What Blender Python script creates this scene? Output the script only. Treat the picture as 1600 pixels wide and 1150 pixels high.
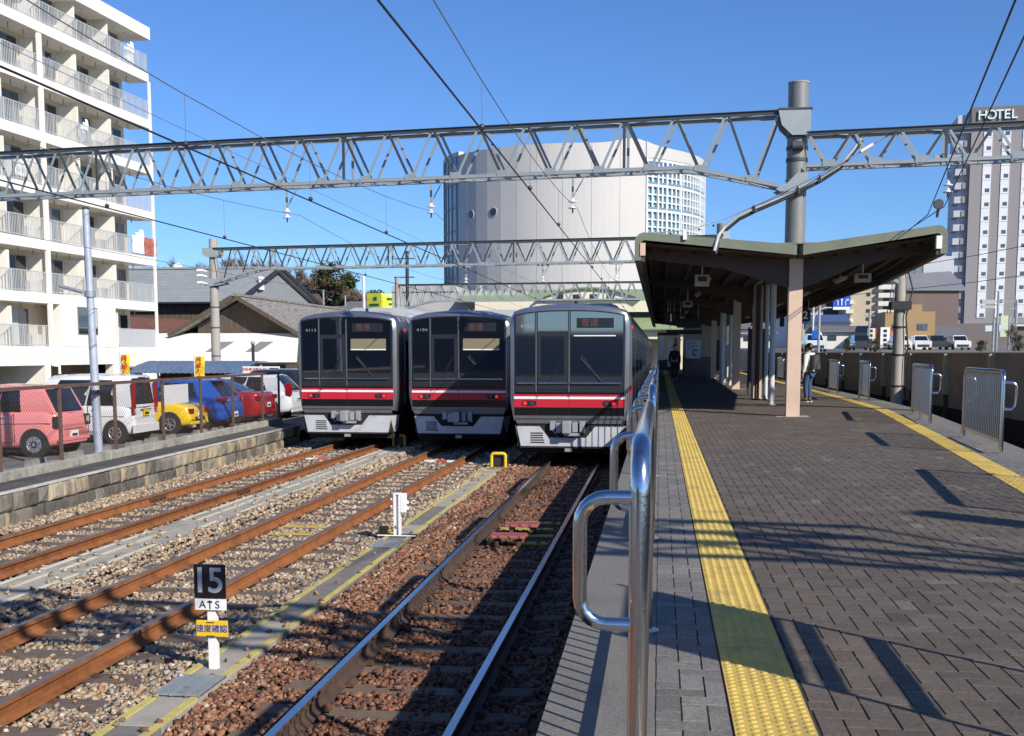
import bpy, bmesh, math, random
import numpy as np
from mathutils import Vector, Matrix
random.seed(7)
rad = math.radians
S = bpy.context.scene
for _o in list(bpy.data.objects):
    bpy.data.objects.remove(_o)
COL = S.collection

# ------------------------------------------------------------------ camera, sky, sun, exposure
cam_d = bpy.data.cameras.new("camera")
cam = bpy.data.objects.new("camera", cam_d)
COL.objects.link(cam)
cam.location = (0, 0, 1.39)
cam.rotation_euler = (rad(90 - 5.9387), 0, rad(7.2))
cam_d.sensor_width = 36
cam_d.lens = 36 * 1740 / 1600
cam_d.shift_x = -10 / 1600
cam_d.shift_y = 157 / 1600
cam_d.clip_start = 0.05
cam_d.clip_end = 9000
S.camera = cam

TO_SUN = Vector((1.17, -1.05, 1.0)).normalized()
world = bpy.data.worlds.new("World")
S.world = world
world.use_nodes = True
wn = world.node_tree.nodes
sky = wn.new('ShaderNodeTexSky')
sky.sky_type = 'NISHITA'
sky.sun_disc = False
sky.sun_elevation = math.asin(TO_SUN.z)
sky.sun_rotation = math.atan2(TO_SUN.x, TO_SUN.y)
sky.altitude = 200
sky.air_density = 1.0
sky.dust_density = 0.15
sky.ozone_density = 4.0
bg = wn['Background']
bg.inputs['Strength'].default_value = 0.082
tint_ = wn.new('ShaderNodeVectorMath')
tint_.operation = 'MULTIPLY'
tint_.inputs[1].default_value = (0.72, 1.0, 1.42)      # a clear, deep blue winter sky
world.node_tree.links.new(sky.outputs[0], tint_.inputs[0])
world.node_tree.links.new(tint_.outputs[0], bg.inputs[0])

sun_d = bpy.data.lights.new("sun", 'SUN')
sun_d.energy = 4.8
sun_d.angle = rad(0.53)
sun_d.color = (1.0, 0.93, 0.82)
sun = bpy.data.objects.new("sun", sun_d)
COL.objects.link(sun)
sun.rotation_euler = TO_SUN.to_track_quat('Z', 'Y').to_euler()

S.view_settings.view_transform = 'Standard'
S.view_settings.look = 'None'
S.view_settings.exposure = 0.3
S.view_settings.gamma = 1.0

# ------------------------------------------------------------------ materials
def M(name, col, rough=0.6, metal=0.0, var=0.12, scale=6.0, bump=0.0, bscale=None, spec=0.5, dark=None, dscale=1.5, damt=0.0, stretch=None, coat=0.0):
    """procedural principled material: two-tone noise, optional weathering stains and bump"""
    m = bpy.data.materials.new(name)
    m.use_nodes = True
    nt = m.node_tree
    N, L = nt.nodes, nt.links
    b = N['Principled BSDF']
    b.inputs['Roughness'].default_value = rough
    b.inputs['Metallic'].default_value = metal
    b.inputs['Specular IOR Level'].default_value = spec
    b.inputs['Coat Weight'].default_value = coat
    tc = N.new('ShaderNodeTexCoord')
    src = tc.outputs['Object']
    if stretch:
        mp = N.new('ShaderNodeMapping')
        mp.inputs['Scale'].default_value = stretch
        L.new(src, mp.inputs['Vector'])
        src = mp.outputs[0]
    c = Vector(col)
    out = None
    if var > 0:
        nz = N.new('ShaderNodeTexNoise')
        nz.inputs['Scale'].default_value = scale
        nz.inputs['Detail'].default_value = 6
        nz.inputs['Roughness'].default_value = 0.65
        L.new(src, nz.inputs['Vector'])
        mx = N.new('ShaderNodeMix')
        mx.data_type = 'RGBA'
        mr = N.new('ShaderNodeMapRange')
        mr.inputs[1].default_value = 0.3
        mr.inputs[2].default_value = 0.7
        L.new(nz.outputs[0], mr.inputs[0])
        L.new(mr.outputs[0], mx.inputs[0])
        mx.inputs[6].default_value = (*(c * (1 - var)), 1)
        mx.inputs[7].default_value = (*[min(1, v * (1 + var)) for v in c], 1)
        out = mx.outputs[2]
    if dark:
        n2 = N.new('ShaderNodeTexNoise')
        n2.inputs['Scale'].default_value = dscale
        n2.inputs['Detail'].default_value = 8
        n2.inputs['Roughness'].default_value = 0.7
        L.new(src, n2.inputs['Vector'])
        r2 = N.new('ShaderNodeMapRange')
        r2.inputs[1].default_value = 0.5
        r2.inputs[2].default_value = 0.72
        r2.inputs[4].default_value = damt
        L.new(n2.outputs[0], r2.inputs[0])
        m2 = N.new('ShaderNodeMix')
        m2.data_type = 'RGBA'
        L.new(r2.outputs[0], m2.inputs[0])
        if out:
            L.new(out, m2.inputs[6])
        else:
            m2.inputs[6].default_value = (*c, 1)
        m2.inputs[7].default_value = (*dark, 1)
        out = m2.outputs[2]
    if out:
        L.new(out, b.inputs['Base Color'])
    else:
        b.inputs['Base Color'].default_value = (*c, 1)
    if bump > 0:
        n3 = N.new('ShaderNodeTexNoise')
        n3.inputs['Scale'].default_value = bscale or scale * 4
        n3.inputs['Detail'].default_value = 4
        L.new(src, n3.inputs['Vector'])
        bp = N.new('ShaderNodeBump')
        bp.inputs['Strength'].default_value = bump
        bp.inputs['Distance'].default_value = 0.02
        L.new(n3.outputs[0], bp.inputs['Height'])
        L.new(bp.outputs[0], b.inputs['Normal'])
    return m

def M_brick(name, c1, c2, joint, bw, bh, mortar, rough=0.85, rot=0.0, bump=0.6, offset=0.5, noise=0.25, jvar=0.0, plane='XY', shift=(0, 0, 0)):
    m = bpy.data.materials.new(name)
    m.use_nodes = True
    nt = m.node_tree
    N, L = nt.nodes, nt.links
    b = N['Principled BSDF']
    b.inputs['Roughness'].default_value = rough
    tc = N.new('ShaderNodeTexCoord')
    mp = N.new('ShaderNodeMapping')
    mp.inputs['Location'].default_value = shift
    if plane == 'YZ':
        mp.inputs['Rotation'].default_value = (rad(-90), 0, rad(-90))
        sx = N.new('ShaderNodeSeparateXYZ')
        cb = N.new('ShaderNodeCombineXYZ')
        L.new(tc.outputs['Object'], sx.inputs[0])
        L.new(sx.outputs[1], cb.inputs[0])
        L.new(sx.outputs[2], cb.inputs[1])
        mp.inputs['Rotation'].default_value = (0, 0, 0)
        L.new(cb.outputs[0], mp.inputs['Vector'])
    else:
        mp.inputs['Rotation'].default_value = (0, 0, rot)
        L.new(tc.outputs['Object'], mp.inputs['Vector'])
    br = N.new('ShaderNodeTexBrick')
    br.offset = offset
    br.inputs['Scale'].default_value = 1.0
    br.inputs['Brick Width'].default_value = bw
    br.inputs['Row Height'].default_value = bh
    br.inputs['Mortar Size'].default_value = mortar
    br.inputs['Mortar Smooth'].default_value = 0.3
    br.inputs['Bias'].default_value = 0.0
    br.inputs['Color1'].default_value = (*c1, 1)
    br.inputs['Color2'].default_value = (*c2, 1)
    br.inputs['Mortar'].default_value = (*joint, 1)
    L.new(mp.outputs[0], br.inputs['Vector'])
    nz = N.new('ShaderNodeTexNoise')
    nz.inputs['Scale'].default_value = 9
    nz.inputs['Detail'].default_value = 9
    nz.inputs['Roughness'].default_value = 0.75
    L.new(tc.outputs['Object'], nz.inputs['Vector'])
    n2 = N.new('ShaderNodeTexNoise')
    n2.inputs['Scale'].default_value = 0.9
    n2.inputs['Detail'].default_value = 5
    L.new(tc.outputs['Object'], n2.inputs['Vector'])
    ad = N.new('ShaderNodeMath')
    ad.operation = 'ADD'
    L.new(nz.outputs[0], ad.inputs[0])
    L.new(n2.outputs[0], ad.inputs[1])
    mr = N.new('ShaderNodeMapRange')
    mr.inputs[1].default_value = 0.7
    mr.inputs[2].default_value = 1.3
    mr.inputs[3].default_value = 1 - noise
    mr.inputs[4].default_value = 1 + noise
    L.new(ad.outputs[0], mr.inputs[0])
    vm = N.new('ShaderNodeVectorMath')
    vm.operation = 'SCALE'
    L.new(br.outputs['Color'], vm.inputs[0])
    L.new(mr.outputs[0], vm.inputs['Scale'])
    L.new(vm.outputs[0], b.inputs['Base Color'])
    iv = N.new('ShaderNodeMath')
    iv.operation = 'MULTIPLY_ADD'
    iv.inputs[1].default_value = -1.0
    L.new(br.outputs['Fac'], iv.inputs[0])
    ml = N.new('ShaderNodeMath')
    ml.operation = 'MULTIPLY'
    ml.inputs[1].default_value = 0.35
    n4 = N.new('ShaderNodeTexNoise')
    n4.inputs['Scale'].default_value = 160
    L.new(tc.outputs['Object'], n4.inputs['Vector'])
    L.new(n4.outputs[0], ml.inputs[0])
    L.new(ml.outputs[0], iv.inputs[2])
    bp = N.new('ShaderNodeBump')
    bp.inputs['Strength'].default_value = bump
    bp.inputs['Distance'].default_value = 0.008
    L.new(iv.outputs[0], bp.inputs['Height'])
    L.new(bp.outputs[0], b.inputs['Normal'])
    return m

def M_emit(name, col, strength):
    m = bpy.data.materials.new(name)
    m.use_nodes = True
    b = m.node_tree.nodes['Principled BSDF']
    b.inputs['Base Color'].default_value = (*col, 1)
    b.inputs['Emission Color'].default_value = (*col, 1)
    b.inputs['Emission Strength'].default_value = strength
    return m

def M_glass(name, tint=(0.01, 0.012, 0.014), rough=0.03, spec=0.9):
    m = bpy.data.materials.new(name)
    m.use_nodes = True
    b = m.node_tree.nodes['Principled BSDF']
    b.inputs['Base Color'].default_value = (*tint, 1)
    b.inputs['Roughness'].default_value = rough
    b.inputs['Specular IOR Level'].default_value = spec
    return m

def M_tint(name, ramp, rough=0.85, var=0.3, scale=40, stain=0.0):
    """colour picked per stone / leaf from the mesh attribute 'tint' (0..1)"""
    m = bpy.data.materials.new(name)
    m.use_nodes = True
    N, L = m.node_tree.nodes, m.node_tree.links
    b = N['Principled BSDF']
    b.inputs['Roughness'].default_value = rough
    at = N.new('ShaderNodeAttribute')
    at.attribute_name = 'tint'
    cr = N.new('ShaderNodeValToRGB')
    cr.color_ramp.interpolation = 'LINEAR'
    e = cr.color_ramp.elements
    while len(e) < len(ramp):
        e.new(0.5)
    for k, (p, c) in enumerate(ramp):
        e[k].position = p
        e[k].color = (*c, 1)
    L.new(at.outputs['Fac'], cr.inputs[0])
    nz = N.new('ShaderNodeTexNoise')
    nz.inputs['Scale'].default_value = scale
    nz.inputs['Detail'].default_value = 3
    tc = N.new('ShaderNodeTexCoord')
    L.new(tc.outputs['Object'], nz.inputs['Vector'])
    mr = N.new('ShaderNodeMapRange')
    mr.inputs[1].default_value = 0.3
    mr.inputs[2].default_value = 0.7
    mr.inputs[3].default_value = 1 - var
    mr.inputs[4].default_value = 1 + var
    L.new(nz.outputs[0], mr.inputs[0])
    n2 = N.new('ShaderNodeTexNoise')
    n2.inputs['Scale'].default_value = 1.1
    n2.inputs['Detail'].default_value = 7
    n2.inputs['Roughness'].default_value = 0.7
    L.new(tc.outputs['Object'], n2.inputs['Vector'])
    m3 = N.new('ShaderNodeMapRange')
    m3.inputs[1].default_value = 0.3
    m3.inputs[2].default_value = 0.7
    m3.inputs[3].default_value = 1 - stain
    m3.inputs[4].default_value = 1 + stain
    L.new(n2.outputs[0], m3.inputs[0])
    mm = N.new('ShaderNodeMath')
    mm.operation = 'MULTIPLY'
    L.new(mr.outputs[0], mm.inputs[0])
    L.new(m3.outputs[0], mm.inputs[1])
    vm = N.new('ShaderNodeVectorMath')
    vm.operation = 'SCALE'
    L.new(cr.outputs[0], vm.inputs[0])
    L.new(mm.outputs[0], vm.inputs['Scale'])
    L.new(vm.outputs[0], b.inputs['Base Color'])
    return m

# ------------------------------------------------------------------ mesh builder
class MB:
    def __init__(s):
        s.v, s.f, s.m = [], [], []
    def add(s, vs, fs, m=0):
        o = len(s.v)
        s.v += [tuple(p) for p in vs]
        s.f += [tuple(o + i for i in f) for f in fs]
        s.m += [m] * len(fs)
        return s
    def box(s, x0, x1, y0, y1, z0, z1, m=0):
        return s.add([(x0, y0, z0), (x1, y0, z0), (x1, y1, z0), (x0, y1, z0), (x0, y0, z1), (x1, y0, z1), (x1, y1, z1), (x0, y1, z1)],
                     [(3, 2, 1, 0), (4, 5, 6, 7), (0, 1, 5, 4), (1, 2, 6, 5), (2, 3, 7, 6), (3, 0, 4, 7)], m)
    def face(s, pts, m=0):
        return s.add(pts, [tuple(range(len(pts)))], m)
    def bar(s, p0, p1, w, h, up=(0, 0, 1), m=0):
        p0, p1 = Vector(p0), Vector(p1)
        d = (p1 - p0).normalized()
        u = Vector(up)
        sd = d.cross(u)
        if sd.length < 1e-4:
            sd = d.cross(Vector((0, 1, 0)))
        sd.normalize()
        u = sd.cross(d)
        a, b = sd * w / 2, u * h / 2
        vs = [p0 - a - b, p0 + a - b, p0 + a + b, p0 - a + b, p1 - a - b, p1 + a - b, p1 + a + b, p1 - a + b]
        return s.add(vs, [(3, 2, 1, 0), (4, 5, 6, 7), (0, 1, 5, 4), (1, 2, 6, 5), (2, 3, 7, 6), (3, 0, 4, 7)], m)
    def cyl(s, p0, p1, r0, r1=None, n=12, m=0):
        return s.tube([p0, p1], [r0, r0 if r1 is None else r1], n, m)
    def tube(s, pts, r, n=8, m=0, cap=True):
        pts = [Vector(p) for p in pts]
        k = len(pts)
        rs = r if isinstance(r, (list, tuple)) else [r] * k
        t0 = (pts[1] - pts[0]).normalized()
        a = t0.cross(Vector((0, 0, 1)))
        if a.length < 1e-3:
            a = t0.cross(Vector((1, 0, 0)))
        a.normalize()
        vs, fs = [], []
        for i, p in enumerate(pts):
            t = (pts[min(i + 1, k - 1)] - pts[max(i - 1, 0)]).normalized()
            a = (a - t * a.dot(t)).normalized()
            b = t.cross(a)
            for j in range(n):
                q = 2 * math.pi * j / n
                vs.append(p + (a * math.cos(q) + b * math.sin(q)) * rs[i])
        for i in range(k - 1):
            for j in range(n):
                fs.append((i * n + j, i * n + (j + 1) % n, (i + 1) * n + (j + 1) % n, (i + 1) * n + j))
        if cap:
            fs.append(tuple(range(n - 1, -1, -1)))
            fs.append(tuple((k - 1) * n + j for j in range(n)))
        return s.add(vs, fs, m)
    def prism(s, poly, off, m=0, mcap=None):
        """poly: 3D points of one end cap, off: extrusion vector"""
        n = len(poly)
        off = Vector(off)
        a = [Vector(p) for p in poly]
        b = [p + off for p in a]
        s.add(a + b, [(i, (i + 1) % n, n + (i + 1) % n, n + i) for i in range(n)], m)
        mc = m if mcap is None else mcap
        s.add(a, [tuple(range(n - 1, -1, -1))], mc)
        s.add(b, [tuple(range(n))], mc)
        return s
    def loft(s, rings, m=0, close=True, caps=True):
        n = len(rings[0])
        vs = [p for r in rings for p in r]
        fs = []
        for i in range(len(rings) - 1):
            for j in range(n if close else n - 1):
                fs.append((i * n + j, i * n + (j + 1) % n, (i + 1) * n + (j + 1) % n, (i + 1) * n + j))
        if caps:
            fs.append(tuple(range(n - 1, -1, -1)))
            fs.append(tuple((len(rings) - 1) * n + j for j in range(n)))
        return s.add(vs, fs, m)
    def sphere(s, c, r, n=10, k=7, m=0, sc=(1, 1, 1)):
        rings = []
        for i in range(1, k):
            t = math.pi * i / k
            rings.append([(c[0] + r * sc[0] * math.sin(t) * math.cos(2 * math.pi * j / n), c[1] + r * sc[1] * math.sin(t) * math.sin(2 * math.pi * j / n), c[2] - r * sc[2] * math.cos(t)) for j in range(n)])
        return s.loft(rings, m)
    def build(s, name, mats, parent=None, smooth=None, world=True, bevel=0.0, weld=False):
        mats = mats if isinstance(mats, (list, tuple)) else [mats]
        me = bpy.data.meshes.new(name)
        off = Vector((0, 0, 0))
        if parent is not None and world:
            q = parent
            while q is not None:
                off += q.location
                q = q.parent
        me.from_pydata([(p[0] - off.x, p[1] - off.y, p[2] - off.z) for p in s.v], [], s.f)
        for mt in mats:
            me.materials.append(mt)
        if len(mats) > 1:
            me.polygons.foreach_set('material_index', s.m)
        bm = bmesh.new()
        bm.from_mesh(me)
        if weld:
            bmesh.ops.remove_doubles(bm, verts=bm.verts, dist=1e-4)
        bmesh.ops.recalc_face_normals(bm, faces=bm.faces)
        if bevel > 0:
            bmesh.ops.remove_doubles(bm, verts=bm.verts, dist=1e-4)
            ed = [e for e in bm.edges if len(e.link_faces) == 2 and e.calc_face_angle(0) > rad(35)]
            bmesh.ops.bevel(bm, geom=ed, offset=bevel, segments=2, profile=0.6, affect='EDGES', clamp_overlap=True)
        bm.to_mesh(me)
        bm.free()
        if smooth is not None:
            me.polygons.foreach_set('use_smooth', [True] * len(me.polygons))
            me.set_sharp_from_angle(angle=rad(smooth))
        o = bpy.data.objects.new(name, me)
        COL.objects.link(o)
        if parent is not None:
            o.parent = parent
        return o

def tag(o, label=None, cat=None, group=None, kind=None):
    if label: o['label'] = label
    if cat: o['category'] = cat
    if group: o['group'] = group
    if kind: o['kind'] = kind
    return o

def thing(name, label, cat, loc=(0, 0, 0), group=None, rz=0.0):
    o = bpy.data.objects.new(name, None)
    COL.objects.link(o)
    o.location = loc
    o.rotation_euler = (0, 0, rz)
    o.empty_display_size = 0.2
    return tag(o, label, cat, group)

def kids(o):
    return [c for c in bpy.data.objects if c.parent == o]

def dup(o, loc=None, rz=None, label=None, parent=None, tree=None):
    tree = tree or CH(o)
    c = o.copy()
    COL.objects.link(c)
    if parent is not None:
        c.parent = parent
    if loc is not None: c.location = loc
    if rz is not None: c.rotation_euler = (0, 0, rz)
    if label: c['label'] = label
    for (k, sub) in tree:
        dup(k, parent=c, tree=sub)
    return c

def CH(o):
    by = {}
    for q in bpy.data.objects:
        if q.parent is not None:
            by.setdefault(q.parent.name, []).append(q)
    def rec(n):
        return [(k, rec(k.name)) for k in by.get(n, [])]
    return rec(o.name)

_fonts = {}
def text(name, body, size, mat, parent, loc, rot, extrude=0.004, align='CENTER', sx=1.0, bold=0.0, world=True):
    cu = bpy.data.curves.new(name, 'FONT')
    cu.body = body
    cu.size = size
    cu.extrude = extrude
    cu.offset = bold
    cu.align_x = align
    cu.align_y = 'CENTER'
    tmp = bpy.data.objects.new(name + '_tmp', cu)
    COL.objects.link(tmp)
    bpy.context.view_layer.update()
    me = bpy.data.meshes.new_from_object(tmp.evaluated_get(bpy.context.evaluated_depsgraph_get()))
    bpy.data.objects.remove(tmp)
    bpy.data.curves.remove(cu)
    me.name = name
    me.materials.clear()
    me.materials.append(mat)
    o = bpy.data.objects.new(name, me)
    COL.objects.link(o)
    off = Vector((0, 0, 0))
    q = parent
    while world and q is not None:
        off += q.location
        q = q.parent
    o.parent = parent
    o.location = Vector(loc) - off
    o.rotation_euler = rot
    o.scale = (sx, 1, 1)
    return o

def arc(c, r, a0, a1, n, f):
    """points on an arc; f maps (u,v) to 3D"""
    return [f(c[0] + r * math.cos(a0 + (a1 - a0) * i / n), c[1] + r * math.sin(a0 + (a1 - a0) * i / n)) for i in range(n + 1)]

def lerp(a, b, t):
    return a + (b - a) * t

def interp(tab, y):
    if y <= tab[0][0]: return tab[0][1]
    for (a, b), (c, d) in zip(tab, tab[1:]):
        if y <= c:
            return b + (d - b) * (y - a) / (c - a)
    return tab[-1][1]
# ------------------------------------------------------------------ shared materials
mt_steel = M('stainless_steel', (0.62, 0.62, 0.63), 0.16, 1.0, 0.04, 8, 0.03, 60)
mt_steel_dull = M('brushed_steel', (0.5, 0.5, 0.5), 0.32, 1.0, 0.08, 10, 0.05, 90)
mt_galv = M('galvanised_steel', (0.33, 0.37, 0.40), 0.5, 0.35, 0.14, 3, 0.05, 40, dark=(0.16, 0.15, 0.14), dscale=2.5, damt=0.6)
mt_galv2 = M('galvanised_pole', (0.21, 0.22, 0.215), 0.55, 0.2, 0.12, 3, dark=(0.13, 0.10, 0.08), dscale=1.8, damt=0.55, stretch=(1, 1, 0.3))
mt_gray_paint = M('grey_paint', (0.42, 0.45, 0.47), 0.45, 0.0, 0.06, 4)
mt_white = M('white_paint', (0.8, 0.8, 0.79), 0.5, 0, 0.04, 4, dark=(0.55, 0.52, 0.47), dscale=2, damt=0.25)
mt_black = M('black_rubber', (0.012, 0.012, 0.013), 0.6, 0, 0.1, 20)
mt_dark = M('dark_metal', (0.035, 0.035, 0.038), 0.5, 0.2, 0.2, 6)
mt_yellow = M('yellow_paint', (0.72, 0.5, 0.03), 0.55, 0, 0.1, 8, dark=(0.25, 0.2, 0.1), dscale=5, damt=0.5)
mt_glass = M_glass('window_glass', (0.015, 0.02, 0.025), 0.04)
mt_glass_blue = M_glass('pale_window_glass', (0.08, 0.11, 0.14), 0.06)
mt_conc = M('weathered_concrete', (0.34, 0.33, 0.30), 0.9, 0, 0.2, 3, 0.3, 60, dark=(0.12, 0.11, 0.10), dscale=1.6, damt=0.7)
mt_conc_pole = M('spun_concrete', (0.36, 0.345, 0.31), 0.85, 0, 0.14, 2.5, 0.1, 60, dark=(0.2, 0.18, 0.15), dscale=2.0, damt=0.5, stretch=(1, 1, 0.25))
mt_asphalt = M('asphalt', (0.075, 0.073, 0.07), 0.92, 0, 0.3, 2.2, 0.5, 140)
mt_black_gloss = M('black_enamel', (0.012, 0.013, 0.018), 0.25, 0, 0.1, 5)
mt_porcelain = M('porcelain', (0.75, 0.74, 0.70), 0.2, 0, 0.05, 6)
mt_cable = M('cable_black', (0.02, 0.02, 0.02), 0.6, 0, 0.1, 10)
mt_wire = M('copper_wire_dark', (0.03, 0.03, 0.032), 0.5, 0.3, 0.1, 10)
mt_wire_lt = M('steel_wire', (0.24, 0.25, 0.26), 0.45, 0.5, 0.1, 10)
mt_red_lamp = M_emit('red_lamp', (0.8, 0.02, 0.03), 0.7)

# ------------------------------------------------------------------ ground
def WX(y):            # line of the stone retaining wall beside the sidings
    return -9.05 - 0.04 * y

mt_ground = M('bare_ground', (0.2, 0.17, 0.14), 0.95, 0, 0.25, 0.6, 0.3, 20)
g = MB()
g.face([(-4000, -3000, -1.42), (4000, -3000, -1.42), (4000, 6000, -1.42), (-4000, 6000, -1.42)])
tag(g.build('ground', mt_ground), kind='structure')

mt_bed = M('ballast_bed', (0.15, 0.115, 0.09), 0.95, 0, 0.5, 24, 0.8, 90)
g = MB()
ys = list(range(-20, 141, 4))
for a, b in zip(ys, ys[1:]):
    g.face([(WX(a) + 0.02, a, -1.25), (-0.44, a, -1.25), (-0.44, b, -1.25), (WX(b) + 0.02, b, -1.25)])
tag(g.build('ballast_bed', mt_bed), kind='structure')

mt_lot = M('car_park_asphalt', (0.13, 0.125, 0.12), 0.93, 0, 0.25, 1.5, 0.4, 120)
g = MB()
for a, b in zip(ys, ys[1:]):
    g.face([(-70, a, -1.0), (WX(a) - 0.62, a, -1.0), (WX(b) - 0.62, b, -1.0), (-70, b, -1.0)])
tag(g.build('car_park_ground', mt_lot), kind='structure')

# ------------------------------------------------------------------ rails and sleepers
mt_rust = M('rusty_rail', (0.27, 0.10, 0.03), 0.75, 0.0, 0.25, 5, 0.15, 60, dark=(0.09, 0.04, 0.02), dscale=4, damt=0.7)
mt_rail_used = M('used_rail_side', (0.085, 0.055, 0.042), 0.7, 0.1, 0.3, 6, 0.1, 60)
mt_rail_top = M('polished_rail_head', (0.55, 0.56, 0.58), 0.22, 1.0, 0.05, 10)
mt_rail_dull = M('dull_rail_head', (0.34, 0.26, 0.21), 0.42, 0.75, 0.15, 10)
TR1, TR2, TR3 = -1.89, -5.13, -8.10
G2 = 0.5665
RAILTOP, RAILH = -1.05, 0.153

def rail(x, y0, y1, top, side, label, curve=None):
    prof = [(-0.0635, 0), (0.0635, 0), (0.0635, 0.012), (0.014, 0.03), (0.0075, 0.05), (0.0075, 0.10), (0.012, 0.108), (0.0325, 0.118), (0.0325, 0.148), (0.028, 0.153),
            (-0.028, 0.153), (-0.0325, 0.148), (-0.0325, 0.118), (-0.012, 0.108), (-0.0075, 0.10), (-0.0075, 0.05), (-0.014, 0.03), (-0.0635, 0.012)]
    n = len(prof)
    b = MB()
    st = [y0, y1] if curve is None else [y0 + (y1 - y0) * i / 24 for i in range(25)]
    z0 = RAILTOP - RAILH
    rings = [[((x if curve is None else x + curve(y)) + u, y, z0 + w) for (u, w) in prof] for y in st]
    vs = [p for r in rings for p in r]
    for i in range(len(st) - 1):
        for j in range(n):
            f = (i * n + j, i * n + (j + 1) % n, (i + 1) * n + (j + 1) % n, (i + 1) * n + j)
            b.f.append(f)
            b.m.append(1 if j in (8, 9, 10) else 0)
    b.v = vs
    b.f.append(tuple(range(n))); b.m.append(0)
    b.f.append(tuple((len(st) - 1) * n + j for j in range(n))); b.m.append(0)
    o = b.build('rail', [side, top])
    return tag(o, label, 'rail', 'rails')

rail(TR1 - G2, -12, 110, mt_rail_top, mt_rail_used, 'blue-shining left rail of the track beside the platform')
rail(TR1 + G2, -12, 110, mt_rail_top, mt_rail_used, 'shining right rail close under the platform edge')
rail(TR2 - G2, -12, 110, mt_rail_dull, mt_rust, 'rusty left rail of the middle siding')
rail(TR2 + G2, -12, 110, mt_rail_dull, mt_rust, 'rusty right rail of the middle siding, behind the 15 sign')
rail(TR3 - G2, -12, 110, mt_rail_dull, mt_rust, 'rusty rail nearest the stone retaining wall')
rail(TR3 + G2, -12, 110, mt_rail_dull, mt_rust, 'rusty right rail of the leftmost siding')

mt_wood = M('old_sleeper_wood', (0.145, 0.11, 0.09), 0.9, 0, 0.35, 5, 0.5, 30, stretch=(0.6, 8, 4))
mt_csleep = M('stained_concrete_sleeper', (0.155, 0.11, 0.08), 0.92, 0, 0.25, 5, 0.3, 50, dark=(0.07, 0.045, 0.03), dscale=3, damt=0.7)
mt_clip = M('rusty_clip', (0.1, 0.05, 0.03), 0.8, 0.1, 0.2, 20)
mt_ysleep = M('worn_yellow_sleeper', (0.5, 0.4, 0.08), 0.85, 0, 0.2, 6, 0.2, 40, dark=(0.2, 0.15, 0.08), dscale=5, damt=0.7)

def sleeper_proto(wood, label, group, yellow=False):
    t = thing('railway_sleeper', label, 'sleeper', (0, 0, 0), group)
    b = MB()
    if wood:
        b.box(-1.05, 1.05, -0.1, 0.1, -0.14, 0)
        mt = mt_wood
    else:
        prof = [(-1.0, -0.0), (-0.9, 0.0), (-0.3, -0.02), (0.3, -0.02), (0.9, 0.0), (1.0, 0.0)]
        for (xa, za), (xb, zb) in zip(prof, prof[1:]):
            b.loft([[(xa, -0.13, -0.17), (xa, 0.13, -0.17), (xa, 0.1, za), (xa, -0.1, za)], [(xb, -0.13, -0.17), (xb, 0.13, -0.17), (xb, 0.1, zb), (xb, -0.1, zb)]], caps=False)
        b.face([(-1, -0.13, -0.17), (-1, 0.13, -0.17), (-1, 0.1, 0), (-1, -0.1, 0)])
        b.face([(1, -0.13, -0.17), (1, 0.13, -0.17), (1, 0.1, 0), (1, -0.1, 0)])
        mt = mt_csleep
    b.build('beam', mt, t, world=False, weld=True)
    if yellow:
        b = MB()
        b.box(-0.42, 0.42, -0.09, 0.09, -0.01, 0.006)
        b.build('painted_mark', mt_ysleep, t, world=False)
    for s in (-1, 1):
        for q in (-1, 1):
            x = s * G2 + q * 0.085
            b = MB()
            k_ = 0.55 if wood else 0.9
            P_ = [(x - 0.04, 0.0), (x + 0.04, 0.0), (x + 0.035, 0.022 * k_), (x + 0.01, 0.05 * k_), (x - 0.01, 0.05 * k_), (x - 0.035, 0.022 * k_)]
            b.prism([(u, -0.045 * k_, w) for u, w in P_], (0, 0.09 * k_, 0))
            b.build('rail_clip', mt_clip, t, world=False)
    return t

SL = {}
def lay(cx, wood, label, group, y0, y1, step, yel=()):
    p = sleeper_proto(wood, label, group)
    py = sleeper_proto(wood, 'yellow marked sleeper in the ' + group.split(' of ')[-1], group, True) if yel else None
    tp, ty = CH(p), (CH(py) if py else None)
    used = {0: False, 1: False}
    k, y = 0, y0
    while y < y1:
        isy = k in yel
        src, tr = (py, ty) if isy else (p, tp)
        loc = (cx + random.uniform(-0.04, 0.04) * (1 if wood else 0.2), y, RAILTOP - RAILH - 0.001)
        rz = random.uniform(-0.015, 0.015) if wood else 0
        if not used[isy]:
            src.location = loc
            src.rotation_euler = (0, 0, rz)
            used[isy] = True
        else:
            dup(src, loc, rz, tree=tr)
        SL.setdefault(cx, []).append(y)
        y += step + (random.uniform(-0.03, 0.03) if wood else 0)
        k += 1

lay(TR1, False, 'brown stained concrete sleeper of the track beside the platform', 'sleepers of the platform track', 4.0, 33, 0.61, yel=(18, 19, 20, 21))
lay(TR2, True, 'weathered wooden sleeper of the middle siding', 'sleepers of the middle siding', 5.0, 33, 0.64, yel=(16, 17))
lay(TR3, True, 'weathered wooden sleeper of the leftmost siding', 'sleepers of the leftmost siding', 9.0, 34, 0.64)

# ------------------------------------------------------------------ ballast stones (countless: stuff)
def ico():
    v = np.array([(x, y, z) for x in (-1, 1) for y in (-1, 1) for z in (-1, 1)], float) * 0.72
    f = np.array([(0, 1, 3), (0, 3, 2), (4, 6, 7), (4, 7, 5), (0, 4, 5), (0, 5, 1), (2, 3, 7), (2, 7, 6), (0, 2, 6), (0, 6, 4), (1, 5, 7), (1, 7, 3)])
    return v, f

TROUGHS = [(-3.56, 0.2), (-6.88, 0.38)]
def trough_x(k, y):
    return -3.52 - 0.004 * (y - 7) if k == 0 else -6.88

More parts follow.
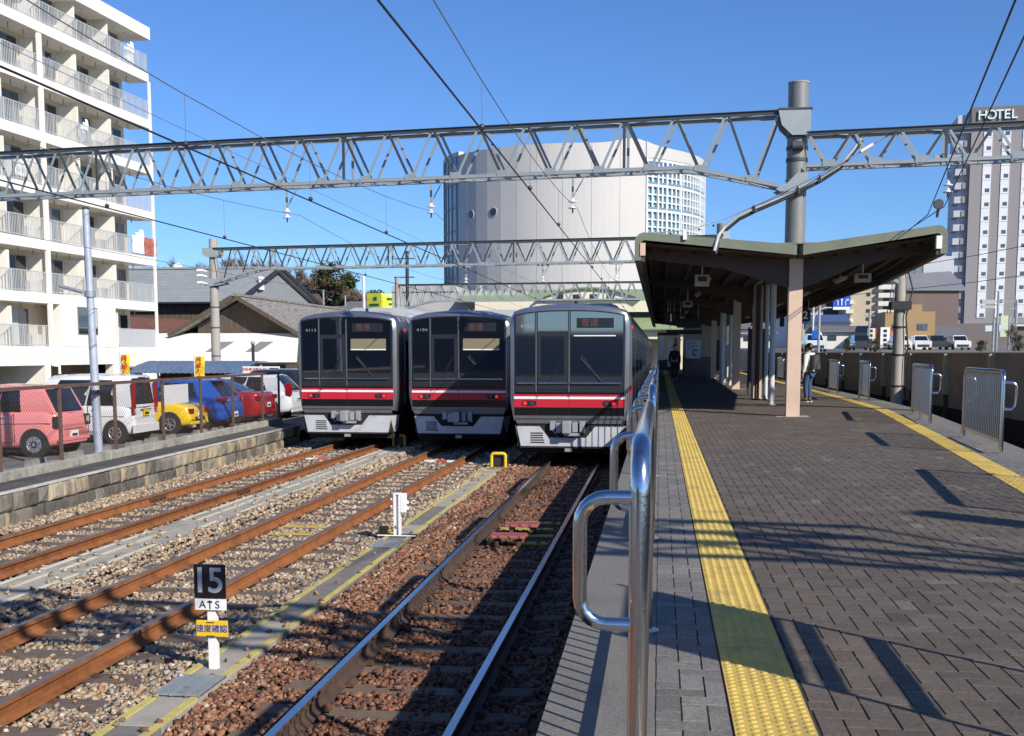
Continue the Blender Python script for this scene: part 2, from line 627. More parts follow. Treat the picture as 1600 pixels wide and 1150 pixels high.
rs = np.random.RandomState(11)
def ballast(name, x0f, x1, zones, mat, label):
    P, R, TI = [], [], []
    for (ya, yb, dens, r) in zones:
        n = int((x1 - x0f(0.5 * (ya + yb))) * (yb - ya) * dens)
        y = rs.uniform(ya, yb, n)
        xa = x0f(y)
        x = xa + (x1 - xa) * rs.uniform(0, 1, n)
        z = np.full(n, -1.236) + rs.uniform(-0.015, 0.02, n)
        keep = np.ones(n, bool)
        for c in (TR1, TR2, TR3):
            for s in (-1, 1):
                keep &= np.abs(x - (c + s * G2)) > 0.075
            d = np.abs(x - c)
            z += np.where((d > 1.15) & (d < 1.75), 0.045, 0.0)
            if c in SL:
                sy = np.sort(np.array(SL[c]))
                i = np.clip(np.searchsorted(sy, y), 1, len(sy) - 1)
                dy = np.minimum(np.abs(sy[i] - y), np.abs(sy[i - 1] - y))
                on = (dy < 0.118) & (d < 1.06)
                keep &= ~(on & (rs.uniform(0, 1, n) > 0.03))
                z = np.where(on, -1.195, z)
        for k in (0, 1):
            hw = TROUGHS[k][1]
            tx = trough_x(k, y)
            keep &= ~((np.abs(x - tx) < hw) & (rs.uniform(0, 1, n) > 0.012))
            z = np.where(np.abs(x - tx) < hw, -1.125, z)
        P.append(np.stack([x, y, z], 1)[keep])
        TI.append(rs.uniform(0, 1, keep.sum()) * np.where(np.abs(P[-1][:, 0] - TR1) < 0.78, 0.42, np.where(np.abs(P[-1][:, 0] - TR1) < 1.1, 0.8, 1.0)))  # darker around the platform rails: brake dust plus platform shade put into the tint
        R.append(np.full(keep.sum(), r) * rs.uniform(0.55, 1.25, keep.sum()))
    P, R = np.concatenate(P), np.concatenate(R)
    n = len(P)
    v, f = ico()
    nv = len(v)
    q = rs.normal(size=(n, 4))
    q /= np.linalg.norm(q, axis=1, keepdims=True)
    w, a, b, c = q.T
    RM = np.stack([1 - 2 * (b * b + c * c), 2 * (a * b - c * w), 2 * (a * c + b * w), 2 * (a * b + c * w), 1 - 2 * (a * a + c * c), 2 * (b * c - a * w), 2 * (a * c - b * w), 2 * (b * c + a * w), 1 - 2 * (a * a + b * b)], 1).reshape(n, 3, 3)
    sc = rs.uniform(0.6, 1.25, (n, 1, 3))
    V = (v[None] + rs.uniform(-0.22, 0.22, (n, nv, 3))) * sc * (1 + rs.uniform(-0.42, 0.32, (n, nv, 1)))
    V = np.einsum('nij,nkj->nki', RM, V)
    V[:, :, 2] *= 0.8
    V = V * R[:, None, None] + P[:, None, :]
    F = (f[None] + (np.arange(n) * nv)[:, None, None]).reshape(-1, 3)
    me = bpy.data.meshes.new(name)
    me.vertices.add(n * nv)
    me.vertices.foreach_set('co', V.astype(np.float32).ravel())
    nf = len(F)
    me.loops.add(nf * 3)
    me.loops.foreach_set('vertex_index', F.astype(np.int32).ravel())
    me.polygons.add(nf)
    me.polygons.foreach_set('loop_start', np.arange(0, nf * 3, 3, dtype=np.int32))
    me.update(calc_edges=True)
    at = me.attributes.new('tint', 'FLOAT', 'POINT')
    at.data.foreach_set('value', np.repeat(np.concatenate(TI), nv).astype(np.float32))
    me.materials.append(mat)
    o = bpy.data.objects.new(name, me)
    COL.objects.link(o)
    return tag(o, label, kind='stuff')

mt_stone_b = M_tint('tan_ballast', [(0.0, (0.11, 0.085, 0.065)), (0.2, (0.25, 0.2, 0.15)), (0.4, (0.36, 0.275, 0.185)), (0.55, (0.36, 0.21, 0.10)), (0.7, (0.42, 0.32, 0.21)), (0.88, (0.33, 0.28, 0.225)), (1.0, (0.60, 0.53, 0.42))], 0.9, 0.3, 40, 0.15)
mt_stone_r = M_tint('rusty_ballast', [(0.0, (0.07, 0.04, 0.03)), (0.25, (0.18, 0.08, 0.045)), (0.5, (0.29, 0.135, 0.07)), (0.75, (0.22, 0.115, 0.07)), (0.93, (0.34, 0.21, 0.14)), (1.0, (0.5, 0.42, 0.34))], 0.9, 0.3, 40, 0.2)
Z_ = [(4.5, 10, 1250, 0.027), (10, 16, 950, 0.030), (16, 24, 560, 0.036), (24, 33, 260, 0.05)]
ballast('tan_ballast', lambda y: -9.05 - 0.04 * y + 0.04, -3.52, Z_, mt_stone_b, 'tan and grey ballast stones around the two rusty sidings')
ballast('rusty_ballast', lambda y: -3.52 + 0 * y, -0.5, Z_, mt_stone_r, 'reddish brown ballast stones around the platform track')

# ------------------------------------------------------------------ cable trough walkways
mt_lid = M('trough_lid_concrete', (0.36, 0.33, 0.275), 0.9, 0, 0.15, 4, 0.2, 70, dark=(0.14, 0.13, 0.11), dscale=2.5, damt=0.6)
mt_lid2 = M('dark_trough_lid', (0.18, 0.165, 0.145), 0.9, 0, 0.2, 4, 0.2, 70)
mt_line = M('worn_yellow_line', (0.52, 0.44, 0.12), 0.8, 0, 0.18, 7, 0, None, dark=(0.3, 0.28, 0.22), dscale=6, damt=0.8)
mt_wline = M('worn_cream_line', (0.6, 0.57, 0.42), 0.8, 0, 0.12, 7, 0, None, dark=(0.3, 0.29, 0.25), dscale=4, damt=0.7)
t = thing('cable_trough', 'narrow concrete cable trough with yellow edge lines beside the platform track', 'cable trough', (-3.52, 4, -1.2))
y = 4.0
while y < 34:
    x = trough_x(0, y + 0.5)
    b = MB()
    b.box(x - 0.19, x + 0.19, y, y + 0.985, -1.30, -1.14 + random.uniform(-0.004, 0.004))
    o = b.build('lid', mt_lid if random.random() < 0.45 else mt_lid2, t, bevel=0.006)
    for s in (-1, 1):
        b = MB()
        xs = x + s * 0.155
        b.box(xs - 0.03, xs + 0.03, y + (0.005 if random.random() < 0.7 else 0.12), y + 0.98, -1.2, -1.1325)
        lo = b.build('edge_line', mt_line, o)
    y += 1.0
t = thing('cable_trough', 'wide pale concrete cable trough with worn cream lines between the two sidings', 'cable trough', (-6.88, 4, -1.2))
y = 6.0
while y < 36:
    for s in (-1, 1):
        b = MB()
        b.box(-6.88 + (0 if s > 0 else -0.33), -6.88 + (0.33 if s > 0 else -0.004), y, y + 0.985, -1.30, -1.145 + random.uniform(-0.004, 0.004))
        o = b.build('lid', mt_lid, t, bevel=0.006)
        for xx in ((-6.62,) if s > 0 else (-7.18, -6.95)):
            if random.random() < 0.88:
                b = MB()
                b.box(xx - 0.028, xx + 0.028, y + random.uniform(0, 0.15), y + random.uniform(0.85, 0.98), -1.2, -1.1375)
                b.build('edge_line', mt_wline, o)
    y += 1.0
# steel grating on the narrow trough, in front of the 15 sign
t = thing('drain_grating', 'steel bar grating lying on the trough at the foot of the 15 sign', 'grating', (-3.5, 7.85, -1.13))
b = MB()
for i in range(18):
    y = 7.62 + i * 0.028
    b.box(-3.68, -3.32, y, y + 0.012, -1.128, -1.112)
for x in (-3.68, -3.56, -3.44, -3.335):
    b.box(x, x + 0.015, 7.61, 8.12, -1.130, -1.110)
b.build('bars', mt_galv, t)
t = thing('drain_grating', 'steel bar grating on the trough under the white trackside device', 'grating', (-3.55, 14.3, -1.13))
b = MB()
for i in range(16):
    y = 13.95 + i * 0.03
    b.box(-3.7, -3.36, y, y + 0.012, -1.128, -1.112)
for x in (-3.7, -3.58, -3.47, -3.375):
    b.box(x, x + 0.015, 13.94, 14.42, -1.130, -1.110)
b.build('bars', mt_galv, t)

# ------------------------------------------------------------------ platform
mt_pave = M_brick('brown_pavers', (0.095, 0.078, 0.074), (0.125, 0.103, 0.096), (0.018, 0.016, 0.015), 0.1, 0.2, 0.0045, 0.75, bump=0.8, noise=0.28)
mt_pave_g = M_brick('grey_pavers', (0.14, 0.135, 0.13), (0.19, 0.183, 0.175), (0.03, 0.028, 0.026), 0.2, 0.1, 0.005, 0.85, bump=0.8, noise=0.28)
mt_edge = M('platform_edge_concrete', (0.19, 0.18, 0.163), 0.9, 0, 0.3, 60, 0.5, 220, dark=(0.08, 0.075, 0.07), dscale=1.5, damt=0.5)
mt_face = M('platform_face', (0.16, 0.15, 0.14), 0.9, 0, 0.25, 2, 0.3, 30)
mt_pavebed = M('paving_joint_sand', (0.035, 0.031, 0.027), 0.95, 0, 0.3, 20)
RT = [(-20, 0.35), (0, 2.5), (12, 3.79), (20, 4.62), (28, 5.40), (34, 5.55), (44, 5.6), (60, 5.6), (140, 5.6)]
def RX(y): return interp(RT, y)          # centre line of the right tactile strip
b = MB()
ys = [-14, -6, -2, 0, 3, 6, 9, 12, 14, 16, 18, 20, 22, 24, 26, 28, 31, 34, 39, 44, 52, 60, 75, 90, 110]
for a, c in zip(ys, ys[1:]):
    A, C_ = RX(a), RX(c)
    def strip(x0a, x1a, x0c, x1c, m, z=0.0):
        b.face([(x0a, a, z), (x1a, a, z), (x1c, c, z), (x0c, c, z)], m)
    strip(-0.43, -0.0, -0.43, -0.0, 2)
    strip(-0.0, 0.29, -0.0, 0.29, 1)
    strip(0.29, A - 0.15, 0.29, C_ - 0.15, 0)
    strip(A - 0.15, A + 0.5, C_ - 0.15, C_ + 0.5, 1)
    strip(A + 0.5, A + 0.95, C_ + 0.5, C_ + 0.95, 2)
    b.face([(-0.43, a, 0), (-0.43, c, 0), (-0.43, c, -0.18), (-0.43, a, -0.18)], 2)
    b.face([(-0.43, a, -0.18), (-0.43, c, -0.18), (-0.30, c, -0.2), (-0.30, a, -0.2)], 3)
    b.face([(-0.30, a, -0.2), (-0.30, c, -0.2), (-0.30, c, -1.4), (-0.30, a, -1.4)], 3)
    b.face([(A + 0.95, a, 0), (C_ + 0.95, c, 0), (C_ + 0.95, c, -0.18), (A + 0.95, a, -0.18)], 2)
    b.face([(A + 0.95, a, -0.18), (C_ + 0.95, c, -0.18), (C_ + 0.85, c, -1.4), (A + 0.85, a, -1.4)], 3)
b.face([(-0.43, -14, 0), (RX(-14) + 0.95, -14, 0), (RX(-14) + 0.95, -14, -1.4), (-0.43, -14, -1.4)], 3)
tag(b.build('platform', [mt_pavebed, mt_pavebed, mt_edge, mt_face]), kind='structure')

mt_herr = M_tint('brown_paving_brick', [(0.0, (0.080, 0.063, 0.048)), (0.5, (0.106, 0.084, 0.065)), (0.9, (0.13, 0.104, 0.082)), (1.0, (0.17, 0.142, 0.115))], 0.82, 0.3, 70, 0.22)
mt_herrg = M_tint('grey_paving_brick', [(0.0, (0.12, 0.113, 0.103)), (0.5, (0.16, 0.15, 0.137)), (1.0, (0.205, 0.193, 0.177))], 0.85, 0.3, 70, 0.2)
for _m, _sc in ((mt_herr, 1), (mt_herrg, 1)):
    N_, L__ = _m.node_tree.nodes, _m.node_tree.links
    n_ = N_.new('ShaderNodeTexNoise'); n_.inputs['Scale'].default_value = 240
    t_ = N_.new('ShaderNodeTexCoord'); L__.new(t_.outputs['Object'], n_.inputs['Vector'])
    b_ = N_.new('ShaderNodeBump'); b_.inputs['Strength'].default_value = 0.5; b_.inputs['Distance'].default_value = 0.006
    L__.new(n_.outputs[0], b_.inputs['Height']); L__.new(b_.outputs[0], N_['Principled BSDF'].inputs['Normal'])
def herringbone(xl, xr, y0, y1, mat, name):
    w, g_, e, h = 0.101, 0.0017, 0.003, 0.0085
    V, F, T = [], [], []
    for bj in range(int(y0 / w) - 2, int(y1 / w) + 2):
        xa_, xb_ = xl(bj * w), xr(bj * w)
        for ai in range(int(xa_ / w) - 3, int(xb_ / w) + 3):
            k = (ai + bj) % 4
            if k == 0: x0, x1, ya, yb = ai * w, (ai + 2) * w, bj * w, (bj + 1) * w
            elif k == 2: x0, x1, ya, yb = ai * w, (ai + 1) * w, bj * w, (bj + 2) * w
            else: continue
            x0, x1, ya, yb = max(x0 + g_, xa_), min(x1 - g_, xb_), ya + g_, yb - g_
            if x1 - x0 < 0.015 or yb < y0 or ya > y1: continue
            dz = rs.uniform(-0.0012, 0.0012)
            tx, ty = rs.uniform(-0.0008, 0.0008, 2)
            o = len(V)
            V += [(x0, ya, 0.0005), (x1, ya, 0.0005), (x1, yb, 0.0005), (x0, yb, 0.0005),
                  (x0 + e, ya + e, h + dz - tx - ty), (x1 - e, ya + e, h + dz + tx - ty), (x1 - e, yb - e, h + dz + tx + ty), (x0 + e, yb - e, h + dz - tx + ty)]
            F += [(o + 4, o + 5, o + 6, o + 7), (o, o + 1, o + 5, o + 4), (o + 1, o + 2, o + 6, o + 5), (o + 2, o + 3, o + 7, o + 6), (o + 3, o, o + 4, o + 7)]
            T += [float(np.clip(rs.normal(0.5, 0.2), 0, 1))] * 8
    me = bpy.data.meshes.new(name)
    me.from_pydata(V, [], F)
    at = me.attributes.new('tint', 'FLOAT', 'POINT')
    at.data.foreach_set('value', T)
    me.materials.append(mat)
    o = bpy.data.objects.new(name, me)
    COL.objects.link(o)
    o.location.z = -0.004
    tag(o, kind='structure')
herringbone(lambda y: 0.598, lambda y: RX(y) - 0.152, 1.5, 50, mt_herr, 'brown_paving')
herringbone(lambda y: 0.0, lambda y: 0.284, 1.5, 40, mt_herrg, 'grey_paving')
herringbone(lambda y: RX(y) + 0.152, lambda y: RX(y) + 0.5, 4, 40, mt_herrg, 'grey_paving')

mt_tact = M('yellow_tactile_tile', (0.56, 0.40, 0.09), 0.65, 0, 0.14, 7, 0.08, 90, dark=(0.25, 0.19, 0.085), dscale=2.2, damt=0.9)
mt_tjoint = M('tactile_joint', (0.05, 0.04, 0.03), 0.9)
def tactile(name, cx, y0, n, rib_from, label):
    b = MB()
    nseg = 7
    for k in range(n):
        y = y0 + k * 0.302
        x = cx(y + 0.15)
        dx = cx(y + 0.302) - cx(y)
        z = 0.008 + random.uniform(0, 0.002)
        def T(u, v, w): return (x + (u - 0.0) + dx * (v / 0.302 - 0.5), y + v, w)
        g_ = 0.004
        b.add([T(-0.149, g_, -0.02), T(0.149, g_, -0.02), T(0.149, 0.302 - g_, -0.02), T(-0.149, 0.302 - g_, -0.02), T(-0.149, g_, z), T(0.149, g_, z), T(0.149, 0.302 - g_, z), T(-0.149, 0.302 - g_, z)],
              [(4, 5, 6, 7), (0, 1, 5, 4), (1, 2, 6, 5), (2, 3, 7, 6), (3, 0, 4, 7)])
        ns = nseg if k < rib_from else 5
        for i in range(6):
            for j in range(6):
                u = -0.125 + i * 0.05
                v = 0.026 + j * 0.05
                r0, r1 = 0.0175, 0.011
                A = [T(u + r0 * math.cos(6.2832 * q / ns), v + r0 * math.sin(6.2832 * q / ns), z) for q in range(ns)]
                B = [T(u + r1 * math.cos(6.2832 * q / ns), v + r1 * math.sin(6.2832 * q / ns), z + 0.0055) for q in range(ns)]
                b.add(A + B, [(q, (q + 1) % ns, ns + (q + 1) % ns, ns + q) for q in range(ns)] + [tuple(range(ns, 2 * ns))])
    o = b.build(name, mt_tact)
    return tag(o, label, kind='structure')
tactile('tactile_paving', lambda y: 0.44, 1.0, 290, 60, None)
tactile('tactile_paving', lambda y: RX(y), 4.0, 280, 20, None)
for (x0, x1) in ((0.284, 0.2905), (0.5895, 0.5975)):
    b = MB()
    b.box(x0, x1, 1.0, 90, -0.02, 0.0035)
    tag(b.build('paving_joint', mt_tjoint), kind='structure')

# ------------------------------------------------------------------ stainless barriers along both edges
def barrier(p0, p1, side, label, group):
    """p0 near foot, p1 far foot; side -1: grab handles stick out to the left, +1: to the right"""
    p0, p1 = Vector((p0[0], p0[1], 0)), Vector((p1[0], p1[1], 0))
    L_ = (p1 - p0).length
    d = (p1 - p0) / L_
    n = Vector((d.y, -d.x, 0)) * side
    t = thing('platform_barrier', label, 'barrier', p0, group)
    W = lambda u, z, o=0.0: tuple(p0 + d * u + n * o + Vector((0, 0, z)))
    R_ = 0.13
    pts = [W(0, 0.0), W(0, 1.13 - R_)] + arc((R_, 1.13 - R_), R_, math.pi, math.pi / 2, 6, lambda a, c: W(a, c))[1:]
    pts += arc((L_ - R_, 1.13 - R_), R_, math.pi / 2, 0, 6, lambda a, c: W(a, c)) + [W(L_, 0.0)]
    b = MB()
    b.tube(pts, 0.030, 16)
    b.build('top_rail', mt_steel, t, smooth=50)
    b = MB()
    b.bar(W(0.0, 0.17), W(L_, 0.17), 0.016, 0.04)
    b.build('bottom_rail', mt_steel_dull, t, bevel=0.004)
    b = MB()
    b.bar(W(0.03, 1.075), W(L_ - 0.03, 1.075), 0.016, 0.03)
    b.build('upper_rail', mt_steel_dull, t)
    m = max(1, int(L_ / 0.125))
    for i in range(1, m):
        u = L_ * i / m
        b = MB()
        b.cyl(W(u, 0.18), W(u, 1.07), 0.009, n=6)
        b.build('baluster', mt_steel_dull, t, smooth=60)
    if L_ > 3.5:
        b = MB()
        b.cyl(W(L_ / 2, 0), W(L_ / 2, 1.1), 0.024, n=12)
        b.build('middle_post', mt_steel_dull, t, smooth=50)
    for u in (0.0, L_):
        r = 0.075
        hp = [W(u, 0.985, 0.0), W(u, 0.985, 0.09)] + arc((0.168 - r, 0.985 - r), r, math.pi / 2, 0, 5, lambda a, c: W(u, c, a))[0:]
        hp += arc((0.168 - r, 0.62 + r), r, 0, -math.pi / 2, 5, lambda a, c: W(u, c, a)) + [W(u, 0.62, 0.0)]
        b = MB()
        b.tube(hp, 0.0205, 12)
        b.build('grab_handle', mt_steel, t, smooth=50)
        b = MB()
        b.cyl(W(u, 0.0), W(u, 0.012), 0.065, n=14)
        b.build('foot_plate', mt_steel_dull, t, smooth=40)
    return t
LB = [(3.12, 5.5), (8.3, 10.2), (12.6, 14.9), (17.8, 20.4), (23.2, 25.6), (28.4, 31)]
lab = ['mirror-bright steel barrier nearest the camera on the left platform edge', 'second steel barrier along the left platform edge', 'third steel barrier along the left platform edge',
       'fourth steel barrier on the left edge, just before the nearest train', 'fifth steel barrier on the left edge, beside the nearest train', 'farthest steel barrier on the left edge, in the canopy shade']
for (a, c), l in zip(LB, lab):
    barrier((-0.05, a), (-0.05, c), -1, l, 'steel barriers on the left platform edge')
RB = [((4.40, 12.6), (4.0, 9.3), 'x'), ((4.66, 15.94), (4.92, 18.87), 'large slatted steel barrier nearest on the right platform edge'), ((5.19, 22.3), (5.63, 25.9), 'second slatted steel barrier along the right platform edge'),
      ((5.88, 32.5), (6.02, 34.9), 'third steel barrier on the right edge, beyond the concrete pole'), ((5.98, 38.7), (6.04, 41.2), 'fourth steel barrier on the right edge'), ((6.02, 46), (6.04, 49.5), 'fifth steel barrier on the right edge, beside the backpack'),
      ((6.04, 56), (6.04, 59), 'farthest steel barrier along the right platform edge')]
for a, c, l in RB:
    if l == 'x':
        a, c = c, a
        l = 'steel barrier on the right platform edge just outside the view'
    barrier(a, c, 1, l, 'steel barriers on the right platform edge')
# ------------------------------------------------------------------ trackside signs and devices
def disc_text(*a, **k): return text(*a, **k)
FR = (rad(90), 0, 0)                       # faces -Y
mt_num = M('silver_numeral', (0.5, 0.53, 0.56), 0.4, 0.1, 0.06, 10)
mt_blue_txt = M('blue_lettering', (0.015, 0.06, 0.42), 0.5, 0, 0)
mt_black_txt = M('black_lettering', (0.02, 0.02, 0.025), 0.5, 0, 0)
mt_red_txt = M('red_lettering', (0.55, 0.02, 0.03), 0.5, 0, 0)
mt_plate_y = M('yellow_sign_plate', (0.8, 0.52, 0.02), 0.45, 0, 0.04, 5)
sx, sy = -3.535, 8.4
t = thing('speed_sign', 'white post with black 15 plate, ATS plate and yellow plate in the ballast', 'track sign', (sx, sy, -1.2))
b = MB(); b.box(sx - 0.035, sx + 0.035, sy - 0.03, sy + 0.03, -1.25, -0.5)
b.build('post', mt_white, t, bevel=0.004)
b = MB(); b.box(sx - 0.13, sx + 0.13, sy - 0.05, sy - 0.035, -0.56, -0.285)
o = b.build('number_plate', mt_black_gloss, t, bevel=0.003)
text('numeral_one', 'I', 0.285, mt_num, o, (sx - 0.078, sy - 0.054, -0.422), FR, 0.002, bold=0.004)
text('numeral_five', '5', 0.285, mt_num, o, (sx + 0.052, sy - 0.054, -0.422), FR, 0.002, bold=0.0035)
b = MB(); b.box(sx - 0.128, sx + 0.132, sy - 0.05, sy - 0.035, -0.655, -0.565)
o = b.build('letter_plate', mt_white, t, bevel=0.002)
text('letters', 'A', 0.088, mt_black_txt, o, (sx - 0.062, sy - 0.053, -0.612), FR, 0.001)
text('letters', 'S', 0.088, mt_black_txt, o, (sx + 0.062, sy - 0.053, -0.612), FR, 0.001)
b = MB()
b.box(sx - 0.004, sx + 0.004, sy - 0.0545, sy - 0.052, -0.645, -0.575)
b.prism([(sx - 0.022, sy - 0.0555, -0.592), (sx + 0.022, sy - 0.0555, -0.592), (sx + 0.022, sy - 0.0555, -0.585), (sx, sy - 0.0555, -0.574), (sx - 0.022, sy - 0.0555, -0.585)], (0, 0.002, 0))
b.build('arrow_mark', mt_black_txt, o)
b = MB(); b.box(sx - 0.12, sx + 0.14, sy - 0.052, sy - 0.036, -0.87, -0.74)
o = b.build('notice_plate', mt_plate_y, t, bevel=0.002)
text('lettering', '速度確認', 0.066, mt_blue_txt, o, (sx + 0.01, sy - 0.055, -0.808), FR, 0.001, bold=0.0004)
b = MB(); b.box(sx - 0.035, sx + 0.03, sy - 0.056, sy - 0.052, -0.758, -0.752)
b.build('clip_band', mt_black, o)
b = MB(); b.box(sx - 0.035, sx + 0.03, sy - 0.056, sy - 0.052, -0.868, -0.862)
b.build('clip_band', mt_black, o)

# white trackside detector post
px_, py_ = -3.56, 14.9
t = thing('trackside_detector', 'small white steel post with box and bolts standing on the trough', 'track device', (px_, py_, -1.14))
b = MB(); b.box(px_ - 0.28, px_ + 0.26, py_ - 0.06, py_ + 0.06, -1.14, -1.11)
b.build('base_plate', mt_dark, t)
b = MB(); b.box(px_ - 0.28, px_ + 0.26, py_ - 0.066, py_ - 0.061, -1.125, -1.108)
b.build('base_edge', mt_white, t)
b = MB()
for (a, c) in ((-0.05, -0.015), (0.02, 0.045)):
    b.box(px_ + a, px_ + c, py_ - 0.06, py_ + 0.03, -1.11, -0.55)
b.box(px_ - 0.0148, px_ + 0.0198, py_ + 0.0, py_ + 0.028, -1.11, -0.55)
b.box(px_ - 0.055, px_ + 0.05, py_ - 0.062, py_ + 0.032, -0.55, -0.53)
b.build('channel_post', mt_white, t, bevel=0.003)
b = MB(); b.box(px_ + 0.047, px_ + 0.125, py_ - 0.05, py_ + 0.04, -0.80, -0.535)
o = b.build('detector_box', mt_white, t, bevel=0.012)
for z in (-0.66, -0.745):
    b = MB(); b.box(px_ + 0.126, px_ + 0.155, py_ - 0.03, py_ + 0.02, z - 0.02, z + 0.02)
    b.build('terminal', mt_white, o, bevel=0.004)
for z in (-0.62, -0.72):
    b = MB(); b.cyl((px_ - 0.056, py_ - 0.03, z), (px_ - 0.09, py_ - 0.03, z), 0.018, n=10)
    b.build('bolt', mt_white, t, smooth=40)
b = MB(); b.cyl((px_, py_ - 0.062, -0.985), (px_, py_ - 0.08, -0.985), 0.022, n=8)
b.build('bolt', mt_galv, t)
b = MB(); b.box(px_ - 0.26, px_ - 0.14, py_ - 0.04, py_ + 0.05, -1.11, -1.0)
b.build('cable_gland', mt_black, t, bevel=0.012)
b = MB(); b.tube([(px_ - 0.14, py_, -1.07), (px_ - 0.09, py_ - 0.01, -1.05), (px_ - 0.04, py_, -1.08)], 0.012, 8)
b.build('yellow_hose', mt_yellow, t, smooth=50)

# yellow hoop guards at the ends of the troughs
def hoop(x, y, label):
    t = thing('hoop_guard', label, 'hoop guard', (x, y, -1.14), 'yellow hoop guards')
    b = MB()
    w, h, r = 0.155, 0.30, 0.06
    f = lambda a, c: (x + a, y, -1.14 + c)
    pts = [f(-w, 0), f(-w, h - r)] + arc((-w + r, h - r), r, math.pi, math.pi / 2, 4, f)[1:] + arc((w - r, h - r), r, math.pi / 2, 0, 4, f) + [f(w, 0)]
    b.tube(pts, 0.036, 8)
    b.build('hoop', mt_yellow, t, smooth=50)
    b = MB(); b.box(x - 0.13, x + 0.19, y + 0.05, y + 0.32, -1.14, -0.87)
    b.build('shroud', mt_yellow if False else mt_dark, t, bevel=0.03)
    return t
hoop(-3.53, 24.4, 'yellow hoop guard at the end of the narrow trough by the nearest train')
hoop(-6.99, 29.5, 'yellow hoop guard between the middle and the left train')

mt_pink = M('faded_red_beacon', (0.36, 0.1, 0.085), 0.7, 0, 0.15, 8, dark=(0.2, 0.13, 0.1), dscale=6, damt=0.6)
for (x, y, l) in ((-1.93, 15.75, 'faded red track beacon farther along between the platform rails'), (-2.0, 14.75, 'faded red track beacon nearer the camera between the platform rails')):
    t = thing('track_beacon', l, 'track beacon', (x, y, -1.2), 'red track beacons')
    b = MB(); b.box(x - 0.24, x + 0.24, y - 0.17, y + 0.17, -1.09, -1.05)
    b.build('cover', mt_pink, t, bevel=0.015)
    for s in (-1, 1):
        b = MB(); b.box(x + s * 0.15 - 0.03, x + s * 0.15 + 0.03, y - 0.12, y + 0.12, -1.2, -1.09)
        b.build('bracket', mt_rail_used, t)

mt_stripe_r = M('red_marker', (0.55, 0.06, 0.04), 0.6, 0, 0.1, 8)
for (cx, y, l) in ((TR3, 26.2, 'red and white marker bar lying between the rails of the left siding'), (TR2, 26.0, 'red and white marker bar between the rails of the middle siding')):
    t = thing('track_marker', l, 'track marker', (cx, y, -1.2), 'red and white marker bars')
    for i, (a, c, mm) in enumerate(((-0.42, -0.14, mt_white), (-0.137, 0.137, mt_stripe_r), (0.14, 0.42, mt_white))):
        b = MB(); b.box(cx + a, cx + c, y - 0.1, y + 0.1, -1.2, -1.165)
        b.build(('white_block', 'red_block', 'white_block')[i], mm, t, bevel=0.004)

# small rail joint boxes on the left siding
for (x, y, l) in ((TR3 - G2, 18.3, 'rusty joint bars on the rail nearest the stone wall'), (TR3 + G2, 19.4, 'rusty joint bars on the right rail of the left siding')):
    t = thing('rail_joint', l, 'rail joint', (x, y, -1.15), 'rail joints')
    for s in (-1, 1):
        b = MB(); b.box(x + s * 0.025 - 0.014, x + s * 0.025 + 0.014, y - 0.3, y + 0.3, -1.185, -1.095)
        o = b.build('joint_bar', mt_clip, t, bevel=0.006)
        for q in (-0.22, -0.08, 0.08, 0.22):
            b = MB(); b.cyl((x + s * 0.04, y + q, -1.14), (x + s * 0.07, y + q, -1.14), 0.02, n=6)
            b.build('bolt', mt_clip, o)

# ------------------------------------------------------------------ retaining wall, kerb, chain link fence, lamp pole
STONES = [M('wall_stone_' + n, c, 0.92, 0, 0.35, 2.6, 1.0, 12, dark=(0.06, 0.056, 0.05), dscale=2.2, damt=0.95, stretch=(1, 1.9, 0.45))
          for n, c in (('tan', (0.31, 0.25, 0.165)), ('pale', (0.36, 0.31, 0.22)), ('grey', (0.19, 0.172, 0.14)), ('stained', (0.10, 0.092, 0.078)))]
mt_mortar = M('wall_mortar', (0.11, 0.10, 0.085), 0.95, 0, 0.3, 6, 0.5, 30)
t = thing('stone_retaining_wall', 'low retaining wall of weathered tan stone blocks beside the sidings', 'wall', (WX(18), 18, -1.25))
b = MB()
Y0, Y1 = 6.0, 31.0
b.prism([(WX(Y0) - 0.03, Y0, -1.4), (WX(Y0) - 0.03, Y0, -0.70), (WX(Y0) - 0.5, Y0, -0.70), (WX(Y0) - 0.5, Y0, -1.4)], (WX(Y1) - WX(Y0), Y1 - Y0, 0))
b.build('backing', mt_mortar, t)
b = MB()
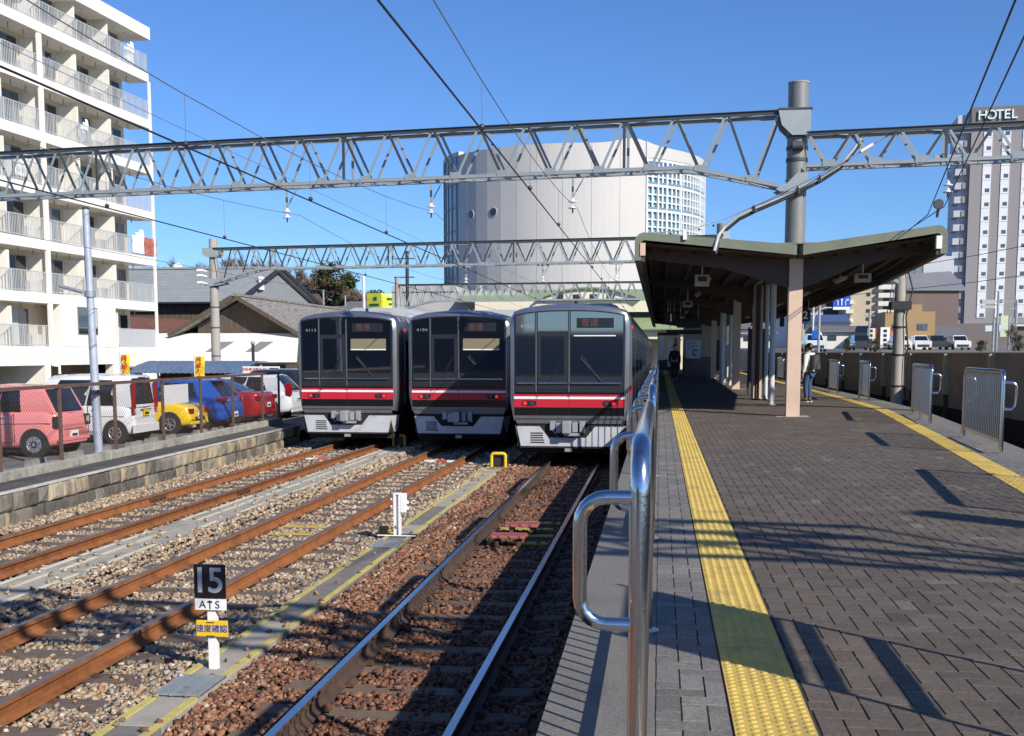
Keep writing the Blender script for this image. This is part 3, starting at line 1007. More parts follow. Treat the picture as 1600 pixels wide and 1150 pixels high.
for row, (za, zb) in enumerate(((-1.34, -0.99), (-0.98, -0.705))):
    y = Y0 + 0.13 * row
    while y < Y1:
        w = random.uniform(0.2, 0.46)
        yb = min(y + w, Y1)
        xa = WX(0.5 * (y + yb))
        j = lambda s=0.015: random.uniform(-s, s)
        xo = xa + 0.045 + random.uniform(-0.012, 0.03)
        A = [(xa - 0.1, y + 0.014, za), (xa - 0.1, yb - 0.014, za), (xa - 0.1, yb - 0.014, zb), (xa - 0.1, y + 0.014, zb)]
        B = [(xo + j(), y + 0.045 + j(.015), za + 0.03), (xo + j(), yb - 0.045 + j(.015), za + 0.03), (xo + j(), yb - 0.045 + j(.015), zb - 0.03 + j(.012)), (xo + j(), y + 0.045 + j(.015), zb - 0.03 + j(.012))]
        A2 = [lerp(Vector(p), Vector(q), 0.75) for p, q in zip([(xo, p[1], p[2]) for p in A], B)]
        mi = random.choice((0, 0, 1, 2, 3)) if row else random.choice((0, 2, 2, 3, 3, 3))
        tilt = random.uniform(-0.012, 0.012)
        cx_ = (sum(p[1] for p in B) / 4, sum(p[2] for p in B) / 4)
        C3 = [(p[0] + random.uniform(0.0, 0.022), lerp(p[1], cx_[0], 0.35) + j(.01), lerp(p[2], cx_[1], 0.35) + j(.01)) for p in B]
        b.loft([A, [(xo - 0.035 + tilt * (1 if p[1] > y + 0.1 else -1), p[1], p[2]) for p in A], B, C3], m=mi)
        y = yb + 0.008
b.build('stone_courses', STONES, t)
b = MB()
for a in np.arange(Y0, Y1, 1.475):
    c = a + 1.47
    b.prism([(WX(a) - 0.0, a, -0.702), (WX(a) + 0.05, a, -0.702), (WX(a) + 0.05, a, -0.665), (WX(a) - 0.0, a, -0.665)], (WX(c) - WX(a), c - a, 0))
mt_pale = M('pale_mortar_edge', (0.52, 0.50, 0.45), 0.9, 0, 0.2, 6, 0.2, 40, dark=(0.2, 0.18, 0.15), dscale=3, damt=0.8)
b.build('coping', mt_pale, t)
b = MB()
b.face([(WX(Y0) - 0.002, Y0, -0.672), (WX(Y1) - 0.002, Y1, -0.672), (WX(Y1) - 0.5, Y1, -0.63), (WX(Y0) - 0.5, Y0, -0.63)])
tag(b.build('path', mt_asphalt), kind='structure')
mt_kerb = M('weathered_kerb', (0.33, 0.32, 0.27), 0.92, 0, 0.22, 3, 0.4, 50, dark=(0.1, 0.09, 0.075), dscale=2.2, damt=0.85)
t = thing('kerb_wall', 'low weathered concrete kerb under the chain link fence', 'kerb', (WX(18) - 0.57, 18, -1))
for k in range(13):
    a = Y0 + k * 2.0
    c = min(a + 1.985, Y1)
    b = MB()
    b.prism([(WX(a) - 0.50, a, -1.0), (WX(a) - 0.50, a, -0.48), (WX(a) - 0.66, a, -0.48), (WX(a) - 0.66, a, -1.0)], (WX(c) - WX(a), c - a, 0))
    b.build('kerb_block', mt_kerb, t, bevel=0.015)

mt_brown = M('brown_fence_paint', (0.12, 0.075, 0.055), 0.6, 0, 0.15, 5, dark=(0.06, 0.035, 0.02), dscale=4, damt=0.5)
mt_link = M('chain_link_wire', (0.15, 0.10, 0.075), 0.5, 0.3, 0.1, 10)
t = thing('chain_link_fence', 'low brown chain link fence in front of the parked cars', 'fence', (WX(20) - 0.58, 20, -0.5))
FP = [9.6, 11.9, 14.1, 16.3, 18.25, 20.4, 22.7, 24.9, 27.1, 29.5, 31.0]
FX = lambda y: WX(y) - 0.58
for y in FP:
    b = MB(); b.box(FX(y) - 0.027, FX(y) + 0.027, y - 0.027, y + 0.027, -0.5, 0.78)
    b.build('post', mt_brown, t, bevel=0.006)
b = MB(); b.bar((FX(FP[0]), FP[0], 0.81), (FX(FP[-1]), FP[-1], 0.81), 0.06, 0.06)
b.build('top_rail', mt_brown, t)
for a, c in zip(FP, FP[1:]):
    b = MB()
    h0, h1 = -0.44, 0.78
    H_ = h1 - h0
    W_ = c - a
    p = 0.085
    n = int((W_ + H_) / p)
    for sgn in (1, -1):
        for i in range(n):
            u0 = -H_ + i * p
            u1 = u0 + H_
            za, zb = h0, h1
            if u0 < 0: za = h0 - u0; u0 = 0
            if u1 > W_: zb = h1 - (u1 - W_); u1 = W_
            if zb - za < 0.02: continue
            if sgn < 0: u0, u1 = W_ - u0, W_ - u1
            pa = Vector((FX(a + u0) + 0.002 * sgn, a + u0, za))
            pb = Vector((FX(a + u1) + 0.002 * sgn, a + u1, zb))
            b.bar(pa, pb, 0.0024, 0.0024)
    b.build('chain_link', mt_link, t)
# white notice board tied to the fence
y0, y1 = 22.75, 24.2
t = thing('notice_board', 'blank white board tied to the chain link fence before the blue car', 'board', (FX(23) + 0.05, 23, 0.3))
b = MB(); b.prism([(FX(y0) - 0.02, y0, 0.27), (FX(y0) - 0.035, y0, 0.27), (FX(y0) - 0.035, y0, 0.69), (FX(y0) - 0.02, y0, 0.69)], (FX(y1) - FX(y0), y1 - y0, 0))
b.build('panel', mt_white, t)

t = thing('lamp_pole', 'slim grey steel pole with a fluorescent arm lamp beside the fence', 'lamp pole', (-10.72, 20.2, -1.0))
b = MB(); b.cyl((-10.70, 20.2, -1.0), (-10.78, 20.2, 4.08), 0.085, 0.062, n=16)
mt_pole_bl = M('pale_blue_grey_pole', (0.42, 0.47, 0.55), 0.55, 0.2, 0.15, 5, 0.1, 40, dark=(0.3, 0.3, 0.32), dscale=6, damt=0.5)
b.build('pole', mt_pole_bl, t, smooth=50)
b = MB(); b.cyl((-10.78, 20.2, 4.08), (-10.78, 20.2, 4.12), 0.07, 0.05, n=16)
b.build('cap', mt_dark, t, smooth=50)
b = MB(); b.bar((-11.32, 20.1, 2.66), (-10.80, 20.16, 2.52), 0.09, 0.05)
b.build('lamp_arm', mt_galv, t, bevel=0.01)
b = MB(); b.bar((-11.34, 20.1, 2.625), (-10.9, 20.15, 2.507), 0.05, 0.03)
b.build('lamp_tube', mt_white, t, bevel=0.008)
b = MB(); b.cyl((-10.76, 20.2, 2.44), (-10.76, 20.2, 2.56), 0.10, n=14)
b.build('band', mt_galv, t, smooth=40)
b = MB(); b.cyl((-10.735, 20.2, 0.6), (-10.735, 20.2, 0.68), 0.095, n=14)
b.build('band', mt_dark, t, smooth=40)
# ------------------------------------------------------------------ trains
mt_body = M('brushed_train_steel', (0.36, 0.375, 0.40), 0.36, 0.85, 0.07, 3, 0.03, 50)
mt_face = M('train_face_silver', (0.19, 0.185, 0.185), 0.4, 0.6, 0.07, 4)
mt_mask = M('train_black_panel', (0.007, 0.0075, 0.009), 0.16, 0, 0.1, 5)
mt_maskg = M('train_grey_frame', (0.024, 0.027, 0.033), 0.28, 0, 0.1, 5)
mt_tglass = M_glass('train_glass', (0.004, 0.005, 0.007), 0.035, 1.0)
mt_trimg = M('dark_pillar_trim', (0.12, 0.125, 0.13), 0.4, 0.2, 0.05, 5)
mt_tglass.node_tree.nodes['Principled BSDF'].inputs['IOR'].default_value = 2.5
mt_band = M('glossy_dark_band', (0.022, 0.023, 0.027), 0.28, 0, 0.1, 6)
mt_tred = M('train_red', (0.50, 0.02, 0.035), 0.35, 0, 0.05, 4)
mt_twhite = M('train_white', (0.8, 0.8, 0.8), 0.4, 0, 0.03, 4)
mt_skirt = M('train_skirt_grey', (0.52, 0.54, 0.57), 0.5, 0.1, 0.06, 4, dark=(0.25, 0.24, 0.22), dscale=3, damt=0.4)
mt_roof = M('train_roof_grey', (0.21, 0.205, 0.20), 0.8, 0, 0.15, 2)
mt_under = M('underframe_black', (0.018, 0.017, 0.016), 0.85, 0, 0.2, 6)
mt_coup = M('coupler_grey', (0.34, 0.36, 0.38), 0.5, 0.3, 0.15, 8)
mt_led = M('amber_sign_led', (0.13, 0.06, 0.045), 0.5, 0, 0)
mt_ledp = M('sign_panel_dark', (0.02, 0.022, 0.028), 0.3, 0, 0.05, 4)
mt_blind = M('cream_roller_blind', (0.22, 0.19, 0.115), 0.7, 0, 0.08, 6)
mt_cabin = M('cab_interior', (0.03, 0.03, 0.032), 0.8, 0, 0.2, 5)
mt_numt = M('silver_digits', (0.30, 0.33, 0.37), 0.4, 0, 0.0)

def top_z(x): return 3.53 - 0.06 * (abs(x) / 0.8) ** 2 if abs(x) < 0.85 else 3.462 - 0.10 * ((abs(x) - 0.85) / 0.4) ** 1.7

def outline(w=1.345, dz=0.0, low=0.90):
    pts = [(-1.27 * w / 1.345, low), (-w, 1.32), (-w, 3.10), (-w + 0.018, 3.23)]
    for x in (-1.26, -1.14, -0.9, -0.6, -0.3):
        pts.append((x * w / 1.345, top_z(x) - dz))
    pts.append((0, top_z(0) - dz))
    r = [(-x, z) for x, z in reversed(pts[:-1])]
    return pts + r

def train(X, Y, number, label, blind, dest, ac, cars=4):
    t = thing('train', label, 'train', (X, Y, -1.05), 'parked commuter trains')
    W = lambda x, y, z: (X + x, Y + y, z - 1.05)
    def bx(b, x0, x1, y0, y1, z0, z1): return b.box(X + x0, X + x1, Y + y0, Y + y1, z0 - 1.05, z1 - 1.05)
    CL = 18.2
    full = outline()
    def face_outline():
        pts = []
        for (x, z) in full:
            s = 1 if x > 0 else -1
            ax = abs(x)
            pts.append((s * min(ax, 1.345) * (1.25 / 1.345), z - (0.12 if z > 3.0 else 0) + (0.04 if z < 1 else 0)))
        return pts
    fo = face_outline()
    mid = [((a + c) / 2 * 1.02, (z + w) / 2 + 0.02) for (a, z), (c, w) in zip(fo, full)]
    b = MB()
    b.loft([[W(x, 0.0, z) for x, z in fo], [W(x, 0.07, z) for x, z in mid], [W(x, 0.24, z) for x, z in full], [W(x, CL, z) for x, z in full]])
    b.build('front_car_body', [mt_body], t, smooth=28)
    # roof skin
    for c in range(cars):
        y0 = c * CL + (0.35 if c == 0 else 0.25)
        y1 = (c + 1) * CL - 0.25
        if c:
            b = MB()
            b.loft([[W(x, y0, z) for x, z in full], [W(x, y1 + 0.2, z) for x, z in full]])
            b.build('car_body', mt_body, t, smooth=28)
            b = MB(); bx(b, -1.0, 1.0, y0 - 0.6, y0 + 0.1, 1.0, 3.2)
            b.build('gangway', mt_under, t)
        b = MB()
        rp = [(x, z + 0.006) for x, z in full if z > 3.2]
        b.loft([[W(x, y0, z) for x, z in rp], [W(x, y1, z) for x, z in rp]], close=False, caps=False)
        b.build('roof', mt_roof, t, smooth=40)
        for yy in ((6.2, 9.6) if c else ac):
            b = MB()
            A = [(-0.95, 3.40), (-0.85, 3.68), (-0.7, 3.74), (0.7, 3.74), (0.85, 3.68), (0.95, 3.40)]
            b.loft([[W(x, c * CL + yy, z) for x, z in A], [W(x, c * CL + yy + 2.6, z) for x, z in A]])
            b.build('air_conditioner', mt_roof if c else mt_gray_paint, t, smooth=40)
    b = MB(); bx(b, -1.15, 1.15, 0.35, cars * CL, 0.18, 0.9)
    b.build('underframe', mt_under, t)
    for yy in np.arange(2.2, cars * CL, 4.6):
        for s in (-1, 1):
            b = MB(); b.cyl(W(s * 0.60, yy, 0.43), W(s * 0.51, yy, 0.43), 0.43, n=20)
            b.build('wheel', mt_under, t, smooth=40)
    # ---- front face
    mtop = lambda x: 3.375 - 0.10 * (abs(x) / 1.22) ** 2.6
    def panel(name, x0, x1, z0, mat, y, th=0.02, ztop=None, inset=0.0, par=t, n=6):
        b = MB()
        xs = [lerp(x0, x1, i / n) for i in range(n + 1)]
        top = [(x, (mtop(x) - inset) if ztop is None else ztop) for x in xs]
        poly = [(x0, z0)] + top[::1] + [(x1, z0)]
        b.prism([W(x, y, z) for x, z in poly], (0, th, 0))
        return b.build(name, mat, par)
    mask = panel('front_mask', -1.225, 1.225, 1.03, mt_mask, -0.012, 0.03, n=14)
    fr = panel('window_surround', -1.21, 1.21, 1.56, mt_maskg, -0.020, 0.008, inset=0.012, n=14)
    panel('side_window', -1.19, -0.765, 1.92, mt_tglass, -0.026, 0.006, inset=0.03, par=t)
    panel('destination_window', 0.03, 1.185, 1.92, mt_tglass, -0.026, 0.006, inset=0.03, par=t)
    b = MB()
    for (x0, x1, z0, z1) in ((-0.70, -0.63, 1.62, 2.88), (-0.11, -0.03, 1.62, 2.88), (-0.63, -0.11, 2.80, 2.88), (-0.63, -0.11, 1.62, 1.93)):
        bx(b, x0, x1, -0.034, -0.020, z0, z1)
    o = b.build('front_door', mt_maskg, t)
    b = MB(); bx(b, -0.629, -0.111, -0.028, -0.021, 1.931, 2.799)
    b.build('door_window', mt_tglass, o)
    panel('door_top_panel', -0.70, -0.03, 2.91, mt_tglass, -0.026, 0.006, inset=0.03, par=t)
    for xx in (-0.735, 0.0):
        b = MB(); bx(b, xx - 0.014, xx + 0.014, -0.034, -0.020, 1.57, mtop(xx) - 0.02)
        b.build('pillar_trim', mt_trimg, t)
    # sign and number
    b = MB(); bx(b, 0.16, 0.98, -0.0285, -0.0262, 2.98, 3.20)
    o = b.build('destination_display', mt_ledp, t)
    text('display_characters', dest, 0.19, mt_led, o, W(0.45, -0.030, 3.09), FR, 0.0005)
    for i_, ch_ in enumerate(number):
        text('number_digit', ch_, 0.105, mt_numt, t, W(-1.06 + 0.075 * i_, -0.030, 3.02), FR, 0.0005, sx=1.1)
    if blind:
        b = MB(); bx(b, 0.12, 1.06, -0.0285, -0.0262, 2.52, 2.80)
        b.build('roller_blind', mt_blind, t)
        b = MB(); bx(b, 0.12, 1.06, -0.031, -0.0286, 2.505, 2.535)
        b.build('blind_bar', mt_twhite, t)
    else:
        b = MB(); bx(b, 0.1, 1.02, -0.0285, -0.0262, 2.80, 2.825)
        b.build('blind_bar', mt_twhite, t)
    # grab rails
    for (a, c) in ((-1.15, -0.76), (-0.69, -0.04), (0.03, 1.15)):
        b = MB(); b.bar(W(a, -0.05, 1.765), W(c, -0.05, 1.765), 0.03, 0.035)
        b.build('grab_rail', mt_twhite if False else mt_steel, t, bevel=0.006)
    for (n_, z0, z1, mm) in (('thin_red_stripe', 1.468, 1.515, mt_tred), ('white_stripe', 1.412, 1.467, mt_twhite), ('red_stripe', 1.225, 1.411, mt_tred)):
        b = MB(); bx(b, -1.235, 1.235, -0.0165, 0.02, z0, z1)
        b.build(n_, mm, t)
    for s in (-1, 1):
        b = MB()
        cx_, cz_ = s * 0.90, 1.315
        ring = [W(cx_ + 0.10 * math.copysign(1, math.cos(q)) + 0.062 * math.cos(q), -0.0215, cz_ + 0.062 * math.sin(q)) for q in [2 * math.pi * (i + 0.5) / 20 for i in range(20)]]
        b.prism(ring, (0, 0.02, 0))
        o = b.build('light_cluster', mt_black, t)
        b = MB(); b.cyl(W(s * 0.99 if s > 0 else -0.985, -0.030, cz_), W(s * 0.99 if s > 0 else -0.985, -0.02, cz_), 0.042, n=14)
        b.build('tail_lamp', mt_red_lamp, o)
        b = MB(); b.cyl(W(s * 0.83, -0.028, cz_), W(s * 0.83, -0.02, cz_), 0.042, n=14)
        b.build('head_lamp', mt_tglass, o)
        b = MB(); bx(b, s * 0.34 - 0.36 - 0.012, s * 0.34 - 0.36 + 0.012, -0.024, -0.016, 1.46, 1.49)
        b.build('door_catch', mt_black, t)
    for xs_ in (-0.735, 0.0):
        b = MB(); bx(b, xs_ - 0.005, xs_ + 0.005, -0.0185, -0.016, 1.05, 1.56)
        b.build('panel_seam', mt_black, t)
    # wipers
    for (x0, z0, x1, z1) in ((-0.43, 1.8, -0.18, 2.28), (0.72, 1.8, 0.25, 2.33)):
        b = MB(); b.tube([W(x0, -0.04, z0), W(x1, -0.05, z1)], 0.011, 6)
        b.tube([W(lerp(x0, x1, .35) + .02, -0.055, lerp(z0, z1, .35)), W(x1 + 0.03, -0.055, z1 + 0.05)], 0.008, 5)
        b.build('wiper', mt_black, t)
        b = MB(); b.cyl(W(x0, -0.06, z0 - 0.01), W(x0, -0.02, z0 - 0.01), 0.03, n=10)
        b.build('wiper_pivot', mt_black, t)
    # lower lip
    b = MB()
    b.prism([W(-1.21, -0.035, 1.035), W(-1.205, -0.035, 0.985), W(1.205, -0.035, 0.985), W(1.21, -0.035, 1.035)], (0, 0.05, 0))
    b.build('lower_ledge', mt_face, t, bevel=0.008)
    b = MB()
    b.prism([W(-1.215, -0.01, 0.984), W(-1.17, -0.01, 0.865), W(1.17, -0.01, 0.865), W(1.215, -0.01, 0.984)], (0, 0.22, 0))
    b.build('lower_valance', mt_face, t)
    # skirt with cut-out for the coupler
    S_ = [(-1.17, 0.80), (-0.66, 0.80), (-0.46, 0.55), (0.38, 0.55), (0.58, 0.80), (1.17, 0.80), (1.08, 0.36), (-1.08, 0.36)]
    b = MB()
    # split into quads so the concave outline stays clean
    for q in ([(-1.17, 0.80), (-0.66, 0.80), (-0.46, 0.55), (-0.46, 0.36), (-1.08, 0.36)], [(-0.46, 0.55), (0.38, 0.55), (0.38, 0.36), (-0.46, 0.36)], [(0.38, 0.55), (0.58, 0.80), (1.17, 0.80), (1.08, 0.36), (0.38, 0.36)]):
        b.prism([W(x, -0.02, z) for x, z in q], (0, 0.05, 0))
    for s in (-1, 1):
        b.prism([W(s * 1.17, -0.02, 0.80), W(s * 1.08, -0.02, 0.36), W(s * 1.17, 0.3, 0.36), W(s * 1.26, 0.3, 0.80)], (0, 0.0, 0)) if False else b.face([W(s * 1.17, -0.02, 0.80), W(s * 1.08, -0.02, 0.36), W(s * 1.2, 0.5, 0.36), W(s * 1.28, 0.5, 0.80)])
    b.build('skirt', mt_skirt, t, weld=True)
    for i in range(5):
        z = 0.43 + i * 0.052
        b = MB(); bx(b, -0.86, -0.58 + (0.03 if i < 2 else 0), -0.026, -0.019, z, z + 0.026)
        b.build('vent_slot', mt_under, t)
    b = MB(); bx(b, -1.1, 1.1, -0.03, 0.05, 0.32, 0.357)
    b.build('skirt_edge', mt_under, t)
    b = MB(); bx(b, -1.16, 1.16, 0.02, 0.4, 0.36, 0.90)
    b.build('front_underframe', mt_under, t)
    # coupler
    b = MB(); bx(b, -0.13, 0.06, -0.30, 0.1, 0.66, 0.93)
    o = b.build('coupler', mt_coup, t, bevel=0.02)
    for (x0, x1, z0, z1, y0, n_) in ((-0.42, -0.30, 0.72, 0.92, -0.10, 'cable_socket'), (-0.28, -0.15, 0.66, 0.88, -0.12, 'cable_socket'), (0.08, 0.2, 0.68, 0.9, -0.13, 'cable_socket'), (0.24, 0.36, 0.66, 0.92, -0.1, 'cable_socket'), (-0.1, 0.26, 0.60, 0.66, -0.2, 'coupler_hook')):
        b = MB(); bx(b, x0, x1, y0, 0.05, z0, z1)
        b.build(n_, mt_coup, o, bevel=0.012)
    for (xa, xb) in ((-0.36, -0.1), (0.0, 0.3), (0.1, -0.2)):
        b = MB(); b.tube([W(xa, -0.12, 0.72), W((xa + xb) / 2, -0.16, 0.58), W(xb, -0.1, 0.7)], 0.014, 6)
        b.build('air_hose', mt_cable, o)
    b = MB(); bx(b, -0.09, 0.07, -0.02, 0.1, 0.24, 0.33)
    b.build('signal_antenna', mt_coup, t)
    # sides
    for c in range(cars):
        for s in (-1, 1):
            if s < 0 and c > 0: continue
            yb = c * CL
            for i, yy in enumerate((0.85, 4.6, 10.4, 16.0)):
                w = 0.6 if (i == 0 and c == 0) else 1.3
                xa, xb = (s * 1.3455, s * 1.353)
                b = MB(); bx(b, min(xa, xb), max(xa, xb), yb + yy, yb + yy + w, 1.08, 2.95)
                o = b.build('side_door', mt_body, t)
                for q in ((0.12, w / 2 - 0.05), (w / 2 + 0.05, w - 0.12)) if w > 1 else ((0.12, 0.48),):
                    b = MB(); bx(b, min(s * 1.3532, s * 1.356), max(s * 1.3532, s * 1.356), yb + yy + q[0], yb + yy + q[1], 1.9, 2.75)
                    b.build('door_pane', mt_tglass, o)
            for (ya, yc) in ((2.2, 4.1), (6.3, 8.1), (8.3, 10.0), (12.0, 13.8), (14.0, 15.7)):
                b = MB(); bx(b, min(s * 1.3455, s * 1.352), max(s * 1.3455, s * 1.352), yb + ya, yb + yc, 1.85, 2.8)
                b.build('side_window', mt_tglass, t)
            b = MB(); bx(b, min(s * 1.3457, s * 1.3485), max(s * 1.3457, s * 1.3485), yb + 0.3, yb + CL - 0.1, 1.45, 1.68)
            b.build('side_red_band', mt_tred, t)
    b = MB(); b.cyl(W(1.352, 0.9, 3.02), W(1.375, 0.9, 3.02), 0.05, n=12)
    b.build('door_warning_lamp', mt_red_lamp, t)
    # roof gear at the front
    b = MB()
    b.cyl(W(-0.02, 2.2, 3.5), W(-0.02, 2.2, 3.68), 0.05, 0.035, n=10)
    b.build('radio_antenna', mt_under, t)
    b = MB(); bx(b, -0.62, 0.42, 2.6, 3.3, 3.46, 3.6)
    b.build('roof_box', mt_roof, t, bevel=0.03)
    return t

train(-1.99, 24.75, '4105', 'nearest silver train with red stripe, parked at the platform', False, '普通', (5.2,))
train(-5.13, 28.35, '4104', 'middle silver train with red stripe and half drawn blind, in shade', True, '普通', (5.6,))
train(-8.13, 28.5, '4113', 'leftmost silver train with red stripe and half drawn blind', True, '普通', (3.4,))
# ------------------------------------------------------------------ platform canopy
mt_cgreen = M('olive_roof_sheet', (0.17, 0.19, 0.135), 0.55, 0.0, 0.12, 2, dark=(0.10, 0.11, 0.08), dscale=1.5, damt=0.5)
mt_cbrown = M('brown_steelwork', (0.08, 0.056, 0.042), 0.65, 0, 0.2, 3, dark=(0.05, 0.03, 0.02), dscale=3, damt=0.5)
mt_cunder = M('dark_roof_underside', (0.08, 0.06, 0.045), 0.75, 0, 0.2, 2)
mt_post = M('beige_pink_column_paint', (0.66, 0.48, 0.36), 0.6, 0, 0.08, 3, dark=(0.34, 0.26, 0.22), dscale=1.5, damt=0.4)
mt_ltpipe = M('pale_grey_blue_pipe', (0.55, 0.60, 0.60), 0.5, 0, 0.08, 4)
mt_navy = M('navy_sign_board', (0.01, 0.014, 0.03), 0.4, 0, 0.0)
mt_signw = M_emit('white_sign_figure', (0.78, 0.78, 0.78), 0.04)
CY0, CY1 = 23.95, 86.0
def eaveR(y): return interp([(23.95, 5.79), (34, 6.55), (60, 6.95), (90, 6.95)], y)
t = thing('platform_canopy', 'butterfly roof platform canopy with olive green edge and brown beams', 'canopy', (2.88, CY0, 0))
st = [23.95, 29, 34, 44, 60, 86]
XV, ZV, ZL, ZR = 2.82, 3.615, 3.925, 4.0
def wing(y, left):
    """cross section of one roof wing: sheet with a rounded hooked eave (closed outline)"""
    th, r = 0.21, 0.20
    if left:
        xe, ze, xv = -0.555, ZL, XV - 0.03
        s = -1
    else:
        xe, ze, xv = eaveR(y), ZR, XV + 0.10
        s = 1
    sl = (ze - ZV) / (xe - xv)
    P = [(xv, ZV)]
    xk = xe - s * r
    P.append((xk, ZV + sl * (xk - xv)))
    zc = ZV + sl * (xk - xv) - r
    for i in range(1, 7):
        q = math.pi / 2 * (1 - i / 6)
        P.append((xk + s * r * math.cos(q), zc + r * math.sin(q)))
    P.append((xe, ze - 0.60))
    P.append((xe - s * 0.14, ze - 0.60))
    zi = zc
    for i in range(0, 5):
        q = math.pi / 2 * (i / 4)
        P.append((xk + s * 0.06 * math.cos(q), zc - 0.02 + 0.06 * math.sin(q)))
    P.append((xv, ZV - th))
    return P
for left in (True, False):
    b = MB()
    b.loft([[(x, y, z) for x, z in wing(y, left)] for y in st])
    b.build('roof_sheet', mt_cgreen, t, smooth=35)
    # dark boarded underside with purlins
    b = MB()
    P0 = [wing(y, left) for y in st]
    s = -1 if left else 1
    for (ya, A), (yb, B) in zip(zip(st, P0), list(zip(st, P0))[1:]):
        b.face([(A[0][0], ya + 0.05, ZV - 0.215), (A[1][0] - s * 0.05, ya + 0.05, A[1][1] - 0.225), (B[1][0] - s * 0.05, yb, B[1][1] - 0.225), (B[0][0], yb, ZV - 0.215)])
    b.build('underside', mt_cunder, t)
    for q in (0.12, 0.3, 0.48, 0.66, 0.84, 0.97):
        b = MB()
        for (ya, A), (yb, B) in zip(zip(st, P0), list(zip(st, P0))[1:]):
            pa = (lerp(A[0][0], A[1][0], q), ya + (1.0 if ya < 25 else 0.0), lerp(A[0][1], A[1][1], q) - 0.29)
            pb = (lerp(B[0][0], B[1][0], q), yb + 0.1, lerp(B[0][1], B[1][1], q) - 0.29)
            b.bar(pa, pb, 0.07, 0.12)
        b.build('purlin', mt_cbrown, t)
    b = MB()
    for (ya, A), (yb, B) in zip(zip(st, P0), list(zip(st, P0))[1:]):
        b.bar((A[8][0] - s * 0.18, ya + 0.02, A[8][1] + 0.06), (B[8][0] - s * 0.18, yb, B[8][1] + 0.06), 0.07, 0.16)
    b.build('eave_gutter', mt_cbrown, t)
    xe = P0[0][8][0]
    b = MB(); b.box(xe - s * 0.17 - 0.055, xe - s * 0.17 + 0.055, CY0 - 0.02, CY0 + 0.1, P0[0][8][1] + 0.1, P0[0][8][1] + 0.36)
    b.build('gutter_end', mt_post if left else mt_white, t)
COLS = [24.95, 34.2, 43.4, 52.5, 61.6, 70.7, 79.8]
for i, y in enumerate(COLS):
    x = 2.89
    b = MB()
    b.box(x - 0.145, x + 0.145, y - 0.13, y + 0.13, 0.0, 3.40)
    b.build('column', mt_post, t, bevel=0.008)
    for s in (-1, 1):
        xe = -0.38 if s < 0 else eaveR(y) - 0.2
        ze = (ZL if s < 0 else ZR) - 0.32
        b = MB()
        xa = x + s * 0.147
        poly = [(xa, 2.82), (xa, 3.38), (xe, ze), (xe, ze - 0.16), (lerp(xa, xe, 0.45), lerp(2.9, ze, 0.62) - 0.12), (lerp(xa, xe, 0.15), 2.93)]
        b.prism([(u, y - 0.07, w) for u, w in poly], (0, 0.14, 0))
        ob = b.build('bracket_beam', mt_cbrown, t)
        b = MB()
        b.bar((xa, y, 2.81), (lerp(xa, xe, 0.15), y, 2.92), 0.22, 0.02)
        b.build('beam_flange', mt_cbrown, ob)
    b = MB(); b.box(x - 0.35, x + 0.35, y - 0.3, y + 0.3, 0.0, 0.006)
    b.build('column_base', mt_conc, t)
mt_lampbox = M('pale_lamp_housing', (0.45, 0.42, 0.33), 0.5, 0, 0.05, 5)
def hung_box(x, y, z, w, h, label, cat='speaker', group='speaker boxes under the canopy'):
    t = thing('hanging_speaker', label, cat, (x, y, z), group)
    b = MB(); b.box(x - w / 2, x + w / 2, y - 0.08, y + 0.08, z - h / 2, z + h / 2)
    o = b.build('housing', mt_lampbox, t, bevel=0.015)
    b = MB(); b.cyl((x, y, z + h / 2), (x, y, 3.6), 0.02, n=8)
    b.build('hanger_rod', mt_ltpipe, t)
    b = MB(); b.box(x - w * 0.3, x + w * 0.3, y - 0.09, y - 0.081, z - h * 0.1, z + h * 0.3)
    b.build('grille', mt_dark, t)
hung_box(0.95, 26.4, 3.05, 0.33, 0.27, 'pale speaker box hung under the left wing of the canopy')
hung_box(4.55, 26.4, 3.08, 0.36, 0.2, 'pale speaker box hung under the right wing of the canopy')
hung_box(0.9, 38.0, 3.0, 0.3, 0.22, 'pale speaker box deeper in under the left canopy wing')

# fluorescent lamps under the roof, unlit
for i, y in enumerate((30, 37, 45, 53, 61)):
    for xx in (1.2, 4.6):
        side = 'left' if xx < 2 else 'right'
        t = thing('canopy_lamp', f'unlit tube lamp under the {side} canopy wing, ' + ('first', 'second', 'third', 'fourth', 'last')[i] + ' of its row', 'lamp', (xx, y, 3.3), 'tube lamps under the canopy')
        b = MB(); b.box(xx - 0.09, xx + 0.09, y - 0.65, y + 0.65, 3.25, 3.31)
        b.build('housing', mt_lampbox, t)
        b = MB(); b.cyl((xx, y - 0.6, 3.22), (xx, y + 0.6, 3.22), 0.02, n=8)
        b.build('tube', mt_white, t)
        b = MB(); b.cyl((xx, y, 3.31), (xx, y, 3.62), 0.012, n=6)
        b.build('hanger_rod', mt_ltpipe, t)

def pole(x, y, r, z1, label, mat=mt_ltpipe, name='pipe_post'):
    t = thing(name, label, 'post', (x, y, 0))
    b = MB(); b.cyl((x, y, 0), (x, y, z1), r, n=14)
    b.build('shaft', mat, t, smooth=50)
    b = MB(); b.cyl((x, y, 0), (x, y, 0.03), r + 0.05, n=14)
    b.build('base_collar', mt_conc, t, smooth=40)
pole(2.96, 30.3, 0.075, 3.4, 'slim white pipe post, first behind the front canopy column')
pole(3.12, 33.7, 0.06, 3.4, 'white pipe post beside the dark brown canopy post')
pole(2.88, 33.9, 0.07, 3.4, 'dark brown pipe post between two white ones', mt_cbrown)
pole(2.95, 48.0, 0.07, 3.4, 'white downpipe post midway along the canopy')
pole(2.72, 50.0, 0.09, 3.4, 'thicker white downpipe post midway along the canopy')

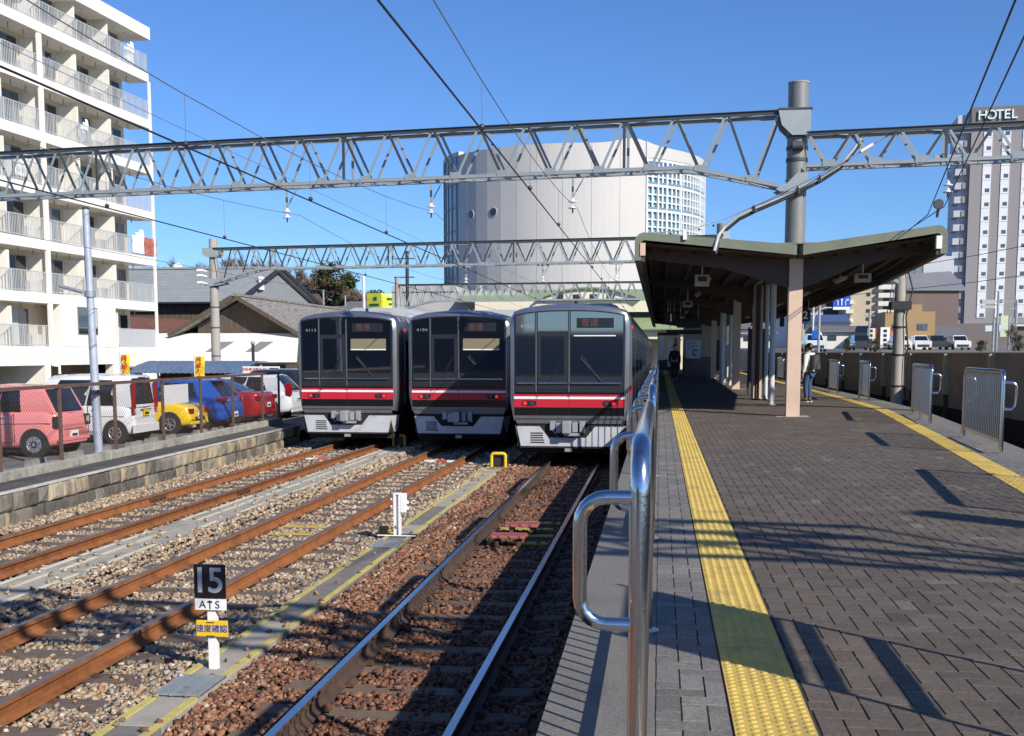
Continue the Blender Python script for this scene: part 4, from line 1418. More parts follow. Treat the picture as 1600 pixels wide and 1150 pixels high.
# dark information board standing in the middle of the platform
t = thing('information_board', 'tall dark information board between the pipe posts under the canopy', 'board', (3.1, 36.5, 0))
for xx in (2.82, 3.38):
    b = MB(); b.box(xx - 0.03, xx + 0.03, 36.47, 36.53, 0, 2.2)
    b.build('leg', mt_dark, t)
b = MB(); b.box(2.85, 3.35, 36.48, 36.55, 0.45, 2.15)
b.build('panel', mt_dark, t, bevel=0.01)

# hanging platform number signs
def number_sign(x, y, z, n, label):
    t = thing('platform_number_sign', label, 'sign', (x, y, z), 'platform number signs')
    b = MB(); b.box(x - 0.205, x + 0.205, y - 0.06, y + 0.06, z - 0.23, z + 0.23)
    o = b.build('board', mt_navy, t, bevel=0.01)
    text('numeral', n, 0.42, mt_signw, o, (x, y - 0.064, z), FR, 0.001, bold=0.007)
    for s in (-1, 1):
        b = MB(); b.cyl((x + s * 0.12, y, z + 0.23), (x + s * 0.12, y, 3.62), 0.014, n=6)
        b.build('hanger_rod', mt_ltpipe, t)
number_sign(0.42, 45.0, 2.75, '1', 'navy hanging sign with a white 1 under the canopy')
number_sign(5.62, 45.0, 2.83, '2', 'navy hanging sign with a white 2 beside the front column')
t = thing('departure_display', 'dark hanging departure display beside the number 1 sign', 'display', (1.2, 45.2, 2.6))
b = MB(); b.box(0.66, 1.62, 45.15, 45.35, 2.38, 2.72)
o = b.build('casing', mt_dark, t, bevel=0.015)
b = MB(); b.box(0.72, 1.56, 45.14, 45.149, 2.44, 2.66)
b.build('screen', mt_black_gloss, o)
for xx in (0.8, 1.5):
    b = MB(); b.cyl((xx, 45.25, 2.72), (xx, 45.25, 3.6), 0.014, n=6)
    b.build('hanger_rod', mt_ltpipe, t)
b = MB(); b.box(0.25, 1.65, 45.3, 45.42, 2.12, 2.30)
t2 = thing('direction_sign', 'dark strip sign hung under the departure display', 'sign', (0.9, 45.4, 2.2))
b.build('panel', mt_dark, t2)
for xx in (0.4, 1.5):
    b = MB(); b.cyl((xx, 45.36, 2.3), (xx, 45.36, 3.6), 0.012, n=6)
    b.build('hanger_rod', mt_ltpipe, t2)

# waiting room at the far end of the shade
mt_room = M('beige_wall_panel', (0.42, 0.36, 0.31), 0.7, 0, 0.08, 2)
mt_room2 = M('brown_wall_panel', (0.20, 0.15, 0.125), 0.7, 0, 0.08, 2)
t = thing('waiting_room', 'beige waiting room with brown lower wall under the canopy', 'waiting room', (2.4, 66, 0))
b = MB(); b.box(1.45, 3.6, 66, 72, 1.15, 3.3); b.build('upper_wall', mt_room, t)
b = MB(); b.box(1.44, 3.61, 65.99, 72, 0, 1.15); b.build('lower_wall', mt_room2, t)
b = MB(); b.box(3.15, 3.5, 65.97, 65.985, 0.1, 2.1); b.build('door', mt_dark, t)
mt_poster = M('pale_poster', (0.62, 0.68, 0.74), 0.5, 0, 0.05, 6)
mt_poster_b = M('poster_blue', (0.06, 0.16, 0.42), 0.5, 0, 0.1, 6)
t = thing('wall_poster', 'pale blue and white poster on the waiting room wall', 'poster', (1.9, 65.95, 1.5))
b = MB(); b.box(1.5, 2.35, 65.94, 65.985, 1.05, 2.12); b.build('sheet', mt_poster, t)
b = MB()
ring = [(2.05 + 0.2 * math.cos(q), 65.936, 1.4 + 0.2 * math.sin(q)) for q in np.linspace(0.6, 5.2, 14)] + [(2.05 + 0.1 * math.cos(q), 65.936, 1.4 + 0.1 * math.sin(q)) for q in np.linspace(5.2, 0.6, 14)]
for i in range(13):
    b.face([ring[i], ring[i + 1], ring[26 - i], ring[27 - i]])
b.build('blue_arc', mt_poster_b, t)
for k in range(5):
    b = MB(); b.box(1.58, 1.58 + (0.62, 0.5, 0.66, 0.4, 0.3)[k], 65.935, 65.939, 2.0 - k * 0.11, 2.035 - k * 0.11)
    b.build('text_line', mt_poster_b, t)

# vending machine and booth shapes in the shade beyond
mt_vend = M('white_machine', (0.7, 0.7, 0.72), 0.4, 0, 0.04, 3)
t = thing('vending_machine', 'white vending machine in sunlight beside the waiting room', 'vending machine', (3.9, 62, 0))
b = MB(); b.box(3.65, 4.35, 62, 62.8, 0.05, 1.85); b.build('cabinet', mt_vend, t, bevel=0.02)
b = MB(); b.box(3.72, 4.28, 61.985, 61.998, 0.95, 1.7); b.build('display_window', mt_glass_blue, t)
b = MB(); b.box(3.8, 4.2, 61.985, 61.998, 0.3, 0.5); b.build('dispenser_slot', mt_dark, t)

# ------------------------------------------------------------------ people
mt_skin = M('skin', (0.48, 0.29, 0.2), 0.55, 0, 0.05, 8)
mt_hair = M('black_hair', (0.012, 0.011, 0.01), 0.45, 0, 0.2, 30)
mt_hood = M('white_hoodie', (0.72, 0.72, 0.71), 0.9, 0, 0.08, 6, 0.2, 20)
mt_jean = M('blue_jeans', (0.035, 0.075, 0.16), 0.85, 0, 0.2, 10)
mt_pack = M('grey_backpack', (0.045, 0.045, 0.055), 0.7, 0, 0.2, 10)
mt_suit = M('dark_suit', (0.014, 0.015, 0.02), 0.8, 0, 0.15, 10)
mt_shoe = M('dark_shoe', (0.02, 0.02, 0.03), 0.6, 0, 0.1, 10)

def skin_mesh(name, nodes, edges, mat, parent, sub=2):
    """nodes: {key: (pos, rx)}; grown with the Skin modifier then frozen into one continuous mesh"""
    keys = list(nodes)
    me = bpy.data.meshes.new(name)
    me.from_pydata([nodes[k][0] for k in keys], [(keys.index(a), keys.index(c)) for a, c in edges], [])
    o = bpy.data.objects.new(name + '_tmp', me)
    COL.objects.link(o)
    o.modifiers.new('skin', 'SKIN')
    sv = me.skin_vertices[0].data
    for i, k in enumerate(keys):
        r = nodes[k][1]
        sv[i].radius = r if isinstance(r, tuple) else (r, r)
        sv[i].use_root = (i == 0)
    m = o.modifiers.new('sub', 'SUBSURF')
    m.levels = m.render_levels = sub
    bpy.context.view_layer.update()
    dg = bpy.context.evaluated_depsgraph_get()
    nm = bpy.data.meshes.new_from_object(o.evaluated_get(dg))
    bpy.data.objects.remove(o)
    nm.materials.clear()
    nm.materials.append(mat)
    nm.polygons.foreach_set('use_smooth', [True] * len(nm.polygons))
    r = bpy.data.objects.new(name, nm)
    COL.objects.link(r)
    r.parent = parent
    return r

def person(loc, rz, label, scale, top, legs, mask=False, pack=False, walk=0.0):
    t = thing('person', label, 'person', loc, None, rz)
    t.scale = (scale,) * 3
    w = walk
    # figure faces local -Y ; body = continuous skin surface from feet to head
    N = {'pel': ((0, 0, 0.93), (0.15, 0.11)), 'ch1': ((0, 0.0, 1.12), (0.145, 0.105)), 'ch2': ((0, 0.01, 1.33), (0.165, 0.115)), 'nk0': ((0, 0.01, 1.44), (0.09, 0.08)), 'nk': ((0, -0.005, 1.50), 0.055),
         'hd1': ((0, -0.02, 1.57), (0.07, 0.085)), 'hd2': ((0, -0.015, 1.66), (0.078, 0.098)), 'hd3': ((0, -0.005, 1.73), (0.05, 0.06))}
    E = [('pel', 'ch1'), ('ch1', 'ch2'), ('ch2', 'nk0'), ('nk0', 'nk'), ('nk', 'hd1'), ('hd1', 'hd2'), ('hd2', 'hd3')]
    for s, q in ((-1, w), (1, -w)):
        k = str(s)
        N['hip' + k] = ((s * 0.095, 0, 0.84), 0.095); N['kn' + k] = ((s * 0.1, -0.03 - q * 0.6, 0.49), 0.062); N['an' + k] = ((s * 0.1, 0.02 - q, 0.10 + (0.03 if q < 0 else 0)), 0.045)
        N['to' + k] = ((s * 0.115, -0.12 - q, 0.045), (0.04, 0.035))
        N['sh' + k] = ((s * 0.185, 0.01, 1.38), 0.07); N['el' + k] = ((s * 0.235, 0.03 + q * 0.4, 1.11), 0.048); N['wr' + k] = ((s * 0.24, -0.04 + q * 0.7, 0.87), 0.034)
        N['pm' + k] = ((s * 0.24, -0.05 + q * 0.75, 0.81), (0.038, 0.02))
        E += [('pel', 'hip' + k), ('hip' + k, 'kn' + k), ('kn' + k, 'an' + k), ('an' + k, 'to' + k), ('ch2', 'sh' + k), ('sh' + k, 'el' + k), ('el' + k, 'wr' + k), ('wr' + k, 'pm' + k)]
        for f, (dx, dy, l) in enumerate(((0.0, -0.024, 0.075), (0.002, -0.008, 0.085), (0.002, 0.008, 0.08), (0.0, 0.022, 0.062))):
            p = N['pm' + k][0]
            N[f'fa{k}{f}'] = ((p[0] + s * dx, p[1] + dy, p[2] - 0.05), 0.010); N[f'fb{k}{f}'] = ((p[0] - s * 0.012, p[1] + dy * 1.05 - 0.004, p[2] - 0.05 - l * 0.75), 0.008)
            E += [('pm' + k, f'fa{k}{f}'), (f'fa{k}{f}', f'fb{k}{f}')]
        p = N['pm' + k][0]
        N['th' + k] = ((p[0] - s * 0.02, p[1] - 0.045, p[2] - 0.02), 0.011); N['tj' + k] = ((p[0] - s * 0.025, p[1] - 0.06, p[2] - 0.06), 0.009)
        E += [('pm' + k, 'th' + k), ('th' + k, 'tj' + k)]
    skin_mesh('body', N, E, mt_skin, t)
    # clothing
    C = {a: (p, tuple(v + 0.022 for v in (r if isinstance(r, tuple) else (r, r)))) for a, (p, r) in N.items() if a in ('pel', 'ch1', 'ch2', 'nk0', 'sh-1', 'sh1', 'el-1', 'el1', 'wr-1', 'wr1')}
    skin_mesh('jacket', C, [e for e in E if e[0] in C and e[1] in C], top, t)
    C = {a: (p, tuple(v + 0.02 for v in (r if isinstance(r, tuple) else (r, r)))) for a, (p, r) in N.items() if a in ('pel', 'hip-1', 'hip1', 'kn-1', 'kn1', 'an-1', 'an1')}
    C['pel'] = ((0, 0, 0.92), (0.165, 0.125))
    skin_mesh('trousers', C, [e for e in E if e[0] in C and e[1] in C], legs, t)
    for s in (-1, 1):
        a = N['an' + str(s)][0]
        b = MB()
        b.sphere((a[0], a[1] - 0.07, a[2] - 0.05), 0.07, 12, 8, sc=(0.62, 1.9, 0.75))
        o = b.build('shoe', mt_shoe, t, world=False, smooth=60)
        b = MB(); b.box(a[0] - 0.045, a[0] + 0.045, a[1] - 0.20, a[1] + 0.06, a[2] - 0.10, a[2] - 0.075)
        b.build('sole', mt_white, o, world=False, bevel=0.008)
    # hair and face
    b = MB()
    rings = []
    for i in range(1, 9):
        q = math.pi * i / 9
        rr = 0.112 * math.sin(q)
        z = 1.675 + 0.12 * math.cos(q)
        back = 0.012 + (0.02 if z < 1.66 else 0)
        rings.append([(rr * 0.86 * math.cos(u), max(rr * math.sin(u) + back, (-0.075 if z > 1.68 else 0.0)), z) for u in [2 * math.pi * j / 14 for j in range(14)]])
    b.loft(rings)
    b.build('hair', mt_hair, t, world=False, smooth=70)
    for s in (-1, 1):
        b = MB(); b.sphere((s * 0.032, -0.108, 1.65), 0.009, 8, 6)
        b.build('eye', mt_shoe, t, world=False, smooth=60)
        b = MB(); b.sphere((s * 0.082, 0.0, 1.635), 0.028, 8, 6, sc=(0.35, 0.7, 1.1))
        b.build('ear', mt_skin, t, world=False, smooth=60)
    b = MB(); b.loft([[(-0.012, -0.108, 1.645), (0.012, -0.108, 1.645), (0, -0.115, 1.65)], [(-0.017, -0.106, 1.605), (0.017, -0.106, 1.605), (0, -0.132, 1.612)]])
    b.build('nose', mt_skin, t, world=False)
    if mask:
        b = MB(); b.sphere((0, -0.075, 1.588), 0.06, 10, 8, sc=(1.0, 0.8, 0.75))
        b.build('face_mask', mt_white, t, world=False, smooth=60)
    else:
        b = MB(); b.box(-0.022, 0.022, -0.106, -0.1, 1.575, 1.583)
        b.build('mouth', M('lip', (0.4, 0.16, 0.13), 0.5, 0, 0), t, world=False)
    if top is mt_hood:
        b = MB()
        b.tube([(-0.12, 0.0, 1.46), (-0.10, 0.1, 1.44), (0, 0.14, 1.42), (0.10, 0.1, 1.44), (0.12, 0.0, 1.46), (0.05, -0.09, 1.43), (-0.05, -0.09, 1.43), (-0.12, 0.0, 1.46)], [0.045, 0.055, 0.06, 0.055, 0.045, 0.035, 0.035, 0.045], 10)
        b.build('hood', mt_hood, t, world=False, smooth=60)
    return t
p1 = person((4.17, 32.35, 0), rad(-130), 'person in white hoodie and jeans wearing a grey backpack by the column', 0.93, mt_hood, mt_jean)
t = thing('backpack', 'grey rounded backpack worn over the white hoodie', 'backpack', p1.location, None, rad(-130))
t.scale = (0.93,) * 3
b = MB()
b.loft([[(x * k, 0.135 + d, z) for x, z in ((-0.15, 0.98), (0.15, 0.98), (0.165, 1.2), (0.13, 1.4), (0, 1.45), (-0.13, 1.4), (-0.165, 1.2))] for k, d in ((1.0, 0.0), (1.04, 0.06), (0.95, 0.15), (0.7, 0.19))])
b.build('bag', mt_pack, t, world=False, smooth=50)
b = MB(); b.loft([[(x * k, 0.29 + d, z) for x, z in ((-0.11, 1.0), (0.11, 1.0), (0.12, 1.14), (0, 1.2), (-0.12, 1.14))] for k, d in ((1.0, 0.0), (0.9, 0.06))])
b.build('front_pocket', mt_pack, t, world=False, smooth=40)
for s in (-1, 1):
    b = MB(); b.tube([(s * 0.1, 0.15, 1.40), (s * 0.115, 0.06, 1.475), (s * 0.12, -0.08, 1.43), (s * 0.13, -0.15, 1.28), (s * 0.16, -0.09, 1.1), (s * 0.15, 0.14, 1.02)], 0.022, 8)
    b.build('strap', mt_pack, t, world=False, smooth=50)
p2 = person((0.75, 57.0, 0), rad(4), 'person in a dark suit and white face mask walking in the canopy shade', 1.02, mt_suit, mt_suit, mask=True, walk=0.16)
t = thing('briefcase', 'dark briefcase carried by the person in the suit', 'briefcase', (0.75, 57.0, 0))
b = MB(); b.box(0.43, 0.51, 56.72, 57.12, 0.42, 0.70)
b.build('case', mt_suit, t, bevel=0.02)
b = MB(); b.tube([(0.47, 56.85, 0.70), (0.47, 56.85, 0.76), (0.47, 57.0, 0.76), (0.47, 57.0, 0.70)], 0.012, 6)
b.build('handle', mt_suit, t)
# ------------------------------------------------------------------ catenary gantries
mt_truss = M('galvanised_truss', (0.33, 0.37, 0.385), 0.5, 0.15, 0.12, 2, 0, None, dark=(0.25, 0.26, 0.26), dscale=2, damt=0.4)
mt_truss_d = M('truss_dark_and_shade', (0.06, 0.07, 0.072), 0.6, 0.2, 0.15, 3)

def gantry(label, A, B, zt, zb, np_, w=0.55, kneeA=None, kneeB=None, simple=False, s_=0.075, group='overhead line gantries'):
    """box truss from A to B (x,y); zt/zb top and bottom chord heights; knee: bottom chord bends down near the mast"""
    t = thing('overhead_gantry', label, 'gantry', (A[0], A[1], zb), group)
    a, c = Vector((A[0], A[1], 0)), Vector((B[0], B[1], 0))
    L_ = (c - a).length
    d = (c - a) / L_
    n = Vector((-d.y, d.x, 0))
    def zbot(u):
        z = zb
        if kneeA and u < kneeA[0]: z = lerp(kneeA[1], zb, u / kneeA[0])
        if kneeB and L_ - u < kneeB[0]: z = lerp(kneeB[1], zb, (L_ - u) / kneeB[0])
        return z
    fs = 1 if n.y < 0 else -1           # which side faces the camera
    n = n * -fs
    P = lambda u, o, z: a + d * u + n * o + Vector((0, 0, z))
    us = [L_ * i / np_ for i in range(np_ + 1)]
    cuts = [0.0] + ([kneeA[0]] if kneeA else []) + ([L_ - kneeB[0]] if kneeB else []) + [L_]
    for o in (-w / 2, w / 2):
        b = MB()
        b.bar(P(0, o, zt), P(L_, o, zt), s_ * 1.3, 0.012)
        b.bar(P(0, o * (1 + 0.06), zt - s_ * 0.6), P(L_, o * (1 + 0.06), zt - s_ * 0.6), 0.012, s_ * 1.2)
        b.build('top_chord', mt_truss_d if o < 0 else mt_truss, t)
        b = MB()
        for u0, u1 in zip(cuts, cuts[1:]):
            b.bar(P(u0, o, zbot(u0)), P(u1, o, zbot(u1)), s_ * 1.3, 0.012)
            b.bar(P(u0, o * 1.06, zbot(u0) + s_ * 0.5), P(u1, o * 1.06, zbot(u1) + s_ * 0.5), 0.012, s_)
        b.build('bottom_chord', mt_truss, t)
    one = MB()
    def piece(name, p, q, ww, hh, up=(0, 0, 1), m=mt_truss):
        if simple:
            one.bar(p, q, ww, hh, up)
            return
        b = MB()
        b.bar(p, q, ww, hh, up)
        b.build(name, m, t)
    for i in range(np_):
        u0, u1 = us[i], us[i + 1]
        um = (u0 + u1) / 2
        for o in (-w / 2, w / 2):
            piece('diagonal', P(u0 + 0.03, o, zt - 0.05), P(um - 0.03, o, zbot(um) + 0.04), s_ * 0.75, 0.014, n)
            piece('diagonal', P(um + 0.03, o, zbot(um) + 0.04), P(u1 - 0.03, o, zt - 0.05), s_ * 0.75, 0.03, n, mt_truss_d if o < 0 else mt_truss)  # front one darker: shaded side of the angle steel put into the colour
        if i % 2 == 0:
            piece('top_lacing', P(u0, -w / 2, zt - 0.02), P(u1, w / 2, zt - 0.02), s_ * 0.7, 0.012)
        else:
            piece('top_lacing', P(u0, w / 2, zt - 0.02), P(u1, -w / 2, zt - 0.02), s_ * 0.7, 0.012)
        piece('bottom_lacing', P(u0, -w / 2 if i % 2 else w / 2, zbot(u0)), P(u1, w / 2 if i % 2 else -w / 2, zbot(u1)), s_ * 0.7, 0.012)
        if i % 6 == 3:
            for o in (-w / 2, w / 2):
                piece('vertical', P(u0, o, zbot(u0)), P(u0, o, zt), s_ * 0.8, 0.03, n, mt_truss_d if o < 0 else mt_truss)
    if simple:
        b = one
        b.build('lattice', mt_truss, t)
    else:
        for i in range(np_):
            for o in (-w / 2 - 0.03, ):
                um = (us[i] + us[i + 1]) / 2
                p = P(um, o, zbot(um) + 0.06)
                b = MB(); b.bar(p - d * 0.13, p + d * 0.13, 0.012, 0.16)
                b.build('gusset', mt_truss, t)
    return t, P, L_

def GY(x): return 24.98 - 0.132 * (x - 2.86)
def mast(x, y, z0, z1, r, label, mat, rz1=None, name='gantry_mast'):
    t = thing(name, label, 'mast', (x, y, z0), 'gantry masts')
    b = MB(); b.cyl((x, y, z0), (x, y, z1), r, rz1 or r, n=24)
    b.build('shaft', mat, t, smooth=50)
    return t
# front gantry
tm = mast(2.86, 24.98, 3.46, 7.08, 0.215, 'stout grey steel tube mast rising through the canopy valley', mt_galv2)
b = MB(); b.cyl((2.86, 24.98, 7.08), (2.86, 24.98, 7.11), 0.225, n=24); b.cyl((2.86, 24.98, 7.11), (2.86, 24.98, 7.14), 0.05, n=10); b.build('cap', mt_conc_pole, tm, smooth=40)
b = MB(); b.cyl((2.86, 24.98, 5.06), (2.86, 24.98, 5.09), 0.235, n=24); b.build('joint_ring', mt_truss, tm, smooth=40)
b = MB(); b.box(2.40, 3.32, 24.5, 25.4, 3.68, 3.71); b.build('flashing', mt_cgreen, tm)
for z in (5.95, 5.7, 5.45):
    b = MB(); b.cyl((2.86, 24.98, z), (2.86, 24.98, z + 0.07), 0.232, n=24); b.build('clamp_band', mt_truss_d, tm, smooth=40)
b = MB(); b.cyl((2.73, 24.74, 5.75), (2.95, 24.74, 5.75), 0.10, n=14); b.build('strap_drum', mt_truss_d, tm, smooth=40)
gt, P, L_ = gantry('long lattice gantry spanning the sidings to the steel mast', (2.5, GY(2.5)), (-18.4, GY(-18.4)), 6.50, 5.36, 19, kneeA=(1.95, 4.90))
for yy in (24.68, 25.27):
    b = MB(); b.prism([(2.42, yy, 6.50), (3.1, yy, 6.50), (3.1, yy, 6.02), (2.98, yy, 5.97), (2.72, yy, 5.97), (2.50, yy, 6.18)], (0, 0.014, 0))
    b.build('upper_gusset', mt_truss, gt)
for yy in (24.68, 25.27):
    b = MB(); b.prism([(2.40, yy, 4.86), (2.62, yy, 4.96), (2.84, yy, 5.18), (3.06, yy, 5.2), (3.06, yy, 4.84), (2.5, yy, 4.80)], (0, 0.014, 0))
    b.build('lower_gusset', mt_truss, gt)
b = MB(); b.box(2.42, 3.13, 24.66, 25.30, 6.50, 6.53); b.build('top_plate', mt_truss_d, gt)
gt2, P2, L2 = gantry('shorter lattice gantry from the steel mast over the right track', (3.06, GY(3.06)), (10.4, GY(10.4)), 6.03, 5.30, 8, w=0.5, s_=0.07)
mast(10.6, GY(10.6), -1.2, 6.4, 0.2, 'grey steel mast of the front gantry, right of the view', mt_galv2)
mast(-18.6, GY(-18.6), -1.0, 7.0, 0.2, 'grey steel mast of the front gantry, left of the view', mt_galv2)
# gantry overhead, behind the top edge of the picture: its shadow falls over platform and tracks
mast(9.7, 3.3, -1.2, 6.3, 0.2, 'grey steel mast of the gantry above the camera', mt_galv2)
gantry('lattice gantry overhead, just above the top of the view', (9.2, 2.0), (-18.4, 4.6), 6.5, 5.36, 24, kneeA=(1.9, 4.9), s_=0.11)
mast(-18.6, 4.6, -1.0, 7.0, 0.2, 'left steel mast of the gantry above the camera', mt_galv2)
# second gantry
GY2 = lambda x: 50.8 - 0.125 * (x + 1.4)
mm = mast(-21.9, GY2(-21.9), -1.0, 6.95, 0.235, 'tall weathered concrete mast beside the yellow banner', mt_conc_pole, 0.20)
for z in (1.2, 2.6, 3.6, 4.6):
    b = MB(); b.cyl((-21.9, GY2(-21.9), z), (-21.9, GY2(-21.9), z + 0.05), 0.24, n=16); b.build('band', mt_truss_d, mm, smooth=40)
for z, s in ((5.35, -1), (4.75, -1), (5.1, -1)):
    b = MB(); b.tube([(-22.1, 53.0, z), (-22.35, 52.9, z + 0.06), (-22.55, 52.85, z + 0.04)], [0.03, 0.07, 0.07], 10); b.build('pin_insulator', mt_porcelain, mm, smooth=50)
gt3, P3, L3 = gantry('second lattice gantry from the concrete mast to behind the canopy', (-21.75, GY2(-21.75)), (2.4, GY2(2.4)), 6.50, 5.40, 24, kneeA=(2.4, 4.75), s_=0.085)
for yy in (GY2(-21.9) - 0.31, GY2(-21.9) + 0.30):
    b = MB(); b.prism([(-22.35, yy, 6.5), (-21.5, yy, 6.5), (-21.5, yy, 6.2), (-21.65, yy, 6.05), (-22.15, yy, 6.05), (-22.35, yy, 6.2)], (0, 0.014, 0))
    b.build('upper_gusset', mt_truss, gt3)
for yy in (GY2(-21.9) - 0.31, GY2(-21.9) + 0.30):
    b = MB(); b.prism([(-22.35, yy, 5.0), (-21.5, yy, 5.0), (-21.2, yy, 4.75), (-22.2, yy, 4.6)], (0, 0.014, 0))
    b.build('lower_gusset', mt_truss, gt3)
mast(2.6, GY2(2.6), 3.4, 7.0, 0.2, 'steel mast of the second gantry above the canopy', mt_galv2)
# third gantry
mast(-19.5, 82.4, -1.0, 6.95, 0.26, 'short dark concrete mast of the third gantry', mt_conc_pole, 0.22)
gantry('third lattice gantry far down the line', (-19.3, 82.4), (3.0, 80.5), 6.45, 5.15, 22, kneeA=(2.4, 4.5), simple=True, s_=0.10)
mast(3.1, 80.4, 3.4, 7.0, 0.2, 'steel mast of the third gantry above the canopy', mt_galv2)

# V struts that carry small upper frames on the second gantry
for x, l in ((-16.2, 'leftmost'), (-9.6, 'middle'), (-3.2, 'rightmost')):
    pass

# ------------------------------------------------------------------ insulator hangers
def hanger(x, y, z, label, s=-1, sc=1.0):
    t = thing('insulator_hanger', label, 'insulator', (x, y, z), 'insulator hangers under the gantries')
    top = z + 0.78 * sc
    b = MB(); b.box(x - 0.30 * sc, x + 0.30 * sc, y - 0.03, y + 0.03, top, top + 0.07)
    b.build('channel', mt_truss, t)
    b = MB(); b.bar((x, y, top), (x, y, z + 0.30 * sc), 0.05, 0.02)
    b.build('hanger_bar', mt_truss, t)
    b = MB(); b.bar((x - s * 0.26 * sc, y, top), (x - s * 0.02, y, z + 0.36 * sc), 0.04, 0.02)
    b.build('brace', mt_truss, t)
    for i in range(2):
        zz = z + (0.24 - i * 0.14) * sc
        b = MB()
        prof = [(0.03, 0.07), (0.045, 0.03), (0.10, 0.0), (0.10, -0.015), (0.03, -0.02)]
        b.loft([[(x + r * sc * math.cos(q), y + r * sc * math.sin(q), zz + w * sc) for q in [2 * math.pi * j / 14 for j in range(14)]] for r, w in prof])
        b.build('porcelain_disc', mt_porcelain, t, smooth=40)
    b = MB(); b.cyl((x, y, z + 0.1 * sc), (x, y, z - 0.02), 0.018, n=8)
    b.build('wire_clamp', mt_dark, t)
    return t
ZI = 4.55
HX = [(-9.0, 'left'), (-5.35, 'middle'), (-2.0, 'right')]
for x, l in HX:
    hanger(x, GY(x), ZI, f'white disc insulators on the front gantry, {l} of the three over the tracks')
    hanger(x, GY2(x), ZI, f'small disc insulators on the second gantry, {l} of its three')
hanger(5.9, GY(5.9), 4.62, 'disc insulators on the right gantry by the canopy eave')
b = MB()
t = thing('round_counterweight_disc', 'grey round tension disc hanging below the right gantry insulator', 'pulley', (5.75, 24.55, 4.5))
b.cyl((5.72, 24.52, 4.47), (5.72, 24.60, 4.47), 0.10, n=18); b.build('disc', mt_truss_d, t, smooth=40)
b = MB(); b.cyl((5.72, 24.56, 4.37), (5.70, 24.56, 4.2), 0.03, n=8); b.build('link', mt_dark, t)

# ------------------------------------------------------------------ overhead wires
SUP = [2.4, 25.4, 51.5, 81.5, 110]
def contact_wire(x, z, label, r=0.012):
    o = MB().tube([(x, -8, z), (x, 30, z), (x, 70, z), (x, 112, z)], r, 6).build('contact_wire', mt_wire)
    tag(o, label, 'wire', 'overhead wires')
def messenger(x, zs, sag, label, r=0.006, sh=0.0):
    pts = []
    ss = [-22] + SUP
    for a, c in zip(ss, ss[1:]):
        for i in range(10):
            u = i / 10
            pts.append((x, lerp(a, c, u), zs - 4 * sag * u * (1 - u)))
    pts.append((x, SUP[-1], zs))
    o = MB().tube(pts, r, 5).build('messenger_wire', mt_wire_lt)
    tag(o, label, 'wire', 'overhead wires')
    return pts
def droppers(x, zs, sag, zc, where, skip=()):
    for a, c in zip([-22] + SUP, SUP):
        for u in (0.22, 0.41, 0.6, 0.8):
            y = lerp(a, c, u)
            if y < 8 or y > 60: continue
            z1 = zs - 4 * sag * u * (1 - u)
            t = thing('dropper', f'thin vertical dropper wire over {where}', 'dropper wire', (x, y, zc), 'dropper wires over ' + where)
            b = MB(); b.cyl((x, y, zc + 0.02), (x, y, z1), 0.0035, n=5); b.build('rod', mt_wire_lt, t)
            b = MB(); b.sphere((x, y, zc + 0.03), 0.035, 8, 6); b.build('clip', mt_dark, t)
for (x, zc, zm, w) in ((-1.88, 3.71, 4.62, 'the platform track'), (-5.13, 3.61, 4.57, 'the middle siding'), (-8.3, 3.56, 4.55, 'the leftmost siding')):
    contact_wire(x, zc, f'dark contact wire running over {w}', 0.010)
    messenger(x, zm, 0.42, f'thin grey carrying wire above the contact wire of {w}')
    droppers(x, zm, 0.42, zc, w)
# right hand track wires follow the bend of the platform edge
def rx(y): return RX(y) + 0.4
RWIRES = [([(0.9, 0, 3.8), (2.5, 8.6, 3.95), (4.0, 16.5, 4.12), (5.48, 24.4, 4.24)], 'left one of two dark wires slanting down to the right gantry disc', 0.010),
          ([(1.2, 0, 4.15), (3.3, 11.2, 4.27), (4.55, 17.8, 4.31), (5.8, 24.4, 4.40)], 'right one of two dark wires slanting down to the right gantry insulator', 0.010)]
for pts, l, r in RWIRES:
    p = Vector(pts[-1])
    pts = pts + [(rx(y), y, p.z - 0.2) for y in (32, 45, 70)]
    o = MB().tube(pts, r, 6).build('contact_wire', mt_wire)
    tag(o, l, 'wire', 'overhead wires')
# feeder wires on the left, from the houses' side
for (z, x, l) in ((5.55, -8.9, 'high grey feeder wire on the left, crossing before the flats'), (3.15, -9.6, 'low thin wire on the left, passing the concrete mast')):
    o = MB().tube([(x, -8, z), (x, 30, z), (x, 112, z)], 0.0055, 5).build('feeder_wire', mt_wire_lt)
    tag(o, l, 'wire', 'overhead wires')
# thin service wires to the right of the hotel
for i, (p, q) in enumerate((((16, 26, 5.3), (6.4, 58, 4.7)), ((15.5, 26, 4.1), (6.4, 58, 3.95)))):
    o = MB().tube([p, tuple(lerp(a, c, 0.5) - (0.15 if k == 2 else 0) for k, (a, c) in enumerate(zip(p, q))), q], 0.012, 5).build('service_wire', mt_wire)
    tag(o, ('upper thin service wire crossing in front of the hotel', 'lower thin service wire crossing in front of the hotel')[i], 'wire', 'overhead wires')

